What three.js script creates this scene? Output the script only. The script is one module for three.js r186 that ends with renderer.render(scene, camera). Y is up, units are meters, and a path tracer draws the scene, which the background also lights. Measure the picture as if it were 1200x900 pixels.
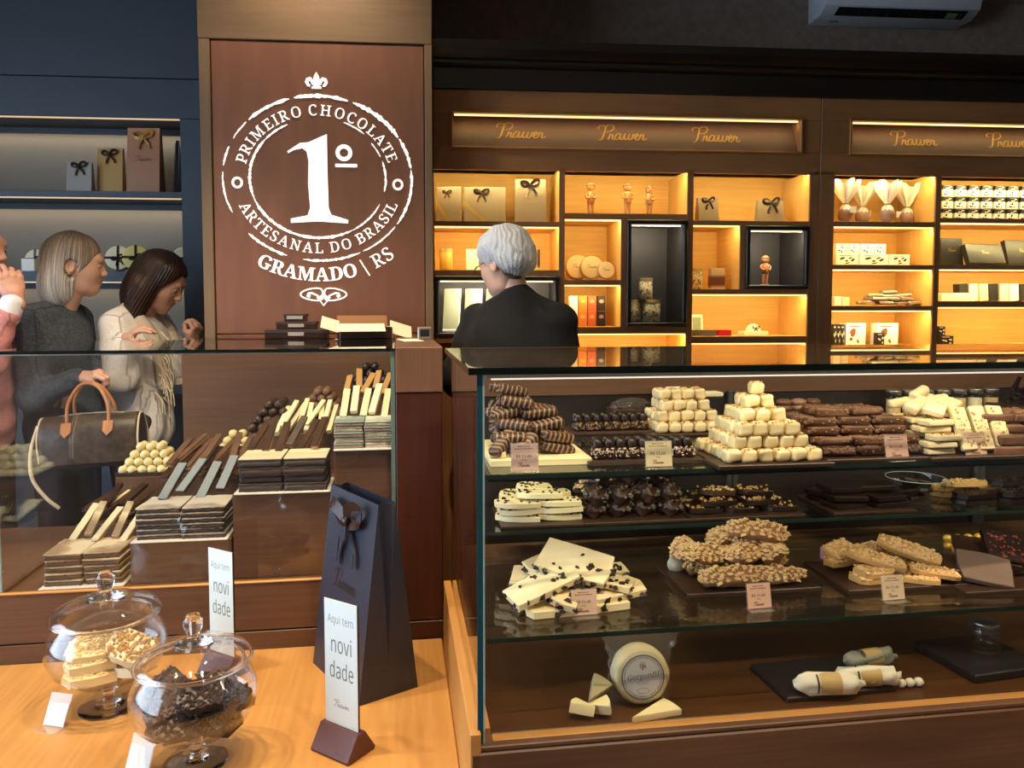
import * as THREE from 'three';
import { mergeGeometries, mergeVertices, toCreasedNormals } from 'three/addons/utils/BufferGeometryUtils.js';
import { RoundedBoxGeometry } from 'three/addons/geometries/RoundedBoxGeometry.js';
import { TextGeometry } from 'three/addons/geometries/TextGeometry.js';
import { FontLoader } from 'three/addons/loaders/FontLoader.js';
import { ImprovedNoise } from 'three/addons/math/ImprovedNoise.js';
import { RectAreaLightUniformsLib } from 'three/addons/lights/RectAreaLightUniformsLib.js';

// ---------------------------------------------------------------- camera, daylight, ceiling light, exposure
const RAD = Math.PI / 180;
const scene = new THREE.Scene();
const camera = new THREE.PerspectiveCamera(2 * Math.atan(450 / 910) / RAD, 4 / 3, 0.05, 80);
camera.position.set(0, 1.36, 0);
camera.rotation.x = -3.3 * RAD;
camera.setViewOffset(1200, 900, 0, 37.5, 1200, 900);
scene.add(camera);
const renderer = new THREE.WebGLRenderer({ antialias: true });
renderer.toneMapping = THREE.LinearToneMapping;
renderer.toneMappingExposure = 1.0;
renderer.shadowMap.enabled = true;
RectAreaLightUniformsLib.init();
scene.background = new THREE.Color().setRGB(0.62, 0.8, 1.0);     // overcast sky beyond the shop window
scene.backgroundIntensity = 5.0;
function areaLight(name, w, h, pos, target, rgb, k) {
  const l = new THREE.RectAreaLight(new THREE.Color().setRGB(...rgb), k, w, h);
  l.name = name; l.position.set(...pos); l.lookAt(...target); scene.add(l);
  return l;
}
const WARM = [1.0, 0.8, 0.34], HALOGEN = [1.0, 0.78, 0.52], CASE_LED = [1.0, 0.84, 0.6];
// daylight in the wide window of the side wall (the opening is built with the walls)
areaLight('daylight_window', 4.1, 2.3, [-3.6, 1.55, -0.2], [0, 1.55, -0.2], [0.62, 0.8, 1.0], 3.0);

// ---------------------------------------------------------------- frames: 'B' follows the back wall, 'C' the counters, 'W' the world
const ANGLE = { B: 4.9 * RAD, C: 8.4 * RAD, W: 0 };
const toWorld = (fr, x, y, z) => new THREE.Vector3(x, y, z).applyAxisAngle(new THREE.Vector3(0, 1, 0), ANGLE[fr]);
const LENS = { f: 910, cx: 600, cy: 412.5, p: 3.3 * RAD, h: 1.36 };
// survey helpers: a sight line of the photograph met with a vertical plane (z of a frame) or with a level surface (height y) gives metres in that frame
function sight(fr, px, py) {
  const a = (px - LENS.cx) / LENS.f, b = -(py - LENS.cy) / LENS.f, s = Math.sin(LENS.p), c = Math.cos(LENS.p);
  return new THREE.Vector3(a, b * c - s, -(c + b * s)).applyAxisAngle(new THREE.Vector3(0, 1, 0), -ANGLE[fr]);
}
function onWall(fr, px, py, z) { const d = sight(fr, px, py), k = z / d.z; return [d.x * k, LENS.h + d.y * k, z]; }
function onLevel(fr, px, py, y) { const d = sight(fr, px, py), k = (y - LENS.h) / d.y; return [d.x * k, y, d.z * k]; }

// ---------------------------------------------------------------- random numbers and noise
function rng(seed) { let a = seed | 0; return () => { a = (a + 0x6d2b79f5) | 0; let t = Math.imul(a ^ (a >>> 15), 1 | a); t = (t + Math.imul(t ^ (t >>> 7), 61 | t)) ^ t; return ((t ^ (t >>> 14)) >>> 0) / 4294967296; }; }
const hash = (x, y, s) => { let h = Math.imul(x, 374761393) ^ Math.imul(y, 668265263) ^ Math.imul(s, 1274126177); h = Math.imul(h ^ (h >>> 13), 1274126177); return ((h ^ (h >>> 16)) >>> 0) / 4294967296; };
const mod = (a, n) => ((a % n) + n) % n, sm = (t) => t * t * (3 - 2 * t), lerp = (a, b, t) => a + (b - a) * t, clamp = (x, a = 0, b = 1) => Math.min(b, Math.max(a, x));
function vnoise(u, v, nx, ny, s) {      // tiles: u, v in 0..1, nx by ny cells
  const x = u * nx, y = v * ny, x0 = Math.floor(x), y0 = Math.floor(y), fx = sm(x - x0), fy = sm(y - y0);
  const g = (i, j) => hash(mod(i, nx), mod(j, ny), s);
  return lerp(lerp(g(x0, y0), g(x0 + 1, y0), fx), lerp(g(x0, y0 + 1), g(x0 + 1, y0 + 1), fx), fy);
}
const fbm = (u, v, nx, ny, s, o = 4) => { let a = 0, k = 0.5, t = 0; for (let i = 0; i < o; i++) { a += k * vnoise(u, v, nx << i, ny << i, s + i); t += k; k *= 0.5; } return a / t; };
const perlin = new ImprovedNoise();

// ---------------------------------------------------------------- textures
const hex = (h) => [(h >> 16) & 255, (h >> 8) & 255, h & 255];
function paint(w, h, fn, { srgb = true, repeat = [1, 1], wrap = true } = {}) {
  const d = new Uint8Array(w * h * 4);
  for (let j = 0, o = 0; j < h; j++) for (let i = 0; i < w; i++, o += 4) { const c = fn((i + 0.5) / w, (j + 0.5) / h); d[o] = c[0]; d[o + 1] = c[1]; d[o + 2] = c[2]; d[o + 3] = 255; }
  const t = new THREE.DataTexture(d, w, h);
  t.magFilter = THREE.LinearFilter; t.minFilter = THREE.LinearMipmapLinearFilter; t.generateMipmaps = true;
  if (wrap) t.wrapS = t.wrapT = THREE.RepeatWrapping;
  if (srgb) t.colorSpace = THREE.SRGBColorSpace;
  t.repeat.set(...repeat); t.needsUpdate = true;
  return t;
}
const mix3 = (a, b, t) => [lerp(a[0], b[0], t), lerp(a[1], b[1], t), lerp(a[2], b[2], t)];
const woodTex = (light, dark, s, { bands = 14, fine = 160, figure = 0.5 } = {}) => paint(512, 512, (u, v) => {
  const warp = fbm(u, v, 2, 3, s) * 0.12, rings = fbm(u, v + warp, 2, bands, s + 9, 4), streak = vnoise(u, v, 6, fine, s + 31), blotch = fbm(u, v, 3, 3, s + 55, 3);
  return mix3(hex(dark), hex(light), clamp(0.5 + (rings - 0.5) * 1.5 * figure + (streak - 0.5) * 0.35 + (blotch - 0.5) * 0.6));
});
const grainTex = (light, dark, s, n = 40, size = 256) => paint(size, size, (u, v) => mix3(hex(dark), hex(light), clamp(0.5 + (fbm(u, v, n, n, s, 3) - 0.5) * 1.8)));
function canvasTex(w, h, draw) {
  const c = document.createElement('canvas'); c.width = w; c.height = h;
  draw(c.getContext('2d'), w, h);
  const t = new THREE.CanvasTexture(c); t.colorSpace = THREE.SRGBColorSpace; t.magFilter = THREE.LinearFilter;
  return t;
}

// ---------------------------------------------------------------- materials
const std = (o) => new THREE.MeshStandardMaterial(o), phy = (o) => new THREE.MeshPhysicalMaterial(o);
const T = {
  table: woodTex(0xd09a58, 0xad773a, 3, { bands: 10, fine: 120, figure: 0.45 }),
  dark: woodTex(0x77553d, 0x543827, 11, { bands: 12, fine: 180, figure: 0.5 }),
  sign: woodTex(0x84543a, 0x653f2b, 23, { bands: 5, fine: 40, figure: 0.55 }),
  pillar: woodTex(0x7f6445, 0x624b34, 29, { bands: 8, fine: 90, figure: 0.35 }),
  shelf: woodTex(0xe0b262, 0xc28e46, 37, { bands: 12, fine: 140, figure: 0.35 }),
  front: woodTex(0xa06e3f, 0x7e5430, 41, { bands: 12, fine: 160, figure: 0.4 }),
  floor: woodTex(0x8a6a48, 0x5f4630, 47, { bands: 10, fine: 100 }),
  choc: grainTex(0x4a2c1c, 0x2c180f, 61, 20),
  milk: grainTex(0x7d5a42, 0x583a28, 63, 20),
  white: grainTex(0xf4e6bd, 0xe4d09a, 65, 12),
  caramel: grainTex(0xdcb272, 0xbf9050, 67, 16),
  plaster: grainTex(0x96857a, 0x857568, 71, 30),
};
const bumpFine = paint(256, 256, (u, v) => { const k = 255 * fbm(u, v, 24, 24, 80, 4); return [k, k, k]; }, { srgb: false });
const M = {
  table: std({ map: T.table, roughness: 0.42 }),
  dark: std({ map: T.dark, roughness: 0.45 }),
  darkRed: std({ map: T.dark, color: 0xb07a68, roughness: 0.4 }),
  sign: std({ map: T.sign, roughness: 0.5 }),
  pillar: std({ map: T.pillar, roughness: 0.55 }),
  shelf: std({ map: T.shelf, roughness: 0.55 }),
  front: std({ map: T.front, roughness: 0.5 }),
  floor: std({ map: T.floor, roughness: 0.35 }),
  blue: std({ color: 0x2f3b48, roughness: 0.5 }),
  recess: std({ color: 0x837c72, roughness: 0.7 }),
  black: std({ color: 0x131211, roughness: 0.45 }),
  niche: std({ color: 0x2b2a29, roughness: 0.5 }),
  charcoal: std({ color: 0x1a1a1c, roughness: 0.4 }),
  plaster: std({ map: T.plaster, roughness: 0.9 }),
  ceiling: std({ color: 0xa89a8c, roughness: 0.95 }),
  wall: std({ color: 0x8a7d72, roughness: 0.9 }),
  street: std({ color: 0x8b8d90, roughness: 0.9 }),
  steel: std({ color: 0x6d7070, roughness: 0.35, metalness: 0.8 }),
  alu: std({ color: 0xc9c6bf, roughness: 0.3, metalness: 0.9 }),
  pane: phy({ color: 0xffffff, roughness: 0.0, transmission: 1, thickness: 0, ior: 1.5 }),
  paneGreen: phy({ color: 0xf3f8f5, roughness: 0.0, transmission: 1, thickness: 0, ior: 1.5 }),
  edge: std({ color: 0x1d4a55, roughness: 0.12 }),
  edgePale: std({ color: 0x9fb9bb, roughness: 0.2 }),
  edgeDark: std({ color: 0x0b1512, roughness: 0.1 }),
  clear: phy({ color: 0xffffff, roughness: 0.0, transmission: 1, thickness: 0.01, ior: 1.47 }),
  cello: phy({ color: 0xffffff, roughness: 0.02, transmission: 0.97, thickness: 0, ior: 1.4 }),
  acrylic: phy({ color: 0xffffff, roughness: 0.02, transmission: 0.96, thickness: 0, ior: 1.49 }),
  choc: std({ map: T.choc, roughness: 0.42 }),
  chocDark: std({ map: T.choc, color: 0x9a8c88, roughness: 0.38 }),
  milk: std({ map: T.milk, roughness: 0.5 }),
  milkPale: std({ color: 0x9a7358, roughness: 0.45 }),
  white: std({ map: T.white, roughness: 0.45 }),
  cream: std({ color: 0xeaddb8, roughness: 0.5 }),
  caramel: std({ map: T.caramel, roughness: 0.55 }),
  nut: std({ color: 0xe2bf86, roughness: 0.6 }),
  nutDark: std({ color: 0xb98a52, roughness: 0.6 }),
  berry: std({ color: 0x2b1512, roughness: 0.45 }),
  toast: std({ color: 0xb9793a, roughness: 0.7 }),
  tray: std({ color: 0x3a2519, roughness: 0.4 }),
  board: std({ color: 0xe2d4a4, roughness: 0.6 }),
  card: std({ color: 0xf4efe4, roughness: 0.7 }),
  paper: std({ color: 0xf2f0ea, roughness: 0.6 }),
  gold: std({ color: 0xb98a45, roughness: 0.5, metalness: 0.3 }),
  ribbon: std({ color: 0x2a1b16, roughness: 0.28 }),
  ribbonGold: std({ color: 0xb59455, roughness: 0.3, metalness: 0.5 }),
  led: std({ color: 0xfff0d0, emissive: new THREE.Color().setRGB(1.0, 0.68, 0.24), emissiveIntensity: 1.9, roughness: 0.6 }),
  ledPale: std({ color: 0xfff0d0, emissive: new THREE.Color().setRGB(1.0, 0.78, 0.5), emissiveIntensity: 1.3, roughness: 0.6 }),
  ledTan: std({ color: 0xe6c4a0, emissive: new THREE.Color().setRGB(0.9, 0.6, 0.36), emissiveIntensity: 0.55, roughness: 0.6 }),
  ledCase: std({ color: 0xffffff, emissive: new THREE.Color().setRGB(1.0, 0.86, 0.66), emissiveIntensity: 0.9, roughness: 0.6 }),
  bulb: std({ color: 0xffffff, emissive: new THREE.Color().setRGB(1.0, 0.85, 0.6), emissiveIntensity: 22, roughness: 0.5 }),
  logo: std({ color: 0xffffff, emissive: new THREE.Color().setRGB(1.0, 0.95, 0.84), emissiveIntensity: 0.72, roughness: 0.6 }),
};
M.edge.name = 'glass_edge';
for (const k of ['choc', 'chocDark', 'milk', 'white', 'caramel']) { M[k].bumpMap = bumpFine; M[k].bumpScale = 0.0012; }

// ---------------------------------------------------------------- naming, placing
const taken = new Map();
function numbered(n) { const k = taken.get(n) ?? 0; taken.set(n, k + 1); return k ? `${n}_${String(k).padStart(3, '0')}` : n; }
function thing(name, label, category, group) {
  const o = new THREE.Group(); o.name = numbered(name); scene.add(o);
  o.userData = { label, category }; if (group) o.userData.group = group;
  return o;
}
function solid(name, label, category, geo, mat, group) {
  const o = new THREE.Mesh(geo, mat); o.name = numbered(name); scene.add(o);
  o.userData = { label, category }; if (group) o.userData.group = group;
  return o;
}
function structure(name, geo, mat, label) {
  const o = geo ? new THREE.Mesh(geo, mat) : new THREE.Group(); o.name = name; scene.add(o); taken.set(name, 1);
  o.userData = { kind: 'structure' }; if (label) o.userData.label = label;
  return o;
}
function part(parent, name, geo, mat, label, kind) {
  const o = new THREE.Mesh(geo, mat); o.name = name; parent.add(o);
  if (label) o.userData.label = label;
  if (kind) o.userData.kind = kind;
  return o;
}
const UPV = new THREE.Vector3(0, 1, 0);
function put(o, fr, pos, rot = [0, 0, 0]) {      // position and turn in a frame
  o.position.copy(toWorld(fr, ...pos));
  o.quaternion.setFromEuler(new THREE.Euler(rot[0], rot[1], rot[2], 'YXZ')).premultiply(new THREE.Quaternion().setFromAxisAngle(UPV, ANGLE[fr]));
  return o;
}

// ---------------------------------------------------------------- geometry
const flat = (g) => { g = g.index ? g.toNonIndexed() : g; g.computeVertexNormals(); return g; };
function uvMetres(g, along) {      // uv in metres, the grain (u) along the longest side or along the axis given
  g = g.index ? g.toNonIndexed() : g;
  g.computeBoundingBox();
  const s = g.boundingBox.getSize(new THREE.Vector3()).toArray(), p = g.attributes.position, n = g.attributes.normal, uv = new Float32Array(p.count * 2);
  const long = along ?? s.indexOf(Math.max(...s));
  const shift = (s[0] * 7.3 + s[1] * 3.1 + s[2] * 5.7 + g.boundingBox.min.x * 1.7 + g.boundingBox.min.y * 2.9) % 1;
  for (let i = 0; i < p.count; i++) {
    const a = [Math.abs(n.getX(i)), Math.abs(n.getY(i)), Math.abs(n.getZ(i))], d = a.indexOf(Math.max(...a)), rest = [0, 1, 2].filter((k) => k !== d);
    const ua = rest.includes(long) ? long : rest[0], va = rest.find((k) => k !== ua), c = [p.getX(i), p.getY(i), p.getZ(i)];
    uv[2 * i] = c[ua] + shift; uv[2 * i + 1] = c[va] + shift * 2.3;
  }
  g.setAttribute('uv', new THREE.BufferAttribute(uv, 2));
  return g;
}
function polygons(list, centre = new THREE.Vector3()) {   // flat convex faces, turned outward from the centre
  const out = [], a = new THREE.Vector3(), b = new THREE.Vector3(), n = new THREE.Vector3();
  for (let f of list) {
    f = f.map((v) => (v.isVector3 ? v : new THREE.Vector3(...v)));
    n.crossVectors(a.subVectors(f[1], f[0]), b.subVectors(f[2], f[0]));
    const c = f.reduce((s, v) => s.add(v), new THREE.Vector3()).multiplyScalar(1 / f.length);
    if (n.dot(c.sub(centre)) < 0) f = f.slice().reverse();
    for (let i = 1; i + 1 < f.length; i++) for (const v of [f[0], f[i], f[i + 1]]) out.push(v.x, v.y, v.z);
  }
  const g = new THREE.BufferGeometry(); g.setAttribute('position', new THREE.Float32BufferAttribute(out, 3));
  g.computeVertexNormals();
  return uvMetres(g);
}
function cbox(w, h, d, c = 0.002, along) {      // chamfered box about its centre
  const s = [w / 2, h / 2, d / 2]; c = Math.min(c, ...s.map((x) => x * 0.6));
  const v = (a, sg) => new THREE.Vector3(...[0, 1, 2].map((k) => sg[k] * (k === a ? s[k] : s[k] - c)));
  const faces = [], S = [-1, 1];
  for (let a = 0; a < 3; a++) {
    const [b, e] = [0, 1, 2].filter((k) => k !== a);
    for (const x of S) {
      faces.push([[-1, -1], [1, -1], [1, 1], [-1, 1]].map(([p, q]) => { const g = [0, 0, 0]; g[a] = x; g[b] = p; g[e] = q; return v(a, g); }));
      for (const y of S) { const at = (k, z) => { const g = [0, 0, 0]; g[a] = z; g[b] = x; g[e] = y; return v(k, g); }; faces.push([at(b, -1), at(b, 1), at(e, 1), at(e, -1)]); }
    }
  }
  for (const x of S) for (const y of S) for (const z of S) faces.push([v(0, [x, y, z]), v(1, [x, y, z]), v(2, [x, y, z])]);
  return uvMetres(polygons(faces), along);
}
const span = (x0, x1, y0, y1, z0, z1, c = 0.002, along) => cbox(x1 - x0, y1 - y0, z1 - z0, c, along).translate((x0 + x1) / 2, (y0 + y1) / 2, (z0 + z1) / 2);
const plain = (x0, x1, y0, y1, z0, z1) => uvMetres(new THREE.BoxGeometry(x1 - x0, y1 - y0, z1 - z0).translate((x0 + x1) / 2, (y0 + y1) / 2, (z0 + z1) / 2));
const merge = (list) => mergeGeometries(list.map((g) => { g = g.index ? g.toNonIndexed() : g; for (const k of Object.keys(g.attributes)) if (!['position', 'normal', 'uv'].includes(k)) g.deleteAttribute(k); if (!g.attributes.uv) g.setAttribute('uv', new THREE.Float32BufferAttribute(new Float32Array(g.attributes.position.count * 2), 2)); return g; }));
const lathe = (pts, n = 28) => new THREE.LatheGeometry(pts.map(([r, y]) => new THREE.Vector2(r, y)), n);
const tube = (pts, r, n = 24, m = 6) => new THREE.TubeGeometry(new THREE.CatmullRomCurve3(pts.map((p) => new THREE.Vector3(...p))), n, r, m);
function extrude(points, depth, bevel = 0, seg = 1) {
  const s = new THREE.Shape(points.map((p) => new THREE.Vector2(...p)));
  return new THREE.ExtrudeGeometry(s, { depth, bevelEnabled: bevel > 0, bevelThickness: bevel, bevelSize: bevel, bevelOffset: -bevel, bevelSegments: seg, steps: 1 });
}
function facedBox(w, h, d, c = 0.0015) {      // a box whose face towards +z carries uv 0..1 for a print (its base at y = 0)
  const g = cbox(w, h, d, c).translate(0, h / 2, 0), p = g.attributes.position, uv = g.attributes.uv;
  for (let i = 0; i < p.count; i++) { uv.setXY(i, clamp(p.getX(i) / w + 0.5, 0.004, 0.996), clamp(p.getY(i) / h, 0.004, 0.996)); }
  return g;
}
function jitter(g, amount, freq, seed) {      // pushes a closed mesh in and out by noise; welds first
  g.deleteAttribute('uv'); g.deleteAttribute('normal');
  g = mergeVertices(g, 1e-5);
  const p = g.attributes.position;
  g.computeVertexNormals();
  const n = g.attributes.normal;
  for (let i = 0; i < p.count; i++) {
    const k = amount * perlin.noise(p.getX(i) * freq + seed * 7.1, p.getY(i) * freq + seed * 3.7, p.getZ(i) * freq - seed * 5.3);
    p.setXYZ(i, p.getX(i) + n.getX(i) * k, p.getY(i) + n.getY(i) * k, p.getZ(i) + n.getZ(i) * k);
  }
  g.computeVertexNormals();
  return uvMetres(g);
}
// handwriting of the shop's name: strokes in units of the x-height
const SCRIPT = (() => {
  const S = [];
  S.push([[0.95, 1.95], [0.6, 2.2], [0.15, 2.1], [0.0, 1.75], [0.2, 1.55]]);
  S.push([[0.98, 2.0], [0.88, 1.3], [0.75, 0.5], [0.6, 0.05], [0.35, -0.12], [0.15, 0.0]]);
  S.push([[0.95, 2.0], [1.3, 2.3], [1.8, 2.25], [2.0, 1.85], [1.75, 1.4], [1.2, 1.2], [0.9, 1.25]]);
  S.push([[1.4, 0.0], [1.55, 0.4], [1.66, 0.88], [1.7, 0.74], [1.95, 0.8], [1.96, 0.5], [1.95, 0.2], [2.08, 0.02], [2.3, 0.2]]);
  S.push([[2.95, 0.85], [2.7, 1.0], [2.4, 0.75], [2.3, 0.3], [2.5, 0.0], [2.8, 0.25], [3.0, 0.95], [2.95, 0.3], [3.1, 0.0], [3.35, 0.3]]);
  S.push([[3.35, 0.3], [3.55, 1.0], [3.5, 0.3], [3.65, 0.0], [3.95, 0.3], [4.1, 0.95], [4.05, 0.3], [4.2, 0.0], [4.5, 0.3], [4.6, 0.9], [4.75, 0.75]]);
  S.push([[4.75, 0.4], [5.1, 0.55], [5.25, 0.85], [5.05, 1.0], [4.85, 0.6], [4.9, 0.15], [5.15, 0.0], [5.45, 0.3]]);
  S.push([[5.45, 0.3], [5.6, 0.95], [5.64, 0.78], [5.88, 0.84], [5.9, 0.5], [5.88, 0.2], [6.0, 0.02], [6.4, 0.3]]);
  return S.map((s) => new THREE.CatmullRomCurve3(s.map(([x, y]) => new THREE.Vector3(x + y * 0.18, y, 0))).getPoints(s.length * 5));
})();
function scriptRibbon(xh, w = 0.13, depth = 0.15) {      // the name as thin raised letters, centred
  const parts = [];
  for (const s of SCRIPT) {
    const L = [], R = [];
    s.forEach((p, i) => {
      const a = s[Math.max(0, i - 1)], b = s[Math.min(s.length - 1, i + 1)], dx = b.x - a.x, dy = b.y - a.y, l = Math.hypot(dx, dy) || 1, k = w * (0.45 + 0.75 * Math.abs(dy) / l) * (i === 0 || i === s.length - 1 ? 0.5 : 1);
      L.push([p.x - (dy / l) * k * 0.5, p.y + (dx / l) * k * 0.5]); R.push([p.x + (dy / l) * k * 0.5, p.y - (dx / l) * k * 0.5]);
    });
    const v = [], quad = (a, b, c, d) => v.push(...a, ...b, ...c, ...a, ...c, ...d);
    for (let i = 0; i + 1 < s.length; i++) {
      const f = (q, z) => [q[0], q[1], z];
      quad(f(R[i], depth), f(R[i + 1], depth), f(L[i + 1], depth), f(L[i], depth));
      quad(f(L[i], 0), f(L[i], depth), f(L[i + 1], depth), f(L[i + 1], 0)); quad(f(R[i + 1], 0), f(R[i + 1], depth), f(R[i], depth), f(R[i], 0));
    }
    const g = new THREE.BufferGeometry(); g.setAttribute('position', new THREE.Float32BufferAttribute(v, 3)); g.computeVertexNormals(); parts.push(g);
  }
  return merge(parts).translate(-3.2, -0.7, 0).scale(xh, xh, xh);
}
function scriptDraw(c, x, y, xh, color, lw) {      // the same name drawn on a canvas, y downwards, centred
  c.strokeStyle = color; c.lineWidth = lw; c.lineCap = 'round'; c.lineJoin = 'round';
  for (const s of SCRIPT) { c.beginPath(); s.forEach((p, i) => (i ? c.lineTo(x + (p.x - 3.2) * xh, y - (p.y - 0.7) * xh) : c.moveTo(x + (p.x - 3.2) * xh, y - (p.y - 0.7) * xh))); c.stroke(); }
}
const FONT = {
  serif: await new FontLoader().loadAsync('fonts/droid/droid_serif_regular.typeface.json'),
  bold: await new FontLoader().loadAsync('fonts/droid/droid_serif_bold.typeface.json'),
};

// ================================================================ the room
structure('floor', plain(-3.9, 4.9, -0.12, 0, -4.9, 2.5), M.floor);
structure('ceiling', plain(-3.9, 4.9, 3.1, 3.25, -4.9, 2.5), M.ceiling);
put(structure('wall_back', plain(-4.4, 5.4, 0, 3.1, -4.52, -4.32), M.plaster), 'B', [0, 0, 0]);
structure('wall_right', plain(4.6, 4.8, 0, 3.1, -4.8, 2.4), M.wall);
structure('wall_front', plain(-3.85, 4.8, 0, 3.1, 2.35, 2.5), M.wall);
{ // the side wall with the wide shop window
  structure('wall_left', merge([plain(-3.85, -3.65, 0, 3.1, -4.8, -2.3), plain(-3.85, -3.65, 0, 3.1, 1.9, 2.34), plain(-3.85, -3.65, 0, 0.35, -2.3, 1.9), plain(-3.85, -3.65, 2.75, 3.1, -2.3, 1.9)]), M.wall);
  const w1 = structure('window_1');
  for (const [a, b] of [[-2.24, -0.23], [-0.17, 1.84]]) part(w1, 'pane', plain(-3.76, -3.75, 0.41, 2.69, a, b), M.pane);
  part(w1, 'window_frame', merge([span(-3.8, -3.71, 0.35, 0.41, -2.3, 1.9), span(-3.8, -3.71, 2.69, 2.75, -2.3, 1.9), span(-3.8, -3.71, 0.41, 2.69, -2.3, -2.24), span(-3.8, -3.71, 0.41, 2.69, 1.84, 1.9), span(-3.8, -3.71, 0.41, 2.69, -0.23, -0.17)]), M.charcoal);
  structure('street_ground', plain(-16, 16, -0.35, -0.15, -16, 16), M.street);
}

// ================================================================ ceiling spotlights
{
  const spots = [ // place in the counter frame, aim point, candela, half angle
    [-1.25, -1.75, -0.95, -2.6, 10, 40], [-0.6, -1.7, -0.55, -2.6, 10, 40], [-0.05, -1.65, -0.3, -2.4, 10, 40], [0.5, -0.55, 0.55, -1.62, 9, 36], [1.2, -0.55, 1.15, -1.62, 9, 36], [1.9, -0.6, 1.8, -1.65, 8, 36],
    [-0.36, -3.02, -0.36, -3.2, 3.6, 62],
  ];
  for (const [x, z, tx, tz, cd, half] of spots) {
    const o = thing('ceiling_spotlight', 'small round recessed ceiling spotlight with warm bulb above the counters', 'spotlight', 'recessed ceiling spotlights');
    put(o, 'C', [x, 3.1, z]);
    part(o, 'trim_ring', lathe([[0.036, -0.004], [0.05, -0.006], [0.05, 0.0]], 20), M.alu);
    part(o, 'bulb', new THREE.SphereGeometry(0.03, 14, 8).translate(0, -0.006, 0), M.bulb);
    const s = new THREE.SpotLight(new THREE.Color().setRGB(...HALOGEN), cd, 0, half * RAD, 0.55, 2);
    s.position.copy(toWorld('C', x, 3.055, z)); s.target.position.copy(toWorld('C', tx, 0.6, tz)); s.castShadow = true; s.shadow.radius = 1.6; s.name = 'spotlight_beam';
    scene.add(s, s.target);
  }
}

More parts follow.
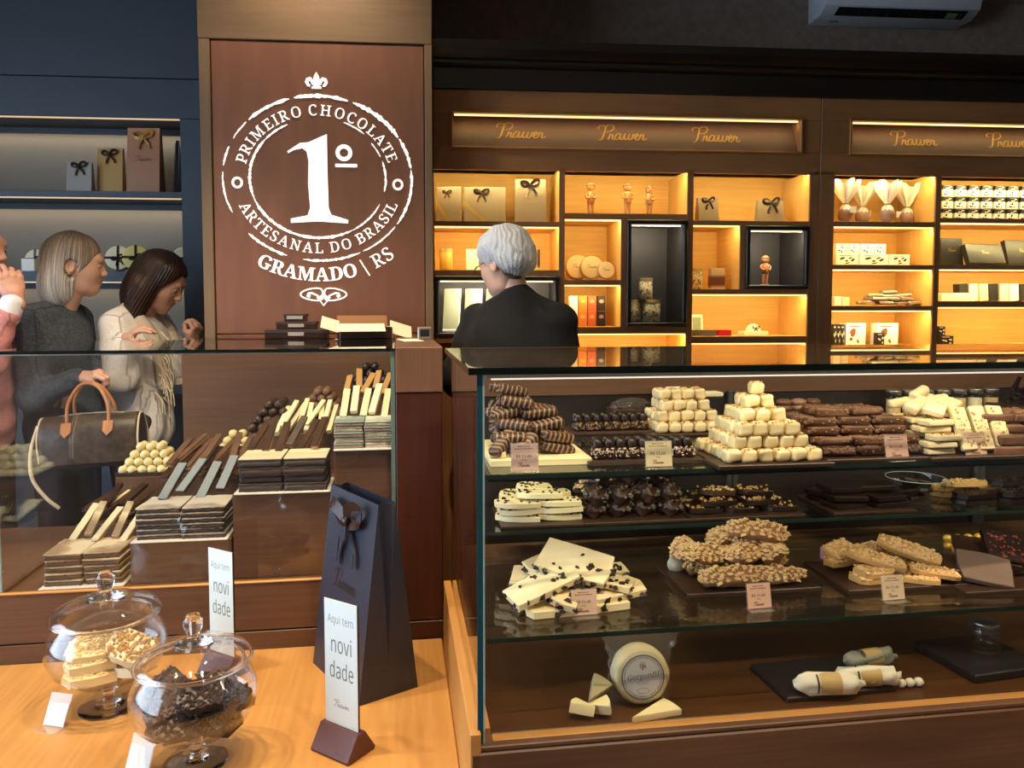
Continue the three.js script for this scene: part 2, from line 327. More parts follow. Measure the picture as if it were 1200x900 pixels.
// ================================================================ back wall: shelving
const ZB = -3.5;
const SHELF_K = 108;
const yB = (px, py) => onWall('B', px, py, ZB)[1], xB = (px, py = 300) => onWall('B', px, py, ZB)[0];
function ledStrip(unit, o, x0, x1, y, z, k, mat = M.led, rgb = WARM, aim = [-0.26, -0.3]) {   // strip under a board: glowing profile and the light just below it
  part(unit, 'led_strip', plain(x0, x1, y - 0.006, y, z - 0.012, z - 0.002).translate(-o[0], 0, -o[2]), mat, 'glowing warm light strip');
  const p = toWorld('B', (x0 + x1) / 2, y - 0.0085, z - 0.007), t = toWorld('B', (x0 + x1) / 2, y - 0.0085 + aim[1], z - 0.007 + aim[0]);
  areaLight('shelf_light', x1 - x0, 0.011, p.toArray(), t.toArray(), rgb, k);
}
function shelfUnit(label, x0, x1, cols, header, letters) {
  const o = [(x0 + x1) / 2, 0, ZB - 0.15], u = thing('shelf_unit', label, 'shelving');
  put(u, 'B', o);
  const P = (name, g, m, l) => part(u, name, g.translate(-o[0], 0, -o[2]), m, l);
  const top = header.y0, base = 1.1, zr = ZB - 0.3;
  P('back_panel', plain(x0, x1, base, top + 0.02, zr - 0.012, zr), M.shelf);
  for (const [a, b] of header.uprights) P('upright', span(a, b, base, top, zr, ZB, 0.001), M.front).material = M.shelf;
  for (const [a, b] of header.uprights) P('upright_edge', span(a - 0.001, b + 0.001, base, top, ZB, ZB + 0.012, 0.001), M.front);
  for (const c of cols) {
    const w = c.x1 - c.x0;
    for (const [ya, yb] of c.shelves) { P('shelf_board', span(c.x0, c.x1, ya, yb, zr, ZB, 0.001), M.shelf); P('shelf_edge', span(c.x0, c.x1, ya, yb, ZB, ZB + 0.01, 0.001), M.front); }
    for (const [a, b, ya, yb] of c.dividers ?? []) { P('divider', span(a, b, ya, yb, zr, ZB, 0.001), M.shelf); P('divider_edge', span(a, b, ya, yb, ZB, ZB + 0.01, 0.001), M.front); }
    for (const [a, b, y, k] of c.leds) ledStrip(u, o, a, b, y, ZB - 0.002, SHELF_K * (k ?? 1));
    for (const [a, b, ya, yb] of c.niches ?? []) {
      const t = 0.02, n = new THREE.Group(); n.name = 'niche_box'; u.add(n);
      const N = (name, g, m) => part(n, name, g.translate(-o[0], 0, -o[2]), m);
      N('lining', merge([plain(a, b, ya, ya + 0.006, zr + 0.004, ZB), plain(a, b, yb - 0.006, yb, zr + 0.004, ZB), plain(a, a + 0.006, ya, yb, zr + 0.004, ZB), plain(b - 0.006, b, ya, yb, zr + 0.004, ZB), plain(a, b, ya, yb, zr + 0.002, zr + 0.008)]), M.niche);
      N('frame', merge([span(a, b, ya, ya + t, ZB - 0.004, ZB + 0.022, 0.004), span(a, b, yb - t, yb, ZB - 0.004, ZB + 0.022, 0.004), span(a, a + t, ya + t, yb - t, ZB - 0.004, ZB + 0.022, 0.004), span(b - t, b, ya + t, yb - t, ZB - 0.004, ZB + 0.022, 0.004)]), M.black);
      ledStrip(n, o, a + t + 0.005, b - t - 0.005, yb - t - 0.001, ZB - 0.004, SHELF_K * 2.4, M.ledPale, [1, 0.8, 0.56]);
    }
  }
  // lower cupboards
  P('plinth', span(x0, x1, 0, 0.08, zr, ZB - 0.02, 0.001), M.black);
  P('worktop', span(x0, x1, base - 0.03, base, zr, ZB + 0.02, 0.003), M.shelf);
  const n = Math.round((x1 - x0) / 0.45), dw = (x1 - x0) / n;
  for (let i = 0; i < n; i++) P('door', span(x0 + i * dw + 0.002, x0 + (i + 1) * dw - 0.002, 0.08, base - 0.032, ZB - 0.02, ZB, 0.002), M.front);
  P('cupboard_carcass', plain(x0, x1, 0.08, base - 0.03, zr, ZB - 0.021), M.front);
  // header with the lit name board
  const h = header, zf = ZB + 0.012;
  P('header_board', merge([span(x0, x1, h.y0 - 0.016, h.by0, ZB - 0.001, zf, 0.002), span(x0, x1, h.y0, h.by0, ZB - 0.1, ZB - 0.001, 0.002), span(x0, x1, h.by1, h.y1, ZB - 0.1, zf, 0.002), span(x0, h.bx0, h.by0, h.by1, ZB - 0.1, zf, 0.002), span(h.bx1, x1, h.by0, h.by1, ZB - 0.1, zf, 0.002)]), M.front);
  const f = 0.012;
  P('board_frame', merge([span(h.bx0 - f, h.bx1 + f, h.by0 - f, h.by0, zf, zf + 0.014), span(h.bx0 - f, h.bx1 + f, h.by1, h.by1 + f, zf, zf + 0.014), span(h.bx0 - f, h.bx0, h.by0, h.by1, zf, zf + 0.014), span(h.bx1, h.bx1 + f, h.by0, h.by1, zf, zf + 0.014)]), M.frameCopper ??= std({ color: 0x9a6a38, roughness: 0.35, metalness: 0.4 }));
  const board = new THREE.Mesh(uvMetres(polygons([[[h.bx0, h.by0, ZB], [h.bx1, h.by0, ZB], [h.bx1, h.by1, ZB - 0.07], [h.bx0, h.by1, ZB - 0.07]]], new THREE.Vector3((h.bx0 + h.bx1) / 2, h.by0, ZB - 1))).translate(-o[0], 0, -o[2]), M.nameBoard ??= std({ color: 0x6b4a3c, roughness: 0.55 }));
  board.name = 'name_board'; board.userData.label = 'dark board with golden handwritten letters'; u.add(board);
  const tilt = Math.atan2(0.07, h.by1 - h.by0);
  for (const lx of letters) {
    const g = scriptRibbon(0.036, 0.17, 0.06).rotateX(-tilt).translate(lx, (h.by0 + h.by1) / 2 - 0.002, ZB - 0.035 + 0.0015);
    P('lettering', g, M.gold, 'golden handwritten Prawer');
  }
  ledStrip(u, o, h.bx0 + 0.005, h.bx1 - 0.005, h.by1 - 0.001, ZB + 0.006, SHELF_K * 0.12, M.led, WARM, [-0.05, -0.2]);
  return u;
}
{
  const q = 0.0265, top = 1.985;   // half width of an upright, height of the shelves' crown
  const U = [xB(658), xB(807.5), xB(949.5)];
  const c1 = { x0: xB(509), x1: U[0] - 0.012 }, c2 = { x0: U[0] + 0.012, x1: U[1] - 0.013 }, c3 = { x0: U[1] + 0.013, x1: U[2] - 0.013 };
  c1.shelves = [[yB(580, 265.5), yB(580, 259.5)], [yB(580, 323.5), yB(580, 316.5)], [1.2, 1.226]];
  c1.niches = [[c1.x0, c1.x1, 1.226, yB(580, 323.5)]];
  c1.leds = [[c1.x0, c1.x1, top - 0.004], [c1.x0, c1.x1, c1.shelves[0][0]]];
  const dv = xB(730.5);
  c2.shelves = [[yB(730, 257.5), yB(730, 250.5)], [yB(730, 391), yB(730, 383)]];
  c2.dividers = [[dv - 0.013, dv + 0.013, c2.shelves[1][1], c2.shelves[0][0]]];
  c2.niches = [[dv + 0.013, c2.x1, c2.shelves[1][1], c2.shelves[0][0]]];
  c2.leds = [[c2.x0, c2.x1, top - 0.004], [c2.x0, dv - 0.013, c2.shelves[0][0]], [c2.x0, dv - 0.013, yB(690, 334)], [c2.x0, c2.x1, c2.shelves[1][0]]];
  const c2b = { x0: c2.x0, x1: dv - 0.013, shelves: [[yB(690, 334), yB(690, 328)]], leds: [] };
  const d3 = xB(869.5);
  c3.shelves = [[yB(880, 264.5), yB(880, 259)], [yB(880, 345), yB(880, 339)], [yB(880, 402), yB(880, 394)]];
  c3.dividers = [[d3 - 0.013, d3 + 0.013, c3.shelves[1][1], c3.shelves[0][0]]];
  c3.niches = [[d3 + 0.013, c3.x1, c3.shelves[1][1], c3.shelves[0][0]]];
  c3.leds = [[c3.x0, c3.x1, top - 0.004], [c3.x0, d3 - 0.013, c3.shelves[0][0]], [c3.x0, c3.x1, c3.shelves[1][0]], [c3.x0, c3.x1, c3.shelves[2][0]]];
  globalThis.S1 = { c1, c2, c2b, c3, dv, d3 };
  shelfUnit('honey wood lit shelving of three bays with black niches beside the emblem pillar', -0.05, xB(957), [c1, c2, c2b, c3],
    { y0: top, y1: 2.318, by0: 2.07, by1: 2.215, bx0: xB(531, 150), bx1: xB(936, 150), uprights: [[-0.05, c1.x0], [c1.x1, c2.x0], [c2.x1, c3.x0], [c3.x1, xB(957)]] },
    [xB(610, 160), xB(730, 162), xB(841, 165)]);
  const c4 = { x0: xB(974.5), x1: xB(1093) }, c5 = { x0: xB(1099), x1: 3.12 };
  c4.shelves = [[yB(1035, 266), yB(1035, 260)], [yB(1035, 316), yB(1035, 310.5)], [yB(1035, 364), yB(1035, 358.5)], [yB(1035, 411), yB(1035, 405.5)]];
  c5.shelves = [[yB(1150, 261.5), yB(1150, 256)], [yB(1150, 316), yB(1150, 310)], [yB(1150, 360), yB(1150, 353)], [yB(1150, 411), yB(1150, 405)]];
  for (const c of [c4, c5]) c.leds = [[c.x0, c.x1, 1.982, 1.3], ...c.shelves.map((s) => [c.x0, c.x1, s[0]])];
  globalThis.S2 = { c4, c5 };
  shelfUnit('honey wood lit shelving of two bays packed with white boxes beneath the air conditioner', xB(957) + 0.003, 3.2, [c4, c5],
    { y0: 1.985, y1: 2.318, by0: 2.07, by1: 2.215, bx0: xB(996, 150), bx1: 3.05, uprights: [[xB(957) + 0.004, c4.x0], [c4.x1, c5.x0], [c5.x1, 3.2]] }, [xB(1075, 171), xB(1188, 173), xB(1188, 173) + 0.48]);
}
{ // black cornice over the shelving
  const prof = [[0, 2.318], [0.03, 2.318], [0.03, 2.405], [0.045, 2.41], [0.06, 2.42], [0.06, 2.432], [0.075, 2.436], [0.095, 2.455], [0.105, 2.47], [0.105, 2.505], [0, 2.505]];
  const g = extrude(prof.map(([z, y]) => [z, y]), 3.28, 0).rotateY(-Math.PI / 2).translate(3.23, 0, 0);
  const o = put(structure('trim_1', uvMetres(toCreasedNormals(g, 0.4)), std({ color: 0x14100e, roughness: 0.3 }), 'black moulded cornice above the lit shelves'), 'B', [0, 0, ZB - 0.0]);
  o.scale.z = 1;
  put(structure('trim_2', plain(-0.05, 3.23, 2.318, 2.5, -4.32, ZB), M.black), 'B', [0, 0, 0]);
}

// ================================================================ pillar with the round emblem
{
  const u = thing('sign_pillar', 'brown wooden pillar with large white round chocolate emblem between two shelving units', 'pillar'), o = [-0.52, 0, -3.6];
  put(u, 'B', o);
  const P = (name, g, m, l) => part(u, name, g.translate(-o[0], 0, -o[2]), m, l);
  P('core', plain(-0.988, -0.052, 0, 3.1, -4.3, -3.325), M.pillar);
  P('top_block', span(-0.992, -0.05, 2.447, 3.1, -3.325, -3.3, 0.002, 0), M.pillar);
  P('side_strip', span(-0.99, -0.947, 0, 2.445, -3.325, -3.3, 0.002), M.pillar);
  P('side_strip', span(-0.081, -0.05, 0, 2.445, -3.325, -3.3, 0.002), M.pillar);
  const sp = P('sign_panel', span(-0.943, -0.085, 1.25, 2.441, -3.325, -3.306, 0.002, 1), M.sign, 'reddish brown veneer panel with white emblem');
  P('lower_panel', span(-0.943, -0.085, 0, 1.246, -3.325, -3.306, 0.002, 1), M.sign);
  // the emblem: centre and radii in metres on the panel
  const [ex, ey] = onWall('B', 373, 209.5, -3.306), R = 0.384, RY = 0.337, D = 0.004, zf = -3.306;
  const E = (name, g, l) => part(sp, name, g.translate(ex - o[0], ey - o[2] * 0, zf - o[2]), M.logo, l);
  const stroke = (pts, w, d = D) => {      // ribbon of width w(i / n) along a polyline
    const v = [], quad = (a, b, c, e) => v.push(...a, ...b, ...c, ...a, ...c, ...e), L = [], Q = [];
    pts.forEach((p, i) => { const a = pts[Math.max(0, i - 1)], b = pts[Math.min(pts.length - 1, i + 1)], dx = b[0] - a[0], dy = b[1] - a[1], l = Math.hypot(dx, dy) || 1, k = (typeof w === 'function' ? w(i / (pts.length - 1)) : w) / 2; L.push([p[0] - (dy / l) * k, p[1] + (dx / l) * k]); Q.push([p[0] + (dy / l) * k, p[1] - (dx / l) * k]); });
    const f = (q, z) => [q[0], q[1], z];
    for (let i = 0; i + 1 < pts.length; i++) { quad(f(Q[i], d), f(Q[i + 1], d), f(L[i + 1], d), f(L[i], d)); quad(f(L[i], 0), f(L[i], d), f(L[i + 1], d), f(L[i + 1], 0)); quad(f(Q[i + 1], 0), f(Q[i + 1], d), f(Q[i], d), f(Q[i], 0)); }
    const g = new THREE.BufferGeometry(); g.setAttribute('position', new THREE.Float32BufferAttribute(v, 3)); g.computeVertexNormals(); return g;
  };
  const arc = (r, a0, a1, w, s) => {       // a worn ring segment, degrees counter-clockwise from the right
    const pts = [], n = Math.ceil(Math.abs(a1 - a0) / 1.2) + 2;
    for (let i = 0; i <= n; i++) { const a = (a0 + (a1 - a0) * i / n) * RAD, rr = r * (1 + 0.006 * (hash(i, s, 5) - 0.5)); pts.push([R * rr * Math.cos(a), RY * rr * Math.sin(a)]); }
    return stroke(pts, (t) => R * w * (0.55 + 0.75 * hash(Math.floor(t * n), s, 9)) * Math.min(1, 6 * t + 0.25, 6 * (1 - t) + 0.25));
  };
  E('outer_ring', merge([arc(1, 8, 30, 0.03, 1), arc(1, 31, 68, 0.045, 2), arc(1, 71, 104, 0.035, 3), arc(1, 107, 136, 0.03, 4), arc(1, 138, 152, 0.014, 5), arc(1, 158, 172, 0.02, 6), arc(1, 176, 205, 0.016, 7), arc(1.0, 222, 250, 0.028, 8), arc(1.0, 260, 296, 0.024, 9), arc(1, 298, 325, 0.018, 10), arc(1, 327, 367, 0.028, 11)]), 'worn white outer ring');
  E('inner_ring', merge([arc(0.72, 116, 140, 0.018, 12), arc(0.72, 140, 200, 0.028, 13), arc(0.72, 200, 300, 0.03, 14), arc(0.72, 300, 335, 0.016, 15), arc(0.72, 348, 378, 0.02, 16), arc(0.72, 22, 38, 0.014, 17), arc(0.74, 48, 68, 0.014, 18)]), 'worn white inner ring');
  const arcText = (str, size, font, r, a0, a1, top) => {   // letters on the ellipse, a0 to a1 degrees from straight up (top) or straight down
    const adv = [...str].map((c) => (c === ' ' ? 0.32 : FONT[font].data.glyphs[c]?.ha / FONT[font].data.resolution || 0.4)), total = adv.reduce((a, b) => a + b, 0), out = [];
    let acc = 0;
    [...str].forEach((c, i) => {
      const t = (acc + adv[i] / 2) / total; acc += adv[i];
      if (c === ' ') return;
      const a = lerp(a0, a1, t) * RAD, x = R * r * Math.sin(a), y = (top ? 1 : -1) * RY * r * Math.cos(a);
      const tx = R * Math.cos(a), ty = (top ? -1 : 1) * RY * Math.sin(a), turn = Math.atan2(ty, tx);
      const g = new TextGeometry(c, { font: FONT[font], size, depth: D, curveSegments: 4, bevelEnabled: false });
      g.computeBoundingBox(); const b = g.boundingBox;
      out.push(g.translate(-(b.min.x + b.max.x) / 2, -size * 0.5, 0).rotateZ(turn).translate(x, y, 0));
    });
    return merge(out);
  };
  E('lettering', arcText('PRIMEIRO CHOCOLATE', 0.043, 'serif', 0.83, -78, 75, true), 'white PRIMEIRO CHOCOLATE');
  E('lettering', arcText('ARTESANAL DO BRASIL', 0.043, 'serif', 0.845, -69, 71, false), 'white ARTESANAL DO BRASIL');
  E('lettering', arcText('GRAMADO', 0.056, 'bold', 1.17, -33, 20, false), 'white GRAMADO');
  E('lettering', merge([arcText('RS', 0.056, 'serif', 1.17, 29, 41.5, false), stroke([[R * 1.3 * Math.sin(24.5 * RAD), -RY * 1.3 * Math.cos(24.5 * RAD)], [R * 1.08 * Math.sin(23.6 * RAD), -RY * 1.08 * Math.cos(23.6 * RAD)]], 0.005)]), 'white RS');
  const ell = (cx, cy, a, b, n = 26) => Array.from({ length: n + 1 }, (_, i) => [cx + a * Math.cos(i / n * 2 * Math.PI), cy + b * Math.sin(i / n * 2 * Math.PI)]);
  for (const s of [-1, 1]) E('dot_ring', stroke(ell(s * 0.85 * R, -0.02, 0.018, 0.019), 0.009));
  const px = (x, y) => [(x - 373) * 0.00343, (209.5 - y) * 0.00347];
  E('numeral', extrude([[337, 178], [352, 168], [362, 167], [384, 157], [384, 200], [385, 244], [388, 252], [408, 258], [408, 262], [372, 260], [340, 262], [340, 257], [360, 253], [363, 244], [361, 215], [362, 190], [360, 178], [355, 174], [345, 176], [338, 180]].map(([x, y]) => px(x, y)).reverse(), D, 0), 'large white figure one');
  E('ordinal_mark', merge([stroke(ell(...px(404, 178.5), 0.026, 0.026), 0.016), stroke([px(393.5, 193.5), px(419.5, 193.5)], 0.013)]), 'white ordinal mark');
  { // fleur-de-lis and the flourish below
    const f = [], [fx, fy] = px(372.5, 96), k = 0.00343;
    const kf = k * 0.82;
    const leaf = (pts) => extrude(pts.map(([x, y]) => [fx + x * kf, fy - y * kf]).reverse(), D, 0);
    f.push(leaf([[0, -14], [3, -9], [4.5, -3], [2.5, 3], [1, 7], [0, 11], [-1, 7], [-2.5, 3], [-4.5, -3], [-3, -9]]));
    for (const s of [-1, 1]) f.push(stroke([[1.5, 6], [5, 3], [6.5, -1], [9, -4], [12.5, -3], [14, 1], [12, 5], [9, 6]].map(([x, y]) => [fx + s * x * kf, fy - y * kf]), (t) => kf * (2.4 + 2.8 * Math.sin(t * 3))));
    f.push(stroke([[-7, 8.5], [7, 8.5]].map(([x, y]) => [fx + x * kf, fy - y * kf]), k * 2.5));
    E('fleur_de_lis', merge(f), 'white lily ornament');
    const [cx, cy] = px(377.5, 347), loop = (s) => Array.from({ length: 41 }, (_, i) => { const a = i / 40 * 2 * Math.PI; return [cx + s * (14 + 13 * Math.cos(a) - 6 * Math.sin(a) * Math.sin(a)) * k * 1.02, cy + (7.5 * Math.sin(a)) * k]; });
    const fl = [stroke(loop(1), 0.0055), stroke(loop(-1), 0.0055)];
    for (const s of [-1, 1]) fl.push(stroke([[1, 6], [8, 1], [14, -1.5], [18, -1], [19, 1.5], [16, 3]].map(([x, y]) => [cx + s * x * k, cy - y * k]), (t) => 0.004 + 0.009 * t));
    fl.push(stroke([[-8, 3], [0, 13.5], [8, 3]].map(([x, y]) => [cx + x * k, cy - y * k]), 0.0055), stroke([[-6, 5], [0, -1], [6, 5]].map(([x, y]) => [cx + x * k, cy - y * k]), 0.0055));
    E('flourish', merge(fl), 'white looped ornament');
  }
}

// ================================================================ blue-grey wall unit behind the customers
{
  const Z = -3.92, X0 = -3.4, X1 = onWall('B', 212, 200, Z)[0], u = thing('wall_unit', 'slate blue wall unit with lit grey recesses holding gift bags', 'shelving'), o = [-2.2, 0, -4.1];
  put(u, 'B', o);
  const P = (name, g, m, l) => part(u, name, g.translate(-o[0], 0, -o[2]), m, l), y = (py) => onWall('B', 105, py, Z)[1];
  P('top_panel', span(X0, -0.995, y(90) + 0.002, 3.1, Z - 0.03, Z, 0.002), M.blue);
  P('upper_panel', span(X0, -0.995, y(137), y(90) - 0.002, Z - 0.03, Z, 0.002), M.blue);
  P('stile', span(X1, -0.995, 0, y(137) - 0.001, Z - 0.03, Z, 0.002), M.blue);
  P('side_panel', plain(X1, X1 + 0.02, 0, 2.3, Z - 0.33, Z - 0.03), M.blue);
  P('back_panel', plain(X0, X1, 0.9, 2.32, Z - 0.345, Z - 0.33), M.recess);
  P('soffit', plain(X0, X1, y(137), y(137) + 0.02, Z - 0.33, Z - 0.03), M.blue);
  const boards = [[y(231), y(223.5)], [y(330), y(318)], [0.98, 1.01]];
  for (const [a, b] of boards) P('shelf_board', span(X0, X1, a, b, Z - 0.33, Z - 0.004, 0.001), M.blue);
  P('base_cupboard', span(X0, X1, 0, 0.9, Z - 0.33, Z - 0.01, 0.002), M.blue);
  const add = (ya, k) => { ledStrip(u, o, X0, X1 - 0.005, ya, Z - 0.006, k * 0.12, M.ledTan, [1, 0.76, 0.5]); P('lip', plain(X0, X1 - 0.003, ya - 0.03, ya, Z - 0.255, Z - 0.25), M.blue); ledStrip(u, o, X0, X1 - 0.005, ya, Z - 0.27, k, M.ledPale, [1, 0.84, 0.6], [-0.03, -0.3]); };
  add(y(137), 20); add(boards[0][0], 20); add(boards[1][0], 12);
  globalThis.WU = { Z, boards };
}

// ================================================================ air conditioner on the wall above the cornice
{
  const z = -4.08, [x0, y0] = onWall('B', 972, 11, z), [x1] = onWall('B', 1143, 21, z), u = thing('air_conditioner', 'white split air conditioner indoor unit high on the dark wall', 'air conditioner'), cx = (x0 + x1) / 2 + 0.02, w = x1 - x0 + 0.04;
  put(u, 'B', [cx, y0, -4.315]);
  const g = extrude([[0, 0], [0.14, 0], [0.21, 0.035], [0.235, 0.12], [0.225, 0.27], [0.15, 0.3], [0, 0.3]], w, 0.008, 2).rotateY(-Math.PI / 2).translate(w / 2, 0, 0);
  part(u, 'housing', uvMetres(toCreasedNormals(g, 0.5)), std({ color: 0xd8dde2, roughness: 0.4 }));
  const v = part(u, 'air_outlet', span(-w / 2 + 0.07, w / 2 - 0.06, 0, 0.006, -0.03, 0.03).rotateX(-0.42).translate(0, 0.012, 0.178), M.charcoal);
  for (let i = 0; i < 9; i++) part(v, 'louver', cbox(0.004, 0.004, 0.05).rotateX(-0.42).translate(-w / 2 + 0.11 + i * (w - 0.2) / 8, 0.0105, 0.18), std({ color: 0x3a3d42, roughness: 0.5 }));
  part(u, 'energy_sticker', cbox(0.06, 0.002, 0.035).rotateX(-0.42).translate(w / 2 - 0.14, 0.009, 0.178), std({ color: 0x86a05a, roughness: 0.6 }), 'small green sticker');
  part(u, 'brand_plate', cbox(0.05, 0.002, 0.012).translate(-w / 2 + 0.11, -0.0005, 0.07), std({ color: 0x23262b, roughness: 0.5 }));
}

// ================================================================ counters
const TABLE = 0.353, DECK_L = 0.55, TOP_L = 1.238, DECK_R = 0.535, TOP_R = 1.249, ZL = -2.335, ZR = -1.42;
function unitAt(name, label, cat, o) { const u = thing(name, label, cat); put(u, 'C', o); return [u, (n, g, m, l, k) => part(u, n, g.translate(-o[0], -o[1], -o[2]), m, l, k)]; }
{ // low display ledge in front of the stepped case
  const [u, P] = unitAt('display_ledge', 'low orange wooden ledge carrying candy jars and small signs', 'table', [-1.1, 0, -1.7]);
  P('ledge_top', span(-2.3, 0.127, TABLE - 0.04, TABLE, -2.322, -1.12, 0.003, 2), M.table);
  P('front_panel', span(-2.3, 0.127, 0.02, TABLE - 0.041, -1.16, -1.14, 0.002), M.dark);
  P('carcass', plain(-2.28, 0.12, 0, TABLE - 0.041, -2.31, -1.161), M.dark);
}
{ // stepped glass case
  const x0 = -1.115, x1 = -0.009, zr = -3.05, [u, P] = unitAt('glass_counter', 'long glass counter with stepped stacks of chocolate tablets before the emblem pillar', 'display case', [-0.56, 0, -2.7]);
  P('base_board', span(x0 - 0.6, x1, 0.409, DECK_L, zr, -2.325, 0.002), M.dark);
  P('plinth', span(x0 - 0.6, x1, 0, 0.405, zr, -2.325, 0.002), M.dark);
  P('deck_edge', span(x0 - 0.6, x1, DECK_L, DECK_L + 0.006, -2.34, -2.322, 0.002), M.table);
  P('side_rail', span(x0 - 0.02, x0 + 0.01, DECK_L, DECK_L + 0.01, zr, -2.341, 0.002), M.dark);
  P('front_pane', plain(x0, x1, DECK_L + 0.006, TOP_L - 0.009, ZL - 0.0025, ZL + 0.0025), M.pane);
  P('side_pane', plain(x0, x0 + 0.005, DECK_L + 0.012, TOP_L - 0.009, zr, ZL - 0.004), M.pane);
  P('side_pane_edge', plain(x0 - 0.001, x0 + 0.006, DECK_L + 0.007, TOP_L - 0.01, ZL - 0.0035, ZL + 0.0035), M.edgePale, 'pale glass edge');
  P('end_pane_edge', plain(x1 - 0.012, x1, DECK_L + 0.007, TOP_L - 0.01, ZL - 0.003, ZL + 0.004), M.edge2 ??= std({ color: 0x5b6f6a, roughness: 0.15 }), 'grey green glass edge');
  P('top_pane', plain(x0 - 0.01, x1, TOP_L - 0.0085, TOP_L, zr, ZL + 0.008), M.paneGreen);
  P('top_pane_edge', plain(x0 - 0.01, x1, TOP_L - 0.009, TOP_L + 0.0005, ZL + 0.008, ZL + 0.0105), M.edgeDark, 'dark polished glass edge');
  P('top_trim', plain(x0, x1, TOP_L - 0.0125, TOP_L - 0.0095, ZL + 0.003, ZL + 0.007), M.alu);
  P('back_cabinet', span(-0.8, x1, DECK_L, 1.2, -3.1, zr, 0.002), M.dark);
  P('rear_slab', span(-0.8, x1, 1.2, TOP_L, -3.28, zr + 0.001, 0.003), std({ color: 0x15100d, roughness: 0.06 }), 'black polished slab');
  P('rear_cabinet', plain(-0.8, x1, 0, 1.199, -3.28, -3.101), M.dark);
}
{ // wooden end post between the two counters
  const x0 = -0.006, x1 = 0.134, [u, P] = unitAt('counter_post', 'dark brown wooden end post between the stepped case and the flat glass case', 'post', [0.06, 0, -2.7]);
  P('top_block', span(x0, x1, 1.106, 1.241, -3.2, -2.325, 0.002, 1), M.dark);
  P('panel', span(x0, x1 - 0.003, 0.409, 1.103, -3.2, -2.328, 0.002, 1), M.darkRed);
  P('plinth', span(x0, x1 - 0.003, 0, 0.406, -3.2, -2.328, 0.002), M.darkRed);
}
{ // flat-topped glass case
  const x0 = 0.152, x1 = 2.4, zr = -2.12, [u, P] = unitAt('glass_case', 'tall glass case with chocolate piles on two glass shelves and cheese below', 'display case', [1.2, 0, -1.8]);
  P('front_board', span(0.13, x1, 0, DECK_R - 0.012, ZR - 0.02, ZR + 0.016, 0.003), M.dark);
  P('front_rail', span(0.13, x1, DECK_R - 0.011, DECK_R - 0.001, ZR - 0.03, ZR + 0.012, 0.002), M.dark);
  P('side_plank', span(0.128, 0.149, 0.02, 0.562, -2.235, ZR + 0.016, 0.002), M.table);
  P('side_plank_inner', span(0.149, 0.172, 0.02, 0.548, -2.13, ZR - 0.03, 0.002), M.table);
  P('deck', span(0.173, x1, DECK_R - 0.03, DECK_R, -1.95, ZR - 0.03, 0.002), M.deck ??= std({ map: T.floor, color: 0xa08870, roughness: 0.3 }));
  P('deck_edge', span(0.173, x1, DECK_R - 0.009, DECK_R, ZR - 0.0295, ZR - 0.005, 0.002), M.table);
  P('carcass', plain(0.18, x1, 0, DECK_R - 0.031, -2.1, ZR - 0.021), M.dark);
  P('step_box', span(0.173, x1, DECK_R - 0.01, 0.7, zr, -1.951, 0.002), M.dark);
  P('rear_panel', plain(0.173, x1, 0.7, 1.112, zr - 0.015, zr), std({ color: 0x1b120d, roughness: 0.5 }), 'dark rear panel');
  P('rear_header', span(0.16, x1, 1.113, TOP_R - 0.013, zr - 0.02, zr + 0.004, 0.002), M.dark);
  P('rear_stile', span(0.155, 0.205, 0.55, 1.112, zr - 0.02, zr + 0.004, 0.002), M.dark);
  P('front_pane', plain(x0 + 0.004, x1, DECK_R - 0.001, TOP_R - 0.0135, ZR - 0.004, ZR + 0.001), M.pane);
  P('side_pane', plain(x0 - 0.006, x0, 0.549, TOP_R - 0.013, zr, ZR - 0.006), M.pane);
  P('corner_edge', plain(x0 - 0.008, x0 + 0.0025, DECK_R, TOP_R - 0.0135, ZR - 0.006, ZR + 0.003), M.edge, 'teal polished glass edge');
  P('corner_edge', plain(x0 + 0.0025, x0 + 0.006, DECK_R, TOP_R - 0.0135, ZR - 0.003, ZR + 0.003), M.edgePale, 'pale glass edge');
  P('top_pane', plain(x0 - 0.022, x1, TOP_R - 0.0125, TOP_R, zr + 0.008, ZR + 0.01), M.paneGreen);
  P('top_pane_edge', plain(x0 - 0.022, x1, TOP_R - 0.0128, TOP_R + 0.0003, ZR + 0.01, ZR + 0.013), M.edgeDark, 'black green polished glass edge');
  P('top_pane_edge', plain(x0 - 0.0245, x0 - 0.022, TOP_R - 0.0128, TOP_R + 0.0003, zr + 0.008, ZR + 0.013), M.edgeDark);
  P('top_pane_edge', plain(x0 - 0.022, x1, TOP_R - 0.0128, TOP_R + 0.0003, zr + 0.006, zr + 0.008), M.edgeBrown ??= std({ color: 0x7a5a40, roughness: 0.3 }));
  P('led_profile', plain(x0 + 0.01, x1 - 0.02, TOP_R - 0.021, TOP_R - 0.0135, ZR - 0.016, ZR - 0.006), M.alu);
  P('led_strip', plain(x0 + 0.02, x1 - 0.03, TOP_R - 0.024, TOP_R - 0.0212, ZR - 0.016, ZR - 0.007), M.ledCase, 'thin glowing light strip');
  const a = toWorld('C', (x0 + x1) / 2, TOP_R - 0.027, ZR - 0.0125), b = toWorld('C', (x0 + x1) / 2, 0.9, ZR - 0.24);
  areaLight('case_light', x1 - x0 - 0.06, 0.012, a.toArray(), b.toArray(), CASE_LED, 24);
  P('led_profile', merge([plain(x0 + 0.02, x1 - 0.02, 1.0245, 1.0275, -1.486, -1.476), plain(x0 + 0.02, x1 - 0.02, 1.0215, 1.0245, -1.4765, -1.4745)]), M.charcoal);
  P('led_strip', plain(x0 + 0.03, x1 - 0.03, 1.0232, 1.0243, -1.485, -1.477), M.ledCase, 'thin glowing light strip');
